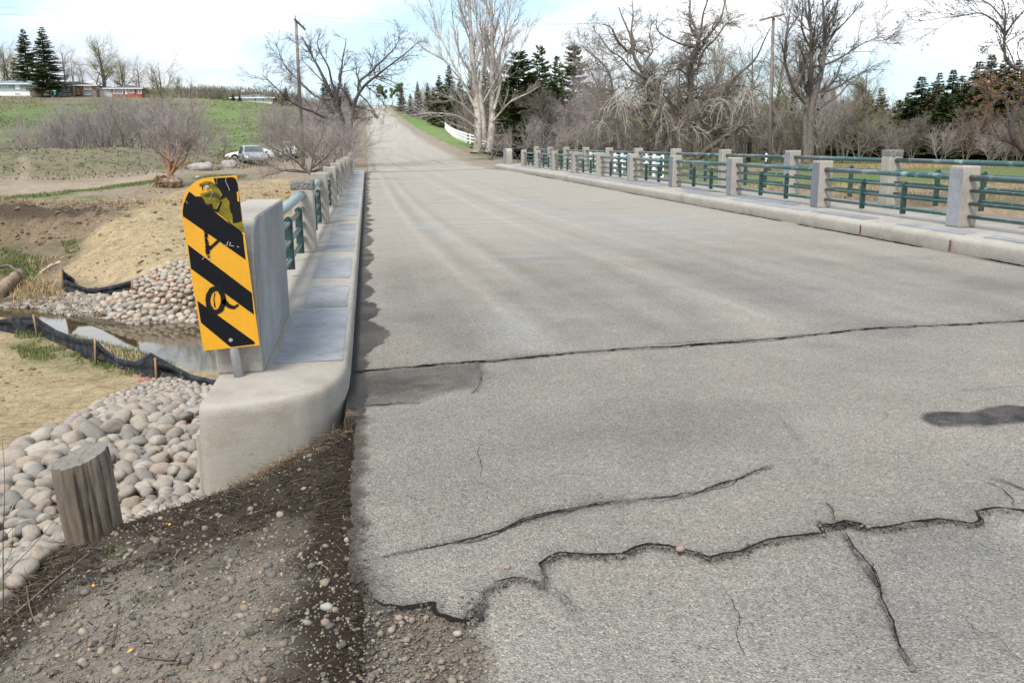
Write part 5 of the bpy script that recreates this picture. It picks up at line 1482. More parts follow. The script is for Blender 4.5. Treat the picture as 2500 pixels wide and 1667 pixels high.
for i, (u, Y, s, w) in enumerate([(1425, 88, 1.25, 'left of the leaning willow crown'), (1478, 82, 1.1, 'rising behind the leaning willow limb'), (1555, 84, 1.15, 'between the leaning willow and its neighbour'), (1622, 80, 1.3, 'directly left of the fork topped willow'), (1668, 86, 1.35, 'behind the fork topped willow'), (1722, 82, 1.25, 'right of the fork topped willow'),
                          (1758, 90, 1.45, 'immediately left of the far utility pole'), (1812, 84, 1.3, 'immediately right of the far utility pole'), (1862, 78, 1.15, 'left of the ash stems'), (1930, 80, 1.1, 'low behind the ash stems'), (1975, 84, 1.0, 'right of the ash stems'), (1375, 92, 1.05, 'beside the rightmost pine')]):
    put_tree('bare_tree', 'tall grey bare tree in the thicket, ' + w, 'tree', BARE[i % 3], (M_bark, tw_mats[i % 5]), from_px(u, Y), i * 1.3, s, 'tall bare trees standing out of the thicket')
# reddish and budding bushes in front of the spruces
for i, (u, Y, s, m, w) in enumerate([(1180, 66, .7, M_bud, 'thin budding bush between the poplar and the inner railing'), (1250, 70, .95, M_bud, 'pale budding bush in front of the dark spruce'), (1325, 72, 1.1, M_brownred, 'brownish bush under the pines'), (1290, 80, 1.45, M_brownred, 'large tangled brown bush spreading before the pines'), (1350, 76, 1.7, M_twig, 'grey tangled bush beside the brown one'),
        (1003, 250, 2.4, M_brownred, 'pinkish bush at the grassy verge'), (1036, 235, 2.4, M_brownred, 'pinkish bush behind the poplar branches'), (958, 320, 2.4, M_bud, 'budding bush on the upper verge'), (1062, 200, 2.0, M_twig_w, 'pale bush under the poplar'), (985, 280, 2.4, M_twig, 'grey bush beside the upper verge'), (1128, 70, .6, M_bud, 'low weedy bush at the poplar foot')]):
    put_tree('bare_bush', w, 'bush', SHRUB[i % 5], (M_bark, m), from_px(u, Y), i * 1.1, s)

# --- red stemmed bush with torn roots
C5 = lambda x, y: ((300 + x / 5.6) / S, (200 + y / 5.6) / S)
h5 = hit(*C5(640, 1440)); Yr = h5[1]
rb0 = np.array(h5)
r_ = np.random.default_rng(61)
limbs = []
for pts, a, b, d in [([(640, 1440), (625, 1250), (640, 1100), (630, 950), (600, 700), (560, 560)], .10, .012, 0), ([(650, 1300), (680, 1100), (720, 900), (660, 700), (700, 500)], .08, .01, 1), ([(660, 1280), (720, 1130), (780, 980), (820, 800), (900, 620), (880, 480)], .07, .01, -1),
        ([(660, 1260), (760, 1160), (860, 1060), (910, 900), (910, 700), (890, 600)], .06, .01, 1), ([(700, 1200), (850, 1110), (980, 1050), (1150, 960)], .04, .008, -1), ([(630, 1200), (540, 1150), (490, 1050)], .04, .008, 1), ([(640, 1080), (560, 1030), (480, 960), (420, 930)], .04, .008, -1),
        ([(640, 1150), (620, 900), (540, 800), (480, 680)], .05, .008, 1), ([(680, 1150), (800, 950), (1000, 700), (1060, 560)], .05, .008, 0), ([(600, 1150), (450, 850), (330, 640)], .04, .008, 0)]:
    limbs.append(limb([C5(*p) for p in pts], Yr, a, b, rb0, d * .8))
mr = tree_mesh('red_bush', limbs, r_, [dict(count=12, length=(.5, 1.3), angle=(15, 45), K=6, t0=.25, up=.03, wob=.16, rr=.55, fall=.3, rmin=.009),
    dict(count=8, length=(.25, .75), angle=(15, 50), K=4, t0=.1, up=.02, wob=.18, rr=.6, fall=.3, rmin=.006),
    dict(count=5, length=(.12, .35), angle=(15, 50), K=3, t0=.1, wob=.2, rr=.7, rmin=.0045)])
t_ = put_tree('uprooted_bush', 'bare bush with orange red lower stems growing from an undercut root mass', 'bush', mr, (M_red, M_twig_p), tuple(rb0))
# dangling roots
Pr = []
for k in range(90):
    p = np.array([r_.uniform(-.55, .35), r_.uniform(-.3, .3), r_.uniform(.15, .55)]); q = [p]
    d = np.array([r_.normal() * .6, r_.normal() * .5, -.2])
    for j in range(6):
        d = d + np.array([r_.normal() * .35, r_.normal() * .3, -.18]); d /= np.linalg.norm(d); q.append(q[-1] + d * r_.uniform(.06, .14))
    Pr.append(q)
v, f = tubes(np.array(Pr), np.linspace(.022, .006, 7)[None] * r_.uniform(.5, 1.6, (90, 1)), 4)
M_root = mat('torn_roots', (.15, .088, .05), .95, var=((5, .4),), rnd=[(.5, .5, .5), (1, 1, 1), (1.5, 1.3, 1.1)])
link('roots', mesh_np('roots', v, f), M_root, t_)

def rock_mesh(seed, sx, sy, sz, rough=.12, sub=3, name='stone', sc=1.4):
    bm = bmesh.new(); bmesh.ops.create_icosphere(bm, subdivisions=sub, radius=1)
    co = np.array([v.co[:] for v in bm.verts])
    n = fbm(co[:, 0] * sc + seed, co[:, 1] * sc + co[:, 2] * 1.3, 1, 3, seed) + .6 * fbm(co[:, 2] * sc - seed, co[:, 0] * sc * 1.2, 1.3, 3, seed + 5)
    r = 1 + rough * n
    sq = 1 / (np.abs(co) ** 2.5).sum(1) ** (1 / 2.5)
    co = co * (r * (0.55 + 0.45 * sq))[:, None] * np.array([sx, sy, sz])
    for v, c in zip(bm.verts, co): v.co = c
    me = bpy.data.meshes.new(name); bm.to_mesh(me); bm.free()
    for p in me.polygons: p.use_smooth = True
    return me

# stump lump beside it
o = link('stump', rock_mesh(5, .45, .35, .34, .5, 4, 'stump', 2.2), mat('split_stump', (.16, .105, .065), .95, var=((6, .4, (1, 1, .2)), (30, .4)), bump=((9, .8, .05),), stain=(((.30, .26, .21), 4, .52, .62),)), None, loc=tuple(np.array(hit(395, 432)) + [0, 0, .22]))
tag(o, 'torn orange brown tree stump lying by the uprooted bush', 'stump')

# --- spreading low shrub by the bridge posts
lb = np.array(hit(722, 425)); lb = np.array([lb[0], 31.0, 0]); lb = np.array(at(722, 430, 31.0)); lb[2] = float(ground(lb[0], 31.0))
limbs = []
for pts, a, b, d in [([(390, 1430), (300, 1330), (180, 1260), (60, 1200), (-30, 1130)], .035, .006, -1), ([(400, 1440), (480, 1300), (380, 1230), (330, 1130), (280, 1060)], .035, .006, 1), ([(410, 1430), (540, 1380), (500, 1300), (420, 1260), (350, 1200)], .03, .006, 0), ([(420, 1400), (560, 1300), (620, 1200), (630, 1080), (600, 960)], .035, .006, 1),
        ([(400, 1430), (250, 1400), (100, 1440), (-50, 1480)], .03, .005, -1), ([(390, 1430), (230, 1420), (120, 1400), (20, 1330), (-60, 1300)], .03, .005, 0), ([(420, 1430), (450, 1250), (520, 1130), (540, 1000)], .03, .006, -1), ([(430, 1430), (560, 1390), (640, 1320), (700, 1200)], .03, .006, 1), ([(400, 1420), (330, 1280), (200, 1160), (110, 1060)], .03, .005, 1)]:
    limbs.append(limb([Z2d(*p) for p in pts], 31, a, b, lb, d * .6))
m_ = tree_mesh('low_shrub', limbs, r_, [dict(count=9, length=(.4, 1.1), angle=(15, 50), K=6, t0=.15, up=.05, wob=.14, rr=.6, fall=.3, rmin=.006), dict(count=7, length=(.2, .55), angle=(15, 50), K=4, t0=.1, up=.03, wob=.16, rr=.6, fall=.3, rmin=.0042), dict(count=3, length=(.1, .25), angle=(15, 50), K=3, t0=.1, wob=.2, rr=.7, rmin=.003)])
put_tree('bare_shrub', 'low leafless shrub spreading sideways just outside the left railing', 'shrub', m_, (M_bark, M_twig), tuple(lb))
put_tree('bare_shrub', 'bushy leafless shrub between the low shrub and the elm trunk', 'shrub', SHRUB[1], (M_bark, M_twig), from_px(745, 40), .7, .75)
put_tree('bare_shrub', 'leafless shrub growing below the last left railing posts', 'shrub', SHRUB[2], (M_bark, M_twig_d), from_px(770, 50), 2.7, .85)

# --- tree with young bronze leaves at the right edge
C4e = C4
Yo = 27.0
ob = at(*C4(2480, 1240), Yo); ob[2] = float(ground(ob[0], Yo))
limbs = [limb([C4(*q) for q in p], Yo, a, b, ob, d) for p, a, b, d in [
    ([(2480, 1500), (2380, 1240), (2270, 1160), (2235, 1080), (2240, 980), (2290, 880), (2350, 800), (2420, 700), (2440, 560), (2420, 480)], .13, .06, 0),
    ([(2430, 600), (2330, 580), (2240, 545), (2195, 480), (2185, 380), (2195, 290), (2190, 210)], .06, .03, 0),
    ([(2195, 285), (2150, 200), (2060, 140), (2000, 100), (1900, 120), (1800, 140), (1700, 145)], .032, .012, .5),
    ([(2195, 285), (2260, 190), (2330, 110), (2400, 40)], .032, .012, -.5),
    ([(2190, 230), (2200, 120), (2180, 20), (2150, -80)], .028, .01, .4),
    ([(2200, 290), (2300, 270), (2400, 250)], .015, .005, 0),
    ([(2190, 300), (2120, 340), (2050, 400), (1990, 440)], .014, .004, -.5),
    ([(2180, 160), (2080, 40), (1960, -20), (1850, -40)], .026, .01, .6),
    ([(2320, 520), (2290, 420), (2310, 330)], .02, .005, .3),
    ([(2240, 1080), (2180, 1000), (2100, 940), (2060, 860)], .02, .005, .5),
    ([(2350, 800), (2250, 760), (2150, 760), (2070, 800)], .03, .006, -.6),
    ([(2400, 700), (2300, 680), (2200, 640), (2120, 680)], .03, .006, .4),
    ([(2250, 950), (2300, 1000), (2340, 1100)], .02, .005, .2)]]
mo = tree_mesh('maple', limbs, r_, [dict(count=8, length=(.5, 1.3), angle=(20, 50), K=6, t0=.2, up=.02, wob=.12, rr=.5, fall=.3, rmin=.0085), dict(count=7, length=(.2, .55), angle=(20, 55), K=4, t0=.15, up=.0, wob=.14, rr=.6, fall=.3, rmin=.006)])
def leaf_mesh(P, n, size, seed, name='leaves', zsel=None):
    r = np.random.default_rng(seed)
    tips = P[:, -2:].reshape(-1, 3)
    if zsel is not None: tips = tips[zsel(tips)]
    i = r.integers(0, len(tips), n)
    c = tips[i] + r.normal(size=(n, 3)) * size * .8
    a = r.normal(size=(n, 3)); a /= np.linalg.norm(a, axis=1, keepdims=True)
    b = np.cross(a, r.normal(size=(n, 3))); b /= np.linalg.norm(b, axis=1, keepdims=True)
    s = size * r.uniform(.5, 1.2, (n, 1))
    V = np.stack([c - a * s, c + b * s * .45, c + a * s, c - b * s * .45], 1).reshape(-1, 3)
    return mesh_np(name, V, np.arange(4 * n).reshape(-1, 4), smooth=False)
zmid = at(*C4(2200, 500), Yo)[2] - ob[2]
lf1 = leaf_mesh(mo[2][-1][0], 6000, .024, 3, zsel=lambda t: t[:, 2] < zmid)
lf2 = leaf_mesh(mo[2][-1][0], 1500, .034, 4, zsel=lambda t: t[:, 2] > zmid)
put_tree('maple_tree', 'crooked dark tree with small bronze leaves at the creek bank edge', 'tree', (mo[0], mo[1], ('leaves', lf1, M_leaf_o), ('buds', lf2, M_leaf_d)), (M_bark_d, M_twig_d), tuple(ob))

# --- conifers
def conifer(name, seed, h, w, tiers=34, per=7, droop_=.25, dens=1.0, top=.008, shape=1.0, blade=.30, bw=.05, bottom=.06, irregular=.25):
    r = np.random.default_rng(seed)
    trunk = tube_mesh([(0, 0, -.1), (r.normal() * .05, r.normal() * .05, h * .5), (0, 0, h * .995)], [h * .016, h * .010, .01], 8, name + '_trunk')
    n = tiers * per
    zf = np.sort(bottom + (1 - bottom) * (np.repeat(np.arange(tiers), per) + r.uniform(-.4, .4, n)) / tiers)
    zf = np.clip(zf, bottom, .985)
    az = r.uniform(0, 6.283, n)
    ln = w * (1 - zf) ** shape * (1 - irregular + irregular * 2 * r.random(n)) + top * h * .5
    ln *= np.interp(zf, [bottom, bottom + .12, 1], [.75, 1, 1])
    K = 6; t = np.linspace(0, 1, K)
    P = np.zeros((n, K, 3))
    P[:, :, 0] = np.cos(az)[:, None] * ln[:, None] * t
    P[:, :, 1] = np.sin(az)[:, None] * ln[:, None] * t
    rise = np.interp(zf, [0, .5, .9, 1], [-droop_, -.16, .05, .5])
    P[:, :, 2] = (zf * h)[:, None] + ln[:, None] * (rise[:, None] * t + .16 * t ** 2 * (1 + 0 * t))
    R = np.linspace(.02, .005, K)[None] * np.ones((n, 1)) * (h / 9)
    bv, bf = tubes(P, R, 3)
    # needle sprays: side shoots in flat fans, many short blades
    cnt = np.maximum(8, (ln / w * 90 * dens)).astype(int)
    idx = np.repeat(np.arange(n), cnt); M = len(idx)
    tt = r.uniform(.12, 1.03, M); f = np.clip(tt, 0, .999) * (K - 1); i0 = f.astype(int); fr = (f - i0)[:, None]
    c = P[idx, i0] * (1 - fr) + P[idx, i0 + 1] * fr
    d = P[idx, i0 + 1] - P[idx, i0]; d /= np.linalg.norm(d, axis=1, keepdims=True) + 1e-9
    side = np.cross(d, [0, 0, 1.0]); side /= np.linalg.norm(side, axis=1, keepdims=True) + 1e-9
    sg_ = np.where(r.random(M) < .5, 1, -1)[:, None]
    dirn = d * r.uniform(.3, 1, (M, 1)) + side * sg_ * r.uniform(.2, 1, (M, 1)) + np.array([0, 0, 1]) * r.uniform(-.45, .12, (M, 1))
    dirn /= np.linalg.norm(dirn, axis=1, keepdims=True)
    L_ = (blade * (h / 9) * r.uniform(.6, 1.5, M) * np.interp(tt, [0, .6, 1], [1.2, 1, .6]))[:, None]
    L_ = L_ * np.interp(ln[idx], [0, w * .4, w], [.45, .9, 1.15])[:, None]
    nrm_ = np.cross(dirn, r.normal(size=(M, 3)) * .4 + np.array([0, 0, 1.0])); nrm_ /= np.linalg.norm(nrm_, axis=1, keepdims=True)
    wd = bw * (h / 9) * r.uniform(.6, 1.3, (M, 1))
    c = c + r.normal(size=(M, 3)) * .02
    V = np.stack([c - nrm_ * wd * .5, c + dirn * L_ * .55 - nrm_ * wd, c + dirn * L_, c + dirn * L_ * .55 + nrm_ * wd], 1).reshape(-1, 3)
    F = np.arange(4 * M).reshape(-1, 4)
    me = mesh_np(name + '_crown', np.concatenate([V, bv]), np.concatenate([F, bf + len(V)]), smooth=False)
    return trunk, me
SPR = [conifer('spruce', 200 + i, 9, 2.3, tiers=34, per=9, dens=1.5, blade=.32, bw=.050) for i in range(3)]
SPB = conifer('big_spruce', 210, 10, 3.1, tiers=36, per=10, dens=2.0, shape=.62, blade=.32, bw=.05, bottom=.03, irregular=.35)
PIN = [conifer('pine', 220 + i, 9, 2.0, tiers=24, per=7, dens=1.7, shape=.6, blade=.30, bw=.05, bottom=.30, irregular=.4, droop_=-.1) for i in range(2)]
TSP = [conifer('tall_spruce', 230 + i, 16, 3.1, tiers=40, per=8, dens=1.2, shape=.85, blade=.30, bw=.05, irregular=.4) for i in range(2)]
def scale_to(u, Y, vtop, h):
    g = from_px(u, Y); zt_ = at(u, vtop, Y)[2]
    return g, max(.2, (zt_ - g[2]) / h)
def put_con(name, label, meshes, m, u, Y, vtop, h, wide=1.0, rz=0, group=None, cat='tree'):
    g, s = scale_to(u, Y, vtop, h)
    return put_tree(name, label, cat, meshes, (M_bark_d, m), g, rz, (s * wide, s * wide, s), group)
put_con('spruce_tree', 'tall dark spruce over the bungalows, the left one of the pair', TSP[0], M_needle, 80, 246, 66, 16, 1.35, .3)
put_con('spruce_tree', 'tall dark spruce over the bungalows, the right one of the pair', TSP[1], M_needle, 122, 238, 62, 16, 1.45, 1.3)
put_con('spruce_tree', 'large dark green spruce right of the white poplar', SPB, M_needle, 1192, 84, 118, 10, 1.35, .8)
put_con('spruce_tree', 'dark spruce with boughs reaching the ground behind the fence rails', SPB, M_needle, 1218, 92, 170, 10, 1.15, 2.2)
put_con('pine_tree', 'open crowned pine just right of the large dark spruce', PIN[0], M_needle_y, 1240, 100, 103, 9, .85, .4)
put_con('pine_tree', 'slim pine between two taller pines', PIN[1], M_needle_y, 1281, 104, 126, 9, .7, 1.4)
put_con('pine_tree', 'bushy yellowish green pine, widest of the three pines', PIN[1], M_needle_y, 1318, 98, 102, 9, 1.15, 2.4)
put_con('spruce_tree', 'broad spruce hidden low behind the brown bushes', SPB, M_needle_b, 1268, 96, 185, 10, 1.35, 1.2)
put_con('spruce_tree', 'broad dark spruce low behind the grey bushes', SPB, M_needle, 1355, 100, 200, 10, 1.2, 3.2)
for i, (u, Y, vt, wd, w) in enumerate([(925, 300, 193, 1.0, 'nearest the crest of the road'), (962, 250, 186, .8, 'second from the road crest'), (985, 240, 190, .9, 'small, above the pinkish bushes'), (1012, 200, 172, 1.3, 'broad brownish one'), (1034, 190, 148, 1.1, 'tall one left of the poplar'), (1058, 180, 175, 1.0, 'directly behind the poplar limbs'), (1085, 170, 165, 1.1, 'behind the poplar trunk'), (1115, 160, 155, .9, 'between the poplar stems'), (1146, 150, 148, .9, 'slim one right of the poplar stems'), (1165, 140, 175, 1.0, 'low one beside the large spruce'), (998, 230, 200, 1.1, 'low one in the roadside row'), (945, 280, 215, 1.1, 'lowest one near the road crest')]):
    put_con('spruce_tree', 'distant dark spruce in the roadside row, ' + w, SPR[i % 3], M_needle if i % 3 else M_needle_b, u, Y, vt, 9, wd, i, 'spruces in a row along the far road')
for i, (u, Y, vt, wd, w) in enumerate([(1930, 96, 228, .9, 'low'), (1990, 94, 206, .9, 'brownish, half hidden by twigs'), (2018, 90, 201, .9, 'slim brownish'), (2108, 86, 174, 1.2, 'yellowish leftmost of the dark group'), (2080, 88, 211, 1.0, 'low beside the yellowish one'), (2148, 84, 166, .8, 'narrow'), (2178, 82, 158, .9, 'thin topped'), (2210, 80, 188, 1.1, 'low between taller ones'), (2236, 80, 140, 1.1, 'broad and tall'), (2262, 78, 123, .9, 'tallest'), (2294, 76, 128, .9, 'tall beside the tallest'), (2325, 76, 136, 1.0, 'tall near the nest tree'), (2345, 72, 143, 1.0, 'last before the bronze leaved tree'), (2135, 92, 188, 1.2, 'in the second line'), (2200, 90, 173, 1.2, 'dark in the second line'), (2060, 90, 228, 1.4, 'squat at the outer end of the group'), (2165, 76, 210, 1.4, 'squat before the narrow one'), (2222, 74, 214, 1.5, 'squat before the broad one'), (2282, 70, 193, 1.4, 'squat below the tallest'), (2312, 70, 170, 1.3, 'stout below the nest tree'), (1962, 100, 234, 1.3, 'squat behind the tall ash twigs')]):
    put_con('spruce_tree', 'dark spruce behind the meadow thicket, ' + w, SPR[(i + 1) % 3], M_needle_b if i < 3 else M_needle, u, Y, vt, 9, wd * 1.55, i * 2, 'spruces behind the meadow thicket')
put_con('spruce_tree', 'small dark evergreen on the crest right of the white house', SPR[0], M_needle, 662, 235, 198, 9, 1.3, 0)
put_con('spruce_tree', 'smaller dark evergreen on the crest beside the utility pole', SPR[1], M_needle, 690, 238, 208, 9, 1.3, 1)
put_con('spruce_tree', 'pointed dark evergreen rising behind the elm limbs', SPR[2], M_needle_b, 752, 215, 178, 9, 1.3, 2)
put_con('spruce_tree', 'dark evergreen behind the elm fork', SPR[0], M_needle_b, 798, 215, 190, 9, 1.4, 3)
put_con('spruce_tree', 'broad evergreen low behind the elm trunk', SPR[1], M_needle_b, 775, 220, 198, 9, 1.6, 4)
put_con('spruce_tree', 'tiny dark evergreen on the crest left of the mast', SPR[2], M_needle, 541, 240, 224, 9, 1.6, 5)
put_con('spruce_tree', 'tiny dark evergreen right beside the antenna mast', SPR[0], M_needle, 556, 242, 229, 9, 1.6, 5)
# green leafy trees at the top of the road
r_ = np.random.default_rng(77)
def leafy(name, seed, h, w, n=2600):
    r = np.random.default_rng(seed)
    tr_, cr_, pool = auto_tree(name, seed, h, w, stems=2, lean=.3, r=.15, lv=[dict(count=10, length=(w * .5, w), angle=(25, 60), K=6, t0=.2, up=.05, wob=.13, rr=.55, fall=.4, rmin=.02)])
    return tr_, leaf_mesh(pool[-1][0].repeat(1, axis=0), n, .28, seed, 'leafy_crown')
M_leaf_g = mat('fresh_green_leaves', (.115, .165, .065), .8, rnd=[(.6, .65, .6), (1, 1, 1), (1.4, 1.35, 1.1)])
LEAFY = leafy('leafy_tree', 5, 6, 3)
put_tree('leafy_tree', 'small green leafed tree at the top of the road, the left one', 'tree', LEAFY, (M_bark, M_leaf_g), from_px(884, 392), 0, 1.25)
put_tree('leafy_tree', 'small green leafed tree at the top of the road beside a dark spruce', 'tree', LEAFY, (M_bark, M_leaf_g), from_px(902, 385), 2, 1.35)
# ------------------------------------------------------------------ scattering of many small pieces in one mesh
def ico(sub=1):
    bm = bmesh.new(); bmesh.ops.create_icosphere(bm, subdivisions=sub, radius=1)
    v = np.array([q.co[:] for q in bm.verts]); f = np.array([[w.index for w in p.verts] for p in bm.faces]); bm.free()
    return v, f
def rotm(rng, n, full=True):
    a, b, c = (rng.uniform(0, 6.283, n) for _ in range(3))
    if not full: b = rng.normal(size=n) * .25; c = rng.normal(size=n) * .25
    ca, sa, cb, sb, cc, sc = np.cos(a), np.sin(a), np.cos(b), np.sin(b), np.cos(c), np.sin(c)
    Rz = np.zeros((n, 3, 3)); Rz[:, 0, 0] = ca; Rz[:, 0, 1] = -sa; Rz[:, 1, 0] = sa; Rz[:, 1, 1] = ca; Rz[:, 2, 2] = 1
    Rx = np.zeros((n, 3, 3)); Rx[:, 0, 0] = 1; Rx[:, 1, 1] = cb; Rx[:, 1, 2] = -sb; Rx[:, 2, 1] = sb; Rx[:, 2, 2] = cb
    Ry = np.zeros((n, 3, 3)); Ry[:, 1, 1] = 1; Ry[:, 0, 0] = cc; Ry[:, 0, 2] = sc; Ry[:, 2, 0] = -sc; Ry[:, 2, 2] = cc
    return Rz @ Rx @ Ry
def pebbles(name, pos, r, rng, sub=1, flatness=(.45, .9), smooth=True, jag=.12, full=False):
    v, f = ico(sub); n = len(pos)
    V = v[None] * (1 + jag * rng.normal(size=(n, len(v), 1)))
    sc_ = np.stack([np.ones(n), rng.uniform(.6, 1, n), rng.uniform(flatness[0], flatness[1], n)], -1)
    V = V * sc_[:, None, :]
    V = np.einsum('nij,nkj->nki', rotm(rng, n, full), V) * np.asarray(r)[:, None, None] + pos[:, None, :]
    F = f[None] + (np.arange(n) * len(v))[:, None, None]
    return mesh_np(name, V.reshape(-1, 3), F.reshape(-1, 3), smooth)

def road_top(x, y):
    """height of the near road or the ground, whichever is on top"""
    g = ground(x, y)
    return np.where((x > left_edge(y)) & (y < 49), np.maximum(g, -0.004), g)

M_peb = mat('gravel_pebbles', (.175, .158, .138), .9, var=((60, .2),), coord='World', rnd=[(.35, .36, .38), (.7, .7, .7), (.95, .93, .9), (1.25, 1.05, .9), (.6, .62, .66), (1.6, 1.5, 1.35), (.85, .8, .75)])
rp = np.random.default_rng(31)
n = 15000
x = rp.uniform(-1.62, -.10, n); y = rp.uniform(1.7, 4.95, n)
ex = np.interp(y, [-12, 1.5, 3.2, 3.7, 4.1, 4.32, 4.5, 4.86, 4.9], [-1.7, -1.6, -1.5, -1.50, -1.50, -1.30, -1.12, -0.97, -0.97])
dens = np.clip(1.15 - .95 * ss(2.9, 3.9, y) - .35 * (x > -.3) - .3 * (np.abs(x - ex) < .2) + .4 * fbm(x, y, 2.2, 3, 501), .06, 1)
k = (x > ex - .06) & (rp.random(n) < dens)
x, y = x[k], y[k]
r = np.minimum(.0035 * (1 + rp.pareto(2.6, len(x))), .020)
pos = np.stack([x, y, ground(x, y, True) + r * .25], -1)
tag(link('gravel', pebbles('gravel', pos, r, rp, 1), M_peb), 'loose mixed gravel lying on the dark shoulder', None, kind='stuff')
# grit and pebbles in the broken corner of the asphalt, strays on the road
n = 900
P_ = []
while len(P_) < n:
    u, v = rp.uniform(795, 1150), rp.uniform(1385, 1568)
    if u > 1105 and v < 1430: continue
    if rp.random() < (u - 850) / 420: continue
    P_.append(flat(u, v, -.015)[:2])
for _ in range(170):
    P_.append((rp.uniform(-.1, 4.5), rp.uniform(2, 9)))
P_ = np.array(P_)
r = np.minimum(.003 * (1 + rp.pareto(2.2, len(P_))), .016); r[n:] = np.minimum(r[n:], .007)
zz_ = np.where(np.arange(len(P_)) < n, -.020, .0)
tag(link('grit', pebbles('grit', np.concatenate([P_, zz_[:, None]], 1), r, rp, 1), M_peb), 'small pebbles and grit in the broken corner of the asphalt', None, kind='stuff')
M_stone1 = mat('pinkish_stone', (.26, .19, .15), .9, var=((30, .2),)); M_stone2 = mat('white_stone', (.29, .28, .255), .9, var=((30, .15),)); M_clod = mat('tar_clod', (.035, .032, .03), .95, bump=((60, 1, .01),))
for (u, v, r_s, m, lab) in ((1562, 1264, .017, M_stone1, 'small pinkish stone lying on the long crack in the road'), (1050, 1450, .014, M_stone2, 'small white stone in the broken asphalt corner'), (916, 1414, .014, M_stone1, 'pink flat pebble at the pothole edge'), (1098, 1414, .020, M_clod, 'black crumb of asphalt at the pothole edge'), (752, 1407, .022, M_stone2, 'pale rounded stone beside the asphalt edge'), (1165, 1305, .012, M_stone1, 'brown pebble near the patch corner')):
    px_, py_, _ = flat(u, v, 0.0 if u > 800 else -.03)
    o = link('stone', rock_mesh(int(u), r_s, r_s * .8, r_s * .7, .25, 2), m, None, (px_, py_, (0 if u > 1150 else -.012 if u > 800 else float(ground(px_, py_))) + r_s * .4)); tag(o, lab, 'stone')

# dry stalks, roots and straw litter
def sticks(name, pos, L_, r, rng, m, K=4, rise=.12, label=None, kind='stuff', curl=.35, parent=None):
    n = len(pos); az = rng.uniform(0, 6.283, n)
    d = np.stack([np.cos(az), np.sin(az), rng.normal(size=n) * rise], -1)
    P = np.zeros((n, K, 3)); P[:, 0] = pos
    for k in range(1, K):
        d = d + rng.normal(size=(n, 3)) * np.array([curl, curl, rise * .6]); d /= np.linalg.norm(d, axis=1, keepdims=True)
        P[:, k] = P[:, k - 1] + d * (L_ / (K - 1))[:, None]
    g = road_top(P[:, :, 0].ravel(), P[:, :, 1].ravel()).reshape(n, K)
    P[:, :, 2] = np.maximum(P[:, :, 2], g + .002)
    V, F = tubes(P, np.asarray(r)[:, None] * np.linspace(1, .5, K)[None], 3)
    o = link(name, mesh_np(name, V, F), m, parent)
    return tag(o, label, None, kind=kind)
M_litter = mat('dry_litter', (.145, .112, .082), .95, rnd=[(.25, .24, .22), (.6, .55, .5), (1, 1, 1), (1.6, 1.55, 1.4), (.5, .45, .4), (2.1, 2.0, 1.8)], coord='World')
M_dark_lit = mat('dark_litter', (.038, .028, .021), .95, rnd=[(.5, .5, .5), (1, 1, 1), (1.8, 1.6, 1.4)], coord='World')
def kerb_line(t):
    pts = np.array([(-.19, 5.10), (-.30, 4.98), (-.45, 4.84), (-.62, 4.76), (-.8, 4.73), (-.95, 4.74)])
    s = np.linspace(0, 1, len(pts)); return np.stack([np.interp(t, s, pts[:, 0]), np.interp(t, s, pts[:, 1])], -1)
n = 1500
t = rp.random(n); p = kerb_line(t); p += np.stack([rp.normal(size=n) * .04, -np.abs(rp.normal(size=n)) * .09], -1)
e_y = rp.uniform(1.9, 4.7, 1300); e_x = np.interp(e_y, [1.5, 3.2, 3.7, 4.1, 4.32, 4.5, 4.86], [-1.6, -1.5, -1.5, -1.5, -1.3, -1.12, -0.97]) + rp.normal(size=1300) * .09
a_ = np.stack([rp.uniform(-1.4, -.12, 1100), rp.uniform(1.9, 4.7, 1100)], -1)
allp = np.concatenate([p, np.stack([e_x, e_y], -1), a_])
allp = np.column_stack([allp, ground(allp[:, 0], allp[:, 1]) + .004 + .02 * rp.random(len(allp)) * (np.arange(len(allp)) < 2800)])
sticks('dry_litter', allp, rp.uniform(.02, .11, len(allp)), rp.uniform(.0006, .0019, len(allp)), rp, M_litter, label='dry stalks, roots and straw strewn along the shoulder and kerb foot')
n = 14000
x = rp.uniform(-1.62, -.05, n); y = rp.uniform(1.9, 4.95, n)
ex = np.interp(y, [-12, 1.5, 3.2, 3.7, 4.1, 4.32, 4.5, 4.86, 4.9], [-1.7, -1.6, -1.5, -1.50, -1.50, -1.30, -1.12, -0.97, -0.97])
keep = (x > ex - .1) & (rp.random(n) < np.clip(.12 + ss(3.3, 4.0, y + .5 * fbm(x, y, 2, 3, 77)) + (1 - ss(.08, .3, -x)) + (1 - ss(.1, .3, np.abs(x - ex))) * .9, 0, 1))
x, y = x[keep], y[keep]
sticks('dark_litter', np.stack([x, y, ground(x, y) + .002], -1), rp.uniform(.008, .04, len(x)), rp.uniform(.001, .004, len(x)), rp, M_dark_lit, K=3, rise=.25, label='dark crumbly leaf mould and rootlets along the asphalt edge')
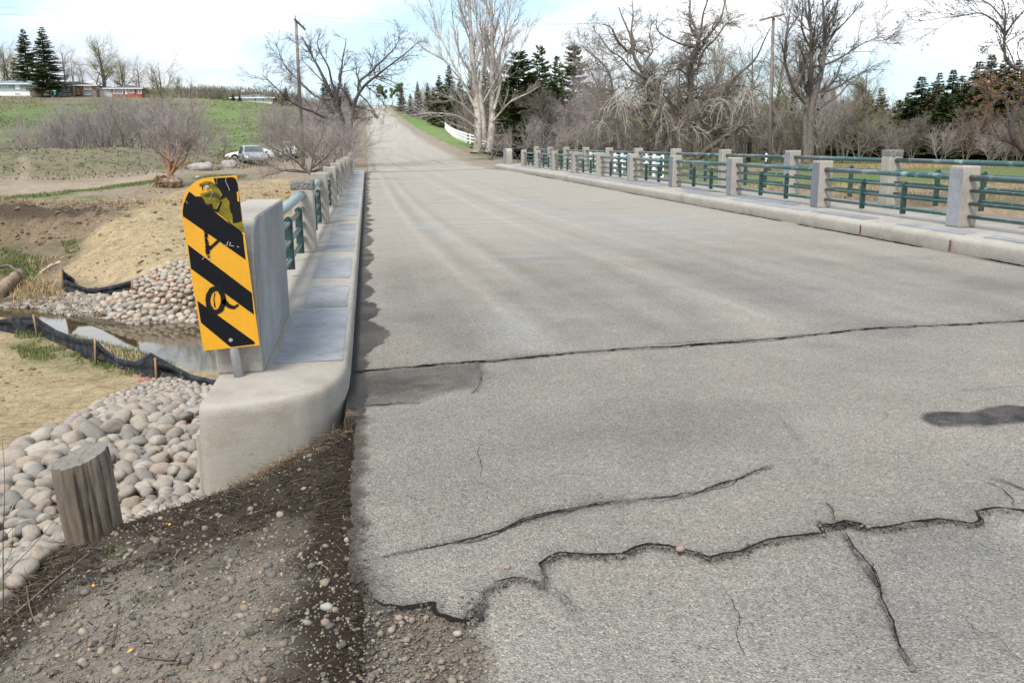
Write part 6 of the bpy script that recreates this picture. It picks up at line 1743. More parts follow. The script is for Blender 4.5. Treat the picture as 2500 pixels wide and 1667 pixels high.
# longer twigs as things of their own
for i, (pts, r0, lab) in enumerate([
    ([(5, 1440), (60, 1395), (130, 1330), (190, 1290), (215, 1268)], .0045, 'long pale dead stalk running along the shoulder edge to the timber bollard'),
    ([(62, 1350), (68, 1400), (82, 1440), (100, 1455)], .0040, 'short forked pale stalk hanging over the shoulder edge'),
    ([(320, 1512), (352, 1518), (385, 1522), (402, 1520)], .005, 'grey broken stick on the gravel below the others'),
    ([(345, 1240), (400, 1190)], .0025, 'thin straight straw near the cobbles'),
    ([(255, 1490), (265, 1450), (272, 1430)], .004, 'short dark stick on the gravel'),
    ([(1092, 1106), (1120, 1118), (1148, 1134)], .0018, 'thin grey stalk lying on the asphalt')]):
    P = [np.array(flat(u, v, 0)[:2]) for u, v in pts]
    z0 = [float(ground(*hit(u, v)[:2])) for u, v in pts] if i != 5 else None
    Q = []
    for (u, v) in pts:
        h_ = hit(u, v) if i != 5 else flat(u, v, .003)
        Q.append((h_[0], h_[1], h_[2] + .010))
    o = link('stick', tube_mesh(resample(Q, np.linspace(r0, r0 * .5, len(Q)), 9)[0], np.linspace(r0, r0 * .5, 9), 6), M_litter); tag(o, lab, 'stick')
# tall thin weed at the frame edge
r_ = np.random.default_rng(88)
wp = hit(6, 1440)
P = []
for pts in ([(5, 1450), (10, 1340), (3, 1240), (15, 1120), (5, 1010)], [(10, 1320), (60, 1270), (110, 1215), (150, 1160)], [(4, 1240), (40, 1200), (90, 1190)], [(8, 1300), (30, 1260), (28, 1200)]):
    P.append(resample([at(u, v, wp[1] - .15 + .1 * i) for i, (u, v) in enumerate(pts)], [1] * len(pts), 9)[0] - np.array(wp))
v, f = tubes(np.array(P), np.linspace(.0028, .0008, 9)[None] * np.array([[1], [.6], [.5], [.5]]), 5)
tag(link('dry_weed', mesh_np('dry_weed', v, f), M_dark_lit, None, wp), 'thin leafless weed stem rising beside the shoulder at the picture edge', 'weed')
# a few yellow leaves
M_yleaf = mat('yellow_leaf', (.62, .30, .05), .8)
P = []
for (u, v) in ((650, 1180), (592, 1293), (300, 1500), (205, 1498), (560, 1390), (120, 1555), (390, 1210), (215, 1350), (480, 1545)):
    h_ = hit(u, v); s_ = r_.uniform(.006, .012); a = r_.uniform(0, 6.28)
    c_, d_ = np.array([math.cos(a), math.sin(a), .2]) * s_, np.array([-math.sin(a), math.cos(a), .3]) * s_ * .6
    b_0 = np.array(h_) + [0, 0, .012]
    P += [b_0 - c_, b_0 + d_, b_0 + c_, b_0 - d_]
tag(link('fallen_leaves', mesh_np('leaf', np.array(P), np.arange(len(P)).reshape(-1, 4), False), M_yleaf), 'tiny yellow leaves scattered on the gravel', None, kind='stuff')

# ------------------------------------------------------------------ cobbles
M_cob = mat('river_cobble', (.285, .262, .235), .88, var=((3, .10), (14, .14), (60, .14)), bump=((10, .35, .03), (55, .35, .01)),
            rnd=[(.68, .70, .73), (1.0, .98, .95), (1.1, 1.0, .90), (.78, .78, .78), (1.12, 1.05, .97), (1.0, .87, .80), (.60, .63, .65), (1.25, 1.22, 1.16), (.88, .86, .83)], stain=(((.20, .17, .14), 5, .56, .72),))
VAR = [rock_mesh(300 + i, 1, a, b, .24, 3, 'cobble') for i, (a, b) in enumerate([(.85, .68), (.72, .6), (.9, .75), (.78, .7), (.66, .55), (.92, .6), (.8, .8), (.7, .66)])]
def pack(poly, sizes, rng, tries=60, ov=.80, bias=None):
    P_ = np.array(poly); lo, hi = P_.min(0), P_.max(0)
    out = np.zeros((0, 3))
    for r0 in sorted(sizes, reverse=True):
        c = lo + (hi - lo) * rng.random((tries, 2))
        ok = in_poly(c[:, 0], c[:, 1], poly)
        c = c[ok]
        if not len(c): continue
        if len(out):
            d = np.hypot(c[:, None, 0] - out[None, :, 0], c[:, None, 1] - out[None, :, 1]) - ov * (r0 + out[None, :, 2])
            m = d.min(1); j = np.nonzero(m > 0)[0]
            if not len(j): continue
            c = c[j[np.argmin(m[j])]]       # snuggle up to a neighbour
        else: c = c[0]
        out = np.vstack([out, [c[0], c[1], r0]])
    return out
near_poly = [hit(*p)[:2] for p in [(372, 868), (440, 872), (490, 884)]] + [(-.98, 9.6), (-.98, 4.95)] + [(-1.05, 4.72), (-1.22, 4.42), (-1.47, 3.95), (-1.60, 3.4)] + [hit(*p)[:2] for p in [(60, 1335), (0, 1318), (-40, 1200), (0, 1085), (55, 1015), (150, 985), (235, 925), (300, 895)]]
sizes = np.concatenate([rp.uniform(.10, .14, 45), rp.uniform(.06, .10, 480), rp.uniform(.035, .06, 2000)])
st = pack(near_poly, sizes, rp, 140, .86)
edge_d, _ = poly_dist(st[:, 0], st[:, 1], near_poly + [near_poly[0]])
order = np.argsort(-(st[:, 2] / np.hypot(st[:, 0], st[:, 1])))
lab_near = 'rounded river cobble in the heap between the timber bollard and the kerb'
big = order[:290]; rest = order[290:]
for k, i in enumerate(big):
    x_, y_, r0 = st[i]
    z_ = float(ground(x_, y_)) + r0 * rp.uniform(.40, .85)
    o = link('cobble', VAR[int(rp.integers(8))], M_cob, None, (x_, y_, z_), (rp.normal() * .35, rp.normal() * .35, rp.uniform(0, 6.28)), (r0 * rp.uniform(.95, 1.2), r0 * rp.uniform(.9, 1.1), r0 * rp.uniform(.85, 1.1)))
    tag(o, lab_near, 'stone', 'river cobbles heaped beside the kerb')
pr_ = [(st[i, 0], st[i, 1], st[i, 2]) for i in rest]
# small stones filling the gaps
lo, hi = np.array(near_poly).min(0), np.array(near_poly).max(0)
c = lo + (hi - lo) * rp.random((2600, 2)); c = c[in_poly(c[:, 0], c[:, 1], near_poly)][:500]
for q in c: pr_.append((q[0], q[1], rp.uniform(.02, .055)))
pr_ = np.array(pr_)
tag(link('small_cobbles', pebbles('small_cobbles', np.column_stack([pr_[:, :2], ground(pr_[:, 0], pr_[:, 1]) + pr_[:, 2] * .25]), pr_[:, 2], rp, 2, (.55, .8), True, .02), M_cob), 'smaller cobbles filling the heap beside the kerb', None, kind='stuff')
# cobble apron across the creek
far_poly = [hit(*p)[:2] for p in [(300, 655), (345, 628), (400, 605), (470, 600), (600, 640)]] + [(-.9, 25.5), (-.9, 22.2)] + [hit(*p)[:2] for p in [(455, 742), (400, 740), (330, 745), (270, 735), (225, 715), (250, 690)]]
M_cobf = mat('pinkish_cobble', (.345, .31, .27), .88, coord='World', var=((14, .14),), rnd=[(.72, .72, .74), (1.0, .98, .95), (1.15, 1.0, .90), (.85, .82, .80), (1.15, 1.08, .98), (1.1, .85, .72), (.7, .72, .74), (1.2, 1.15, 1.08)])
stf = pack(far_poly, np.concatenate([rp.uniform(.11, .16, 110), rp.uniform(.06, .11, 2400)]), rp, 90, .82)
tag(link('far_cobbles', pebbles('far_cobbles', np.column_stack([stf[:, :2], ground(stf[:, 0], stf[:, 1]) + stf[:, 2] * .35]), stf[:, 2], rp, 2, (.55, .8), True, .02), M_cobf), 'apron of pinkish cobbles at the water edge across the creek', None, kind='stuff')
# angular rubble on the far shore
M_rub = mat('grey_rubble', (.23, .205, .175), .92, coord='World', var=((8, .3),), rnd=[(.6, .6, .62), (1, .97, .93), (1.35, 1.35, 1.35), (.8, .75, .7)])
pl = [hit(*p)[:2] for p in [(0, 700), (60, 692), (180, 672), (300, 678), (330, 690), (480, 735), (480, 748), (300, 756), (140, 724), (0, 716)]]
lo, hi = np.array(pl).min(0), np.array(pl).max(0)
c = lo + (hi - lo) * rp.random((7000, 2)); c = c[in_poly(c[:, 0], c[:, 1], pl)][:3200]
rr_ = np.minimum(.035 * (1 + rp.pareto(2.4, len(c))), .13)
tag(link('rubble', pebbles('rubble', np.column_stack([c, ground(c[:, 0], c[:, 1]) + rr_ * .15]), rr_, rp, 1, (.3, .6), False, .16), M_rub), 'grey angular rubble and slabs along the far shore', None, kind='stuff')
# clods of earth on the straw slope, the cut bank and near bank
c1 = np.stack([rp.uniform(-13, -1.2, 2600), rp.uniform(23.5, 42, 2600)], -1)
c2 = np.stack([rp.uniform(-7, -1.2, 2600), rp.uniform(5, 19, 2600)], -1)
c3_ = np.stack([rp.uniform(11, 30, 1500), rp.uniform(24, 36, 1500)], -1)
c4_ = np.stack([rp.uniform(-17, -6, 4500), rp.uniform(33.0, 37.2, 4500)], -1)
c = np.concatenate([c1, c2, c3_, c4_]); c = c[fbm(c[:, 0], c[:, 1], .5, 3, 99) + .3 * rp.normal(size=len(c)) > .05]
rr_ = np.minimum(.012 * (1 + rp.pareto(2.0, len(c))), .09) * np.where(c[:, 1] > 22, 1.3, .8) * 1.0
M_clod2 = mat('earth_clods', (.135, .10, .068), .95, coord='World', var=((9, .3),), rnd=[(.5, .5, .5), (1, 1, 1), (1.5, 1.45, 1.35)])
tag(link('earth_clods', pebbles('earth_clods', np.column_stack([c, ground(c[:, 0], c[:, 1], True) + rr_ * .1]), rr_, rp, 1, (.35, .7), False, .2), M_clod2), 'crumbled clods of earth on the straw covered slopes', None, kind='stuff')
# straw wisps
M_strawb = mat('straw_wisps', (.40, .32, .20), .9, rnd=[(.6, .55, .5), (1, 1, 1), (1.3, 1.25, 1.15)])
c1 = np.stack([rp.uniform(-7.5, -1.1, 9000), rp.uniform(6, 20, 9000)], -1)
c2 = np.stack([rp.uniform(-10, -1.2, 7000), rp.uniform(25, 44, 7000)], -1)
c = np.concatenate([c1, c2]); dE_, _ = poly_dist(c[:, 0], c[:, 1], EDGE); c = c[dE_ > 2.2]
z_ = ground(c[:, 0], c[:, 1], True)
ok = z_ > WATER_Z + .2; c, z_ = c[ok], z_[ok]
sticks('straw', np.column_stack([c, z_ + .01]), rp.uniform(.08, .28, len(c)), rp.uniform(.002, .005, len(c)) * np.where(c[:, 1] > 22, 1.6, 1), rp, M_strawb, K=3, rise=.12, label='loose straw mulch on the creek banks')

# ------------------------------------------------------------------ grass
def blades(name, pos, h, w, rng, m, label, lean=.5):
    n = len(pos); az = rng.uniform(0, 6.283, n)
    d = np.stack([np.cos(az), np.sin(az), np.zeros(n)], -1); sd = np.stack([-np.sin(az), np.cos(az), np.zeros(n)], -1)
    L_ = (h * lean * rng.random(n))[:, None]
    up = np.array([0, 0, 1.0])
    b, t = pos, pos + d * L_ + up * h[:, None]; mdd = pos + d * L_ * .3 + up * (h * .6)[:, None]
    w = w[:, None]
    V = np.stack([b - sd * w, b + sd * w, mdd + sd * w * .7, mdd - sd * w * .7, t], 1).reshape(-1, 3)
    k = np.arange(n)[:, None] * 5
    F4 = k + np.array([0, 1, 2, 3]); F3 = k + np.array([3, 2, 4])
    return tag(link(name, mesh_np(name, V, [F4, F3], False), m), label, None, kind='stuff')
M_grass = mat('green_grass', (.085, .115, .038), .8, rnd=[(.6, .7, .6), (1, 1, 1), (1.9, 1.45, 1.3), (.8, .95, .7), (2.4, 1.7, 1.9)])
M_dryg = mat('dry_grass', (.34, .25, .14), .85, rnd=[(.5, .5, .5), (1, 1, 1), (1.25, 1.2, 1.1)])
def in_px(pts, n, rng):
    pl = [hit(*p)[:2] for p in pts]; a = np.array(pl); c = a.min(0) + (a.max(0) - a.min(0)) * rng.random((n * 5, 2))
    c = c[in_poly(c[:, 0], c[:, 1], pl)][:n]
    return np.column_stack([c, ground(c[:, 0], c[:, 1], True)])
g1 = in_px([(35, 768), (120, 768), (225, 828), (330, 858), (300, 866), (150, 836), (50, 825), (15, 795)], 9000, rp)
g1 = g1[fbm(g1[:, 0], g1[:, 1], 1.6, 3, 71) > .0][::2]
g2 = np.stack([rp.uniform(-6.2, -3.4, 1500), np.zeros(1500), np.zeros(1500)], -1); g2[:, 1] = np.interp(g2[:, 0], WX, NEAR_Y) - rp.uniform(.1, 1.4, 1500); g2[:, 2] = ground(g2[:, 0], g2[:, 1])
g = np.concatenate([g1, g2])
blades('green_grass', g, rp.uniform(.04, .12, len(g)), rp.uniform(.003, .007, len(g)), rp, M_grass, 'green grass along the near silt fence')
g = np.concatenate([in_px([(25, 640), (110, 645), (125, 700), (25, 705)], 1100, rp), in_px([(60, 600), (130, 590), (125, 620), (90, 640)], 300, rp), in_px([(95, 650), (130, 655), (150, 690), (110, 700)], 300, rp)])
g3 = np.stack([rp.uniform(10.8, 34, 9000), rp.uniform(32.0, 37, 9000), np.zeros(9000)], -1); g3[:, 2] = ground(g3[:, 0], g3[:, 1]); g3 = g3[g3[:, 2] > -1.1]
g4 = np.stack([rp.uniform(18, 60, 7000), rp.uniform(57, 66, 7000), np.zeros(7000)], -1); g4[:, 2] = ground(g4[:, 0], g4[:, 1])
g5 = np.stack([rp.uniform(-14, -1.3, 3500), rp.uniform(35.5, 38, 3500), np.zeros(3500)], -1); g5[:, 2] = ground(g5[:, 0], g5[:, 1])
g = np.concatenate([g, g3, g4, g5[:1500]])
blades('dry_grass', g, np.concatenate([rp.uniform(.08, .28, len(g) - 8500), rp.uniform(.15, .45, 7000), rp.uniform(.08, .22, 1500)]) * .8, rp.uniform(.005, .011, len(g)), rp, M_dryg, 'dry tan grass tufts on the creek banks and meadow edge', 1.5)
g = np.concatenate([in_px([(0, 575), (60, 585), (100, 605), (80, 640), (30, 648), (0, 630)], 2500, rp), in_px([(140, 555), (172, 552), (185, 570), (150, 580)], 500, rp), in_px([(0, 454), (150, 440), (370, 413), (372, 418), (200, 440), (0, 464)], 2500, rp), in_px([(440, 412), (490, 402), (570, 404), (560, 412), (500, 418)], 1500, rp)])
blades('green_weeds', g, rp.uniform(.03, .13, len(g)), rp.uniform(.005, .011, len(g)), rp, M_grass, 'dark green weeds on the slump and along the dirt track', .9)
# few green shoots on the shoulder and dry tuft by the kerb
g = np.concatenate([in_px([(555, 1110), (600, 1100), (625, 1125), (580, 1140)], 60, rp), in_px([(300, 1370), (380, 1370), (380, 1390), (300, 1390)], 50, rp), in_px([(240, 1270), (290, 1270), (290, 1290), (240, 1290)], 30, rp)])
blades('green_shoots', g, rp.uniform(.01, .04, len(g)), rp.uniform(.0010, .0018, len(g)), rp, M_grass, 'few green shoots in the shoulder litter', 1.2)
t = rp.random(420); q = kerb_line(.35 + .65 * t); q[:, 1] -= np.abs(rp.normal(size=420)) * .05
blades('dry_tuft', np.column_stack([q, ground(q[:, 0], q[:, 1])]), rp.uniform(.02, .07, 420), rp.uniform(.0008, .0016, 420), rp, M_dryg, 'dry grass tuft at the foot of the kerb end', 1.6)

# ------------------------------------------------------------------ silt fences
M_fab = mat('black_silt_fabric', (.011, .012, .015), .6, var=((3, .3),), bump=((2.5, .8, .06), (14, .5, .02)), spec=.25, stain=(((.20, .17, .13), 3.2, .66, .78), ((.03, .034, .042), 5, .5, .6)), coord='World')
M_stake = wood_mat('stake_wood', (.30, .19, .10), (.2, .12, .06))
def silt(name, label, top_px, bot_px, stakes, dz=.02, folds=10, seed=0, lean=.0):
    """sagging fabric between a top line and the ground line; both traced left to right"""
    rng = np.random.default_rng(seed)
    n = 150; s = np.linspace(0, 1, n)
    bp = np.array([hit(*p) for p in bot_px]); 
    sb = np.array([p[0] for p in bot_px], float); sb = (sb - sb[0]) / (sb[-1] - sb[0])
    st_ = np.array([p[0] for p in top_px], float); u0, u1 = bot_px[0][0], bot_px[-1][0]; st_ = (st_ - u0) / (u1 - u0)
    tp = []
    for (u, v), q in zip(top_px, st_):
        Yb = np.interp(q, sb, bp[:, 1]); tp.append(at(u, v, Yb + lean))
    tp = np.array(tp)
    B = np.stack([np.interp(s, sb, bp[:, i]) for i in range(3)], -1); T = np.stack([np.interp(s, st_, tp[:, i]) for i in range(3)], -1)
    K = 14; base = bp[0]
    V = np.zeros((n, K, 3))
    for k in range(K):
        t = k / (K - 1)
        P = B * (1 - t) + T * t
        w = .05 * np.sin(t * math.pi) * fbm(s * folds, t * 3 + s * 2, 2.0, 3, seed) + .035 * np.sin(t * 9 + 3 * fbm(s * 4, s * 0, 1, 2, seed + 3)) * (.3 + t)
        P = P + np.stack([w * .3, -w, 0 * w], -1)
        if k == 0: P[:, 2] -= .05
        V[:, k] = P
    t_ = thing(name, label, 'silt fence', tuple(base))
    me = mesh_np('fabric', (V - base).reshape(-1, 3), grid_faces(K, n))
    fb = link('fabric', me, M_fab, t_)
    so_ = fb.modifiers.new('thick', 'SOLIDIFY'); so_.thickness = .006
    # folded hem over the top
    hem = []
    for j in range(5):
        a = j / 4 * math.pi * .9
        hem.append(V[:, -1] + np.stack([0 * s, -.028 * np.sin(a) - .01 * j + 0 * s, .012 - .05 * (1 - np.cos(a)) * (.6 + .5 * np.abs(fbm(s * 5, s * 0, 2, 2, seed + 9)))], -1))
    H = np.stack(hem, 1)
    hm = link('hem', mesh_np('hem', (H - base).reshape(-1, 3), grid_faces(5, n)), M_fab, t_)
    for (u, vt, vb) in stakes:
        b = np.array(hit(u[1], vb)); tt_ = at(u[0], vt, b[1] - .03); b[1] -= .03
        link('stake', tube_mesh([b - base - [0, 0, .1], (b + tt_) / 2 - base, tt_ - base], .021, 4), M_stake, t_)
    return t_
silt('silt_fence', 'slumped black silt fence with wooden stakes along the near creek bank',
     [(-30, 738), (0, 735), (40, 728), (78, 724), (95, 738), (130, 760), (180, 778), (221, 781), (240, 800), (270, 822), (310, 832), (348, 812), (362, 822), (400, 842), (440, 862), (500, 876)],
     [(-30, 760), (0, 762), (40, 768), (88, 772), (130, 790), (170, 806), (222, 838), (240, 838), (280, 848), (320, 862), (360, 872), (400, 872), (440, 882), (500, 892)],
     [((76, 88), 722, 775), ((218, 221), 778, 838), ((356, 361), 822, 872)], seed=3)
silt('silt_fence', 'small crumpled black silt fence at the foot of the straw slope',
     [(140, 612), (150, 643), (175, 654), (200, 662), (225, 662), (250, 658), (280, 650), (303, 645)], [(150, 668), (155, 672), (180, 674), (205, 676), (230, 678), (255, 678), (280, 677), (304, 677)],
     [((303, 303), 641, 676), ((140, 148), 606, 668)], seed=8)
o = silt('silt_fence', 'short torn flap of black silt fabric standing apart from the crumpled fence', [(138, 612), (150, 626), (172, 642)], [(142, 664), (155, 664), (172, 656)], [], seed=12, folds=3)
h_ = hit(318, 877)
o = link('ribbon', tube_mesh([(0, 0, .02), (.05, .01, .035), (.10, -.02, .02), (.16, .01, .03), (.2, -.01, .015)], .009, 4), mat('pink_tape', (.75, .10, .17), .6), None, h_); tag(o, 'bit of pink survey tape lying on the straw near the cobbles', 'tape')

# logs, driftwood and boulders
M_log = wood_mat('split_log', (.25, .19, .13), (.16, .09, .05))
def log_(label, pts, r0, r1, lift, m=M_log, cat='log', name='fallen_log'):
    Q = [np.array(hit(*p)) + [0, 0, lift + q] for p, q in pts]
    b = Q[0].copy(); P_, R_ = resample([q - b for q in Q], np.linspace(r0, r1, len(Q)), 16)
    P_ += np.random.default_rng(int(r0 * 1e4)).normal(size=P_.shape) * r0 * .10
    return tag(link(name, tube_mesh(P_, R_, 9), m, None, tuple(b)), label, cat)
log_('split orange brown log sticking out of the slump at the picture edge', [((-12, 690), 0), ((20, 668), .1), ((48, 652), .2)], .20, .13, .1)
log_('pale barkless branch lying on the slumped bank', [((92, 632), 0), ((118, 617), .05), ((140, 610), .05)], .03, .05, .05, M_dead, 'branch', 'driftwood')
log_('dead limb arching above the split log', [((-10, 658), .5), ((25, 652), .55), ((48, 655), .35)], .05, .03, .0, M_bark, 'branch', 'driftwood')
M_bld = mat('grey_boulder', (.30, .27, .25), .92, var=((1.5, .2), (8, .2)), bump=((3, .6, .1), (20, .5, .02)))
for (u, v, sx, sy, sz, lab, sd) in ((462, 392, .75, .5, .32, 'long low boulder behind the uprooted bush', 3), (527, 388, .52, .45, .42, 'pale blocky boulder beside the parked cars', 9), (455, 410, .14, .12, .09, 'small white stone on the verge below the boulders', 6), (478, 383, .3, .25, .2, 'small grey boulder between the two large ones', 14)):
    h_ = hit(u, v)
    tag(link('boulder', rock_mesh(sd, sx, sy, sz, .35, 3), M_bld if sx > .2 else M_stone2, None, (h_[0], h_[1], h_[2] + sz * .45)), lab, 'boulder')

# crumbs of asphalt along the broken edges
P_ = []
lw = px_line(low_px)
for i in range(900):
    k = rp.integers(2, len(lw) - 3); t = rp.random()
    q = np.array(lw[k]) * (1 - t) + np.array(lw[k + 1]) * t + rp.normal(size=2) * .012 + np.array([0, -.008])
    P_.append((q[0], q[1], -.008 + rp.random() * .006))
for i in range(160):
    q = np.array(px_line([(1085 + rp.normal() * 16, 1400 + rp.normal() * 14)])[0]); P_.append((q[0], q[1], -.008 + rp.random() * .02))
P_ = np.array(P_); r = np.minimum(.0022 * (1 + rp.pareto(2.4, len(P_))), .011)
tag(link('asphalt_crumbs', pebbles('asphalt_crumbs', P_, r, rp, 1, (.5, .9), False, .2), mat('asphalt_crumbs', (.10, .094, .086), .95, rnd=[(.35, .35, .35), (1, 1, 1), (1.8, 1.75, 1.65)])), 'crumbs of broken asphalt along the torn edge', None, kind='stuff')
# low weeds and tussocks that roughen the berm and the valley side
n = 26000
x = rp.uniform(-45, -4, n); y = rp.uniform(40, 96, n)
d_, _q = poly_dist(x, y, RIDGE); keep = (d_ < 9) & (fbm(x, y, .5, 3, 711) > -.25)
x, y = x[keep], y[keep]
blades('berm_weeds', np.column_stack([x, y, ground(x, y, True)]), rp.uniform(.03, .13, len(x)), rp.uniform(.02, .06, len(x)), rp, mat('berm_weeds', (.15, .135, .08), .9, rnd=[(.35, .45, .3), (.6, .7, .4), (1, 1, 1), (1.4, 1.25, 1.1), (.8, .75, .6)]), 'matted brown and olive weeds covering the berm', 1.0)
n = 30000
x = rp.uniform(-95, -3, n); y = rp.uniform(98, 240, n)
keep = fbm(x, y, .12, 3, 713) > -.15; x, y = x[keep], y[keep]
blades('hill_tussocks', np.column_stack([x, y, ground(x, y)]), rp.uniform(.06, .20, len(x)), rp.uniform(.06, .16, len(x)), rp, mat('hill_tussocks', (.13, .125, .065), .9, rnd=[(.5, .7, .4), (.8, .95, .6), (1, 1, 1), (1.5, 1.2, 1.1), (1.2, 1.0, .9)]), 'rough tussocks of old grass on the valley side', 1.2)
# ------------------------------------------------------------------ utility poles and wires
M_pole = wood_mat('pole_timber', (.205, .175, .15), (.135, .11, .09), 4)
M_ins = mat('grey_glass_insulator', (.30, .36, .40), .2, spec=.6)
def utility(name, label, base, top, arm, n_ins, r=.14):
    base, top = np.array(base), np.array(top)
    t = thing(name, label, 'utility pole', tuple(base))
    h = top - base
    link('pole', tube_mesh([(0, 0, -.3), tuple(h * .5), tuple(h)], [r, r * .85, r * .68], 12), M_pole, t)
    a, b = np.array(arm[0]) - base, np.array(arm[1]) - base
    d = b - a; L_ = np.linalg.norm(d)
    ar = link('crossarm', box(L_, .10, .12, .01), M_pole, t, loc=tuple((a + b) / 2 + np.array([0, -.12, 0])))
    ar.rotation_euler = Vector(d).to_track_quat('X', 'Z').to_euler()
    ins = []
    for k in range(n_ins):
        f = (k + .3) / (n_ins - .4)
        p = a + d * f + np.array([0, -.12, .06])
        i_ = link('insulator', tube_mesh([(0, 0, 0), (0, 0, .10), (0, 0, .13), (0, 0, .20)], [.012, .012, .05, .035], 10), M_ins, t, loc=tuple(p))
        ins.append(base + p + np.array([0, 0, .2]))
    i_ = link('insulator', tube_mesh([(0, 0, 0), (0, 0, .22), (0, 0, .26), (0, 0, .34)], [.015, .015, .05, .035], 10), M_ins, t, loc=tuple(h))
    ins.append(base + h + np.array([0, 0, .34]))
    return ins
i1 = utility('utility_pole', 'leaning timber utility pole in front of the grey shrubs', (-4.42, 65, .0), (-4.35, 65, 9.62), ((-4.42, 64.7, 9.66), (-3.85, 66.5, 9.2)), 3)
i2 = utility('utility_pole', 'timber utility pole with tilted crossarm among the twisted willows', (26.52, 58, -.5), (26.3, 58, 9.2), ((25.30, 58, 9.02), (27.0, 58, 9.42)), 3)
M_wire = mat('wire', (.12, .12, .13), .6)
def wire(label, a, b, sag=.8):
    a, b = np.array(a), np.array(b); t = np.linspace(0, 1, 24)[:, None]
    P = a + (b - a) * t; P[:, 2] -= sag * 4 * (t * (1 - t))[:, 0]
    tag(link('power_line', tube_mesh(P - a, .0045, 4), M_wire, None, tuple(a)), label, 'wire', 'overhead wires')
for k, (p, q) in enumerate(zip(i1, i2)):
    nm = ('lowest', 'lower middle', 'upper middle', 'topmost')[k]
    wire(nm + ' overhead wire slung between the two utility poles', p, q, .5)
    wire(nm + ' overhead wire running from the leaning pole towards the bungalows', p, (-75 + k, 100, 17.5 + .4 * k), 1.2)
    wire(nm + ' overhead wire leaving the crossarmed willow pole away from the road', q, (62 + k, 52, 9.2 + .3 * k), .7)

# ------------------------------------------------------------------ white plank fence
M_wht = mat('white_fence_paint', (.78, .78, .77), .6, var=((5, .06),), coord='World')
path = np.array([(15.3, 46.5), (15.9, 51), (17.3, 69), (17.2, 84), (16.8, 99), (14.2, 106), (12.3, 114), (12.6, 130), (13.6, 150), (15.0, 175), (16.6, 200)])
seg_l = np.linalg.norm(np.diff(path, axis=0), axis=1); cum = np.concatenate([[0], np.cumsum(seg_l)])
sp = np.arange(0, cum[-1], 2.4)
fx_ = np.interp(sp, cum, path[:, 0]); fy_ = np.interp(sp, cum, path[:, 1]); fz_ = ground(fx_, fy_)
wf_ = thing('plank_fence', 'white three rail plank fence curving from the meadow up beside the road', 'fence', (fx_[0], fy_[0], fz_[0]))
PST = box(.15, .15, 1.3, .01, 0, 0, .6); CAP = prism([(-.1, 0), (.1, 0), (0, .08)], .2, 'y')
o0 = np.array([fx_[0], fy_[0], fz_[0]])
for i in range(len(sp)):
    p = np.array([fx_[i], fy_[i], fz_[i]]) - o0
    q = link('post', PST, M_wht, wf_, loc=tuple(p))
    if i < 14: link('cap', CAP, M_wht, q, loc=(0, 0, 1.252))
    if i + 1 < len(sp):
        p2 = np.array([fx_[i + 1], fy_[i + 1], fz_[i + 1]]) - o0
        for hgt in (.35, .72, 1.08):
            a, b = p + [0, 0, hgt], p2 + [0, 0, hgt]
            L_ = float(np.linalg.norm(b - a))
            r = link('rail', PLK if 'PLK' in globals() else globals().setdefault('PLK', box(1, .04, .15, 0)), M_wht, wf_, loc=tuple((a + b) / 2), scale=(L_, 1, 1))
            r.rotation_euler = Vector(b - a).to_track_quat('X', 'Z').to_euler()
# small white marker by the willow pole
p = at(1758, 393, 50); gz_ = float(ground(p[0], 50))
mk = thing('marker_post', 'slim white marker post in front of the willow pole', 'marker', (p[0], 50, gz_))
zt_ = at(1758, 352, 50)[2] - gz_
link('post', tube_mesh([(0, 0, 0), (0, 0, zt_ * .5), (0, 0, zt_)], .03, 8), M_wht, mk)
link('plate', box(.16, .01, .3, .002, 0, -.035, zt_ * .85), M_wht, mk)

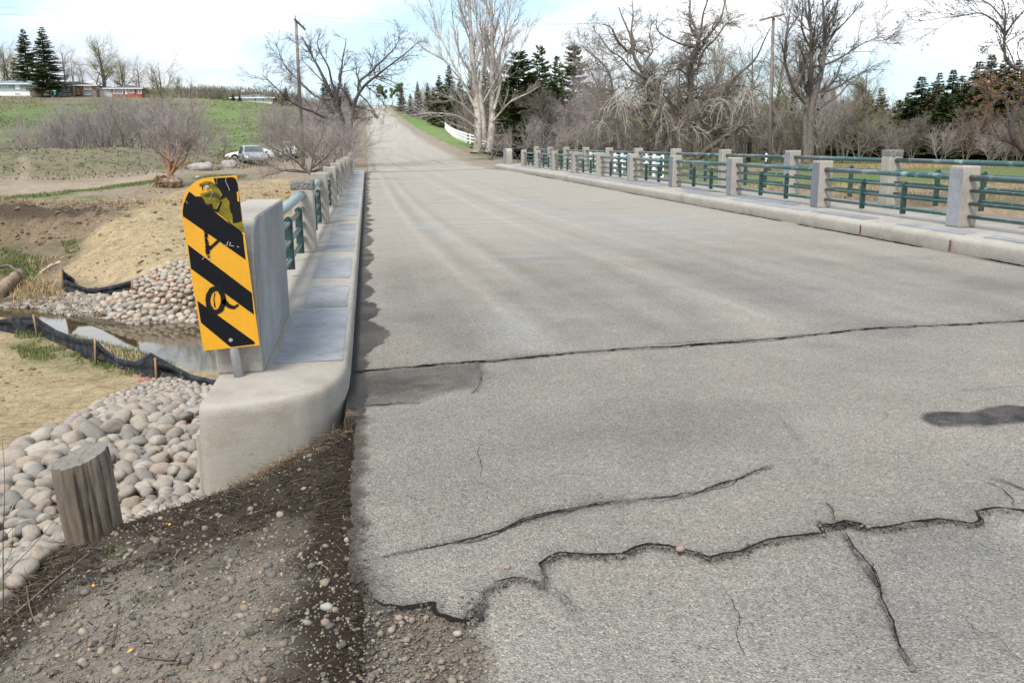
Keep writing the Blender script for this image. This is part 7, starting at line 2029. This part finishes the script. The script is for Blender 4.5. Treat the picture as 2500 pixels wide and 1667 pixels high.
# ------------------------------------------------------------------ bungalows on the crest
M_glassw = mat('window_glass', (.20, .24, .27), .08, spec=.8, var=((.6, .5),))
M_frame = mat('white_trim', (.74, .74, .73), .6)
M_teal = mat('teal_trim', (.02, .22, .24), .6)
M_wood_b = mat('brown_deck_wood', (.16, .085, .045), .85)
def shingle(name, c):
    return mat(name, c, .9, var=((.4, .1), (3, .2)), bump=((4, .5, .05),))
def house(label, u0, u1, Y, v_base, v_eave, v_ridge, wallm, roofm, wins=(), doors=(), found=None, depth=9, over=.6, name='bungalow', hip=.55, base_z=None):
    a, b = at(u0, v_base, Y), at(u1, v_base, Y)
    z0 = float(min(ground(a[0], Y), ground(b[0], Y))) - .3
    ze, zr_h = at(u0, v_eave, Y)[2], at((u0 + u1) / 2, v_ridge, Y)[2]
    W_ = b[0] - a[0]; H_ = ze - z0
    t = thing(name, label, 'house', ((a[0] + b[0]) / 2, Y, z0))
    link('wall', box(W_, depth, H_, 0, 0, depth / 2, H_ / 2), wallm, t)
    if found: link('foundation', box(W_ + .06, depth + .06, .9, 0, 0, depth / 2, at(u0, v_base, Y)[2] - z0 + .15), found, t)
    # hip roof
    e = over; hw = W_ / 2 + e; rl = max(.5, W_ / 2 - depth * hip); zr_ = zr_h - z0
    bm = bmesh.new()
    v = [bm.verts.new(q) for q in [(-hw, -e, H_), (hw, -e, H_), (hw, depth + e, H_), (-hw, depth + e, H_), (-rl, depth / 2, zr_), (rl, depth / 2, zr_)]]
    for f in ((0, 1, 5, 4), (1, 2, 5), (2, 3, 4, 5), (3, 0, 4), (3, 2, 1, 0)): bm.faces.new([v[i] for i in f])
    me = bpy.data.meshes.new('roof'); bm.to_mesh(me); bm.free()
    rf = link('roof', me, roofm, t)
    link('fascia', box(2 * hw, .06, .22, 0, 0, -e - .035, H_ - .06), M_frame, rf)
    for (ua, ub, va, vb, fm) in wins:
        p, q = at(ua, va, Y), at(ub, vb, Y)
        w_, h_ = q[0] - p[0], p[2] - q[2]
        cx_ = (p[0] + q[0]) / 2 - t.location[0]; cz_ = (p[2] + q[2]) / 2 - z0
        fr = link('window', box(w_ + .25, .10, h_ + .22, 0, 0, 0, 0), fm, t, loc=(cx_, -.05, cz_))
        k = max(1, round(w_ / 1.3))
        for j in range(k):
            link('pane', box(w_ / k - .10, .03, h_ - .06, 0, -w_ / 2 + (j + .5) * w_ / k, -.06, 0), M_glassw, fr)
    for (ua, ub, va, vb, dm) in doors:
        p, q = at(ua, va, Y), at(ub, vb, Y)
        link('door', box(q[0] - p[0], .08, p[2] - q[2], 0, (p[0] + q[0]) / 2 - t.location[0], -.05, (p[2] + q[2]) / 2 - z0), dm, t)
    return t
hp = lambda x: x / 5.88 / S                 # close-up print (5.88x) to field print
hv = lambda y: (180 + y / 5.88) / S
M_blue = mat('pale_blue_grey_siding', (.33, .40, .40), .8, var=((1, .05),)); M_rgrey = shingle('grey_blue_shingles', (.20, .235, .27))
M_brown = mat('brown_siding', (.20, .135, .105), .85, var=((1, .1),)); M_rdark = shingle('dark_brown_shingles', (.060, .052, .05))
M_brick = mat('red_brick_wall', (.30, .075, .045), .85, var=((2, .2),)); M_rmid = shingle('charcoal_shingles', (.09, .088, .095)); M_whw = mat('white_stucco', (.72, .73, .72), .8, var=((1, .05),))
YH = 240
t1 = house('pale blue grey bungalow with white trim left of the tall spruces', hp(-160), hp(600), YH, hv(300), hv(148), hv(70), M_blue, M_rgrey,
      [(hp(20), hp(115), hv(150), hv(190), M_frame), (hp(430), hp(540), hv(165), hv(205), M_frame), (hp(215), hp(285), hv(280), hv(296), M_frame), (hp(-120), hp(-40), hv(150), hv(190), M_frame)],
      [(hp(210), hp(290), hv(150), hv(230), M_frame), (hp(196), hp(210), hv(150), hv(230), M_rdark)], found=M_whw)
t2 = house('brown bungalow with dark roof between the spruce pair and the brick bungalow', hp(610), hp(1385), YH + 2, hv(305), hv(168), hv(98), M_brown, M_rdark,
      [(hp(850), hp(990), hv(170), hv(255), M_frame), (hp(1210), hp(1305), hv(172), hv(225), M_frame), (hp(1205), hp(1320), hv(285), hv(312), M_teal), (hp(835), hp(1020), hv(292), hv(312), M_frame)],
      [(hp(1085), hp(1130), hv(175), hv(265), M_teal)])
p0, p1 = at(hp(1030), hv(240), YH + 1), at(hp(1160), hv(310), YH + 1)
st_ = link('steps', box(p1[0] - p0[0], 1.6, 1.4, 0, (p0[0] + p1[0]) / 2 - t2.location[0], -1.0, p1[2] - t2.location[2] + .7), M_wood_b, t2)
t3 = house('red brick bungalow with charcoal roof beside the white garage wing', hp(1612), hp(2035), YH + 4, hv(320), hv(212), hv(152), M_brick, M_rmid,
      [(hp(1632), hp(1758), hv(215), hv(290), M_frame), (hp(1850), hp(1920), hv(222), hv(280), M_frame), (hp(1982), hp(2028), hv(230), hv(285), M_frame)],
      [(hp(1790), hp(1832), hv(222), hv(298), M_frame)])
t4 = house('low white garage wing with charcoal roof left of the red brick bungalow', hp(1395), hp(1608), YH + 5, hv(325), hv(212), hv(172), M_whw, M_rmid, [], [(hp(1490), hp(1550), hv(250), hv(322), M_frame)], name='garage')
t5 = house('long white bungalow with grey roof on the crest right of the antenna mast', 1900 / 3.357 / S, 2235 / 3.357 / S, 246, 832 / 3.357 / S, 803 / 3.357 / S, 765 / 3.357 / S, M_whw, M_rgrey,
      [(2110 / 3.357 / S, 2150 / 3.357 / S, 800 / 3.357 / S, 812 / 3.357 / S, M_frame), (2150 / 3.357 / S, 2170 / 3.357 / S, 803 / 3.357 / S, 822 / 3.357 / S, M_frame)],
      [(2085 / 3.357 / S, 2098 / 3.357 / S, 800 / 3.357 / S, 828 / 3.357 / S, M_teal)])
# brown board screen, white shed and small things before the houses
def block(name, label, cat, ua, ub, va, vb, Y, m, depth=1.5, kids=0):
    p, q = at(ua, va, Y), at(ub, vb, Y)
    t = thing(name, label, cat, ((p[0] + q[0]) / 2, Y, q[2]))
    w_, h_ = q[0] - p[0], p[2] - q[2]
    if kids:
        for j in range(kids): link('board', box(w_ / kids - .02, .05, h_, 0, -w_ / 2 + (j + .5) * w_ / kids, .0, h_ / 2 - .3), m, t)
    else:
        link('shed_wall', box(w_, depth, h_ - .15, .02, 0, depth / 2, h_ / 2 - .2), m, t)
        link('shed_roof', box(w_ + .2, depth + .2, .12, .02, 0, depth / 2, h_ - .2), M_frame, t)
    return t
block('board_screen', 'weathered brown board screen before the pale blue bungalow', 'fence', hp(420), hp(610), hv(205), hv(305), YH - 3, mat('weathered_boards', (.17, .135, .115), .9, var=((2, .3),)), kids=12)
block('storage_box', 'white garden storage box between the first two bungalows', 'shed', hp(618), hp(705), hv(232), hv(308), YH - 3, M_whw)
block('recycling_bin', 'teal bin standing by the spruce trunk before the brown bungalow', 'bin', hp(768), hp(798), hv(235), hv(300), YH - 5, M_teal, .6)
g_ = at(hp(1070), hv(315), YH - 5); tt_ = at(hp(1048), hv(-60), YH - 5)
t_ = thing('lamp_pole', 'slim green pole standing before the brown bungalow', 'pole', tuple(g_))
link('pole', tube_mesh([(0, 0, -1), tuple((tt_ - g_) / 2), tuple(tt_ - g_)], [.16, .13, .10], 8), mat('green_pole', (.10, .17, .14), .6), t_)
g_ = at(1987 / 3.357 / S, 828 / 3.357 / S, 238); tt_ = at(1965 / 3.357 / S, 605 / 3.357 / S, 238)
t_ = thing('antenna_mast', 'thin grey antenna mast beside the long white bungalow', 'mast', tuple(g_))
link('mast', tube_mesh([(0, 0, -1), tuple((tt_ - g_) / 2), tuple(tt_ - g_)], [.09, .06, .04], 6), M_galv, t_)
link('antenna', box(.9, .05, .5, 0, .3, 0, 2.4), M_galv, t_)

# ------------------------------------------------------------------ parked cars
M_tyre = mat('tyre', (.018, .018, .019), .9); M_rim = mat('alloy_rim', (.45, .45, .46), .35, metal=.7)
M_cglass = mat('car_glass', (.03, .045, .05), .05, spec=.9); M_blackp = mat('black_plastic', (.02, .02, .022), .6)
M_lamp = mat('lamp_glass', (.6, .62, .64), .15, spec=.8); M_rlamp = mat('red_lamp', (.35, .02, .02), .2, spec=.7)
def car(label, loc, rz, L_, W_, H_, body, kind, name='parked_car'):
    """nose towards +x; body lofted through stations (x, z low, z belt, z top, half width, half roof width)"""
    st = {'coupe': [(-.5, .32, .62, .70, .80, .70), (-.47, .22, .66, .78, .92, .8), (-.40, .18, .70, .82, .97, .85), (-.30, .17, .70, .86, 1, .86), (-.22, .17, .69, 1.0, 1, .80), (-.10, .17, .68, 1.0 * 1.0, 1, .70), (.02, .17, .66, 1.0, 1, .70), (.10, .17, .65, .93, 1, .76), (.20, .17, .63, .70, 1, .88), (.32, .17, .58, .63, .98, .88), (.42, .18, .50, .56, .94, .84), (.47, .22, .42, .49, .86, .76), (.5, .30, .36, .40, .74, .62)],
          'hatch': [(-.5, .30, .55, .62, .84, .76), (-.485, .22, .60, .80, .93, .80), (-.45, .18, .64, .95, .98, .76), (-.32, .17, .64, 1.0, 1, .74), (-.10, .17, .62, 1.0, 1, .72), (.02, .17, .61, .97, 1, .74), (.12, .17, .60, .80, 1, .82), (.20, .17, .58, .65, 1, .90), (.33, .17, .55, .61, .98, .88), (.43, .18, .50, .56, .94, .84), (.475, .22, .42, .48, .88, .78), (.5, .28, .34, .40, .80, .70)],
          'suv': [(-.5, .30, .55, .66, .86, .8), (-.49, .22, .60, .92, .94, .82), (-.45, .20, .62, 1.0, .98, .80), (-.2, .19, .62, 1.0, 1, .80), (.05, .19, .61, .98, 1, .80), (.15, .19, .60, .82, 1, .84), (.22, .19, .59, .66, 1, .90), (.38, .19, .56, .62, .98, .90), (.46, .2, .52, .58, .94, .86), (.5, .28, .42, .48, .86, .78)]}[kind]
    t = thing(name, label, 'car', tuple(loc), rz)
    rows = []
    for (x_, zl, zb, zt_, hw, hr) in st:
        X = x_ * L_; zl, zb, zt_ = zl * H_, zb * H_, zt_ * H_; hw *= W_ / 2; hr *= W_ / 2
        half = [(0, zl), (hw * .86, zl), (hw * .97, zl + .08), (hw, zl + (zb - zl) * .5), (hw * .97, zb - .02), (hw * .955, zb), (hr + (hw * .955 - hr) * .35, zb + (zt_ - zb) * .62), (hr * .98, zt_ - .035 * H_ * min(1, (zt_ - zb) * 3)), (hr * .80, zt_ - .008), (0, zt_ + .012)]
        ring = [(X, y_, z_) for y_, z_ in half] + [(X, -y_, z_) for y_, z_ in half[-2:0:-1]]
        rows.append(ring)
    n = len(rows[0]); V = np.array(rows).reshape(-1, 3)
    i_, j_ = np.meshgrid(np.arange(n), np.arange(len(rows) - 1)); a = j_ * n + i_; b = j_ * n + (i_ + 1) % n
    F = np.stack([a, b, b + n, a + n], -1).reshape(-1, 4)
    me = mesh_np('body', V, F)
    bm = bmesh.new(); bm.from_mesh(me); bm.verts.ensure_lookup_table()
    bm.faces.new([bm.verts[k] for k in range(n)][::-1]); bm.faces.new([bm.verts[(len(rows) - 1) * n + k] for k in range(n)])
    bmesh.ops.recalc_face_normals(bm, faces=list(bm.faces)); bm.to_mesh(me); bm.free()
    bd = link('body', me, body, t)
    S_ = np.array(st)
    def sec(x_, what): return float(np.interp(x_, S_[:, 0], S_[:, what]))
    def side(x_, f):           # point on the flank of the cabin, f 0 belt .. 1 roof
        zb, zt_ = sec(x_, 2) * H_, sec(x_, 3) * H_; hw, hr = sec(x_, 4) * W_ / 2 * .955, sec(x_, 5) * W_ / 2
        z = zb + (zt_ - zb) * f; y_ = hw + (hr * .98 - hw) * (f / .93 if f < .93 else 1)
        y_ = hw + ((hr + (hw - hr) * .35) - hw) * min(1, f / .62) if f < .62 else (hr + (hw - hr) * .35) + (hr * .98 - (hr + (hw - hr) * .35)) * (f - .62) / .38
        return x_ * L_, y_ + .012, z
    def panel(name, pts, m, parent=t, th=.0):
        bm = bmesh.new(); f = bm.faces.new([bm.verts.new(p) for p in pts]); bmesh.ops.triangulate(bm, faces=[f])
        me = bpy.data.meshes.new(name); bm.to_mesh(me); bm.free(); return link(name, me, m, parent)
    wn_ = {'coupe': [(-.25, -.08), (-.065, .13)], 'hatch': [(-.40, -.16), (-.145, .02), (.035, .12)], 'suv': [(-.44, -.24), (-.225, -.03), (-.015, .13)]}[kind]
    for sgn in (1, -1):
        for (xa, xb) in wn_:
            xs_ = np.linspace(xa, xb, 5)
            lower = [side(x_, .10) for x_ in xs_]; upper = [side(x_, .86) for x_ in xs_[::-1]]
            upper = [(x_, y_, max(z_, side(x_ / L_, .12)[2] + .02)) for x_, y_, z_ in upper]
            panel('side_window', [(p[0], sgn * p[1], p[2]) for p in lower + upper], M_cglass)
    def slope(xa, xb, name, m=M_cglass, f=.86):
        za, zb_ = sec(xa, 3) * H_, sec(xb, 3) * H_; ya, yb = sec(xa, 5) * W_ / 2 * f, sec(xb, 5) * W_ / 2 * f
        xm = (xa + xb) / 2; zm, ym = sec(xm, 3) * H_, sec(xm, 5) * W_ / 2 * f
        o_ = .02 * (1 if xb > xa else -1)
        P = []
        for x_, y_, z_ in ((xa, ya, za), (xm, ym, zm), (xb, yb, zb_)): P.append((x_ * L_ + o_, -y_, z_ + .012, y_))
        V = []
        for (x_, _, z_, y_) in P:
            for q in (-1, -.5, 0, .5, 1): V.append((x_ - .03 * q * q * (1 if o_ > 0 else -1), q * y_, z_ + .014 * (1 - q * q)))
        me = mesh_np(name, V, grid_faces(5, 3)); link(name, me, m, t)
    ws = {'coupe': (.045, .185, -.22, -.30), 'hatch': (.04, .185, -.46, -.485), 'suv': (.08, .205, -.455, -.49)}[kind]
    slope(ws[0], ws[1], 'windshield'); slope(ws[2], ws[3], 'rear_window')
    wr = .32 if kind != 'suv' else .36
    for xw in (-.30, .31):
        for sgn in (1, -1):
            w = link('wheel', tube_mesh([(0, -.11, 0), (0, -.09, 0), (0, .09, 0), (0, .11, 0)], [wr * .9, wr, wr, wr * .9], 20), M_tyre, t, loc=(xw * L_, sgn * (W_ / 2 - .10), wr))
            link('rim', tube_mesh([(0, sgn * .10, 0), (0, sgn * .118, 0)], [wr * .66, wr * .6], 12), M_rim, w)
            link('wheel_arch', tube_mesh([(0, -.02, 0), (0, .02, 0)], wr * 1.18, 20), M_blackp, t, loc=(xw * L_, sgn * (W_ / 2 - .018), wr * 1.04))
    zf = sec(.47, 2) * H_
    for sgn in (1, -1):
        link('headlight', box(.30, .42, .13, .04, 0, 0, 0, 2), M_lamp, t, loc=(.445 * L_, sgn * W_ * .36, zf + .0), rot=(0, .25, sgn * -.25))
        link('tail_light', box(.10, .30, .16, .03), M_rlamp, t, loc=(-.487 * L_, sgn * W_ * .36, sec(-.47, 2) * H_ - .06))
        link('mirror', box(.10, .20, .13, .04), body if kind == 'coupe' else M_blackp, t, loc=(.10 * L_, sgn * (W_ / 2 + .08), sec(.1, 2) * H_ + .06))
    link('grille', box(.06, W_ * .46, .16, .02), M_blackp, t, loc=(.492 * L_, 0, zf - .10))
    link('lower_bumper', box(.10, W_ * .78, .20, .03), M_blackp, t, loc=(.482 * L_, 0, .27))
    link('sill', box(L_ * .42, W_ * .98, .10, .01), M_blackp, t, loc=(0, 0, .20 if kind != 'suv' else .28))
    return t
M_cw = mat('white_car_paint', (.70, .72, .74), .25, spec=.6); M_cs = mat('silver_car_paint', (.36, .37, .39), .25, metal=.4, spec=.6)
cx_ = at(577, 388, 70.5); cl = (cx_[0], 72.0, float(ground(cx_[0], 72.0)))
car('silver hatchback with a dark front parked facing the bridge', cl, math.radians(-76), 4.2, 1.76, 1.42, M_cs, 'hatch')
cx_ = at(576, 366, 92); car('white coupe parked side on behind the silver hatchback', (cx_[0], 92, float(ground(cx_[0], 92))), math.radians(188), 4.75, 1.8, 1.36, M_cw, 'coupe')
cx_ = at(660, 355, 100); car('white sport utility car half hidden behind shrub branches', (cx_[0], 100, float(ground(cx_[0], 100))), math.radians(-82), 4.6, 1.85, 1.75, M_cw, 'suv')

# ------------------------------------------------------------------ far-off wood closing the meadow
rw = np.random.default_rng(91)
n = 12000
x = rw.uniform(14, 190, n); y = 112 + rw.uniform(0, 1, n) * 45 + (x > 60) * 0 - np.clip(x - 40, 0, 60) * .6
g_ = ground(x, y)
hh = rw.uniform(2.5, 7.0, n) * (1 + .25 * fbm(x, y, .12, 3, 9))
P = np.zeros((n, 4, 3)); P[:, 0] = np.stack([x, y, g_], -1)
d = np.stack([rw.normal(size=n) * .16, rw.normal(size=n) * .16, np.ones(n)], -1)
for k in range(1, 4):
    P[:, k] = P[:, k - 1] + d * (hh / 3)[:, None]; d[:, :2] += rw.normal(size=(n, 2)) * .16
tw = sprout(P, np.ones((n, 4)) * .03, rw, count=5, length=(.7, 2.0), angle=(20, 50), K=3, t0=.2, up=.1, wob=.15, rmin=.016)
v1, f1 = tubes(P, np.linspace(.06, .02, 4)[None] * np.ones((n, 1)), 3); v2, f2 = tubes(tw[0], tw[1], 3)
M_wood_far = mat('far_wood_twigs', (.155, .13, .115), .9, coord='World', var=((.05, .25), (.4, .25)))
tag(link('far_wood', mesh_np('far_wood', np.concatenate([v1, v2]), np.concatenate([f1, f2 + len(v1)])), M_wood_far), 'grey leafless wood closing the view behind the meadow', None, kind='stuff')
n = 6000
x = np.concatenate([rw.uniform(-90, -18, n), rw.uniform(-60, 0, 2500)]); y = np.concatenate([rw.uniform(246, 275, n), rw.uniform(250, 300, 2500)]); n = len(x)
g_ = ground(x, y); hh = rw.uniform(1.2, 3.6, n) * (1 + .5 * fbm(x, y, .08, 3, 19))
P = np.zeros((n, 4, 3)); P[:, 0] = np.stack([x, y, g_], -1)
d = np.stack([rw.normal(size=n) * .25, rw.normal(size=n) * .2, np.ones(n)], -1)
for k in range(1, 4):
    P[:, k] = P[:, k - 1] + d * (hh / 3)[:, None]; d[:, :2] += rw.normal(size=(n, 2)) * .2
tw = sprout(P, np.ones((n, 4)) * .03, rw, count=4, length=(.4, 1.1), angle=(20, 55), K=3, t0=.2, up=.1, wob=.15, rmin=.03)
v1, f1 = tubes(P, np.linspace(.06, .03, 4)[None] * np.ones((n, 1)), 3); v2, f2 = tubes(tw[0], tw[1], 3)
tag(link('garden_brush', mesh_np('garden_brush', np.concatenate([v1, v2]), np.concatenate([f1, f2 + len(v1)])), mat('brush_twigs', (.16, .14, .10), .9, coord='World', var=((.05, .3),))), 'low leafless brush along the crest behind the bungalows', None, kind='stuff')
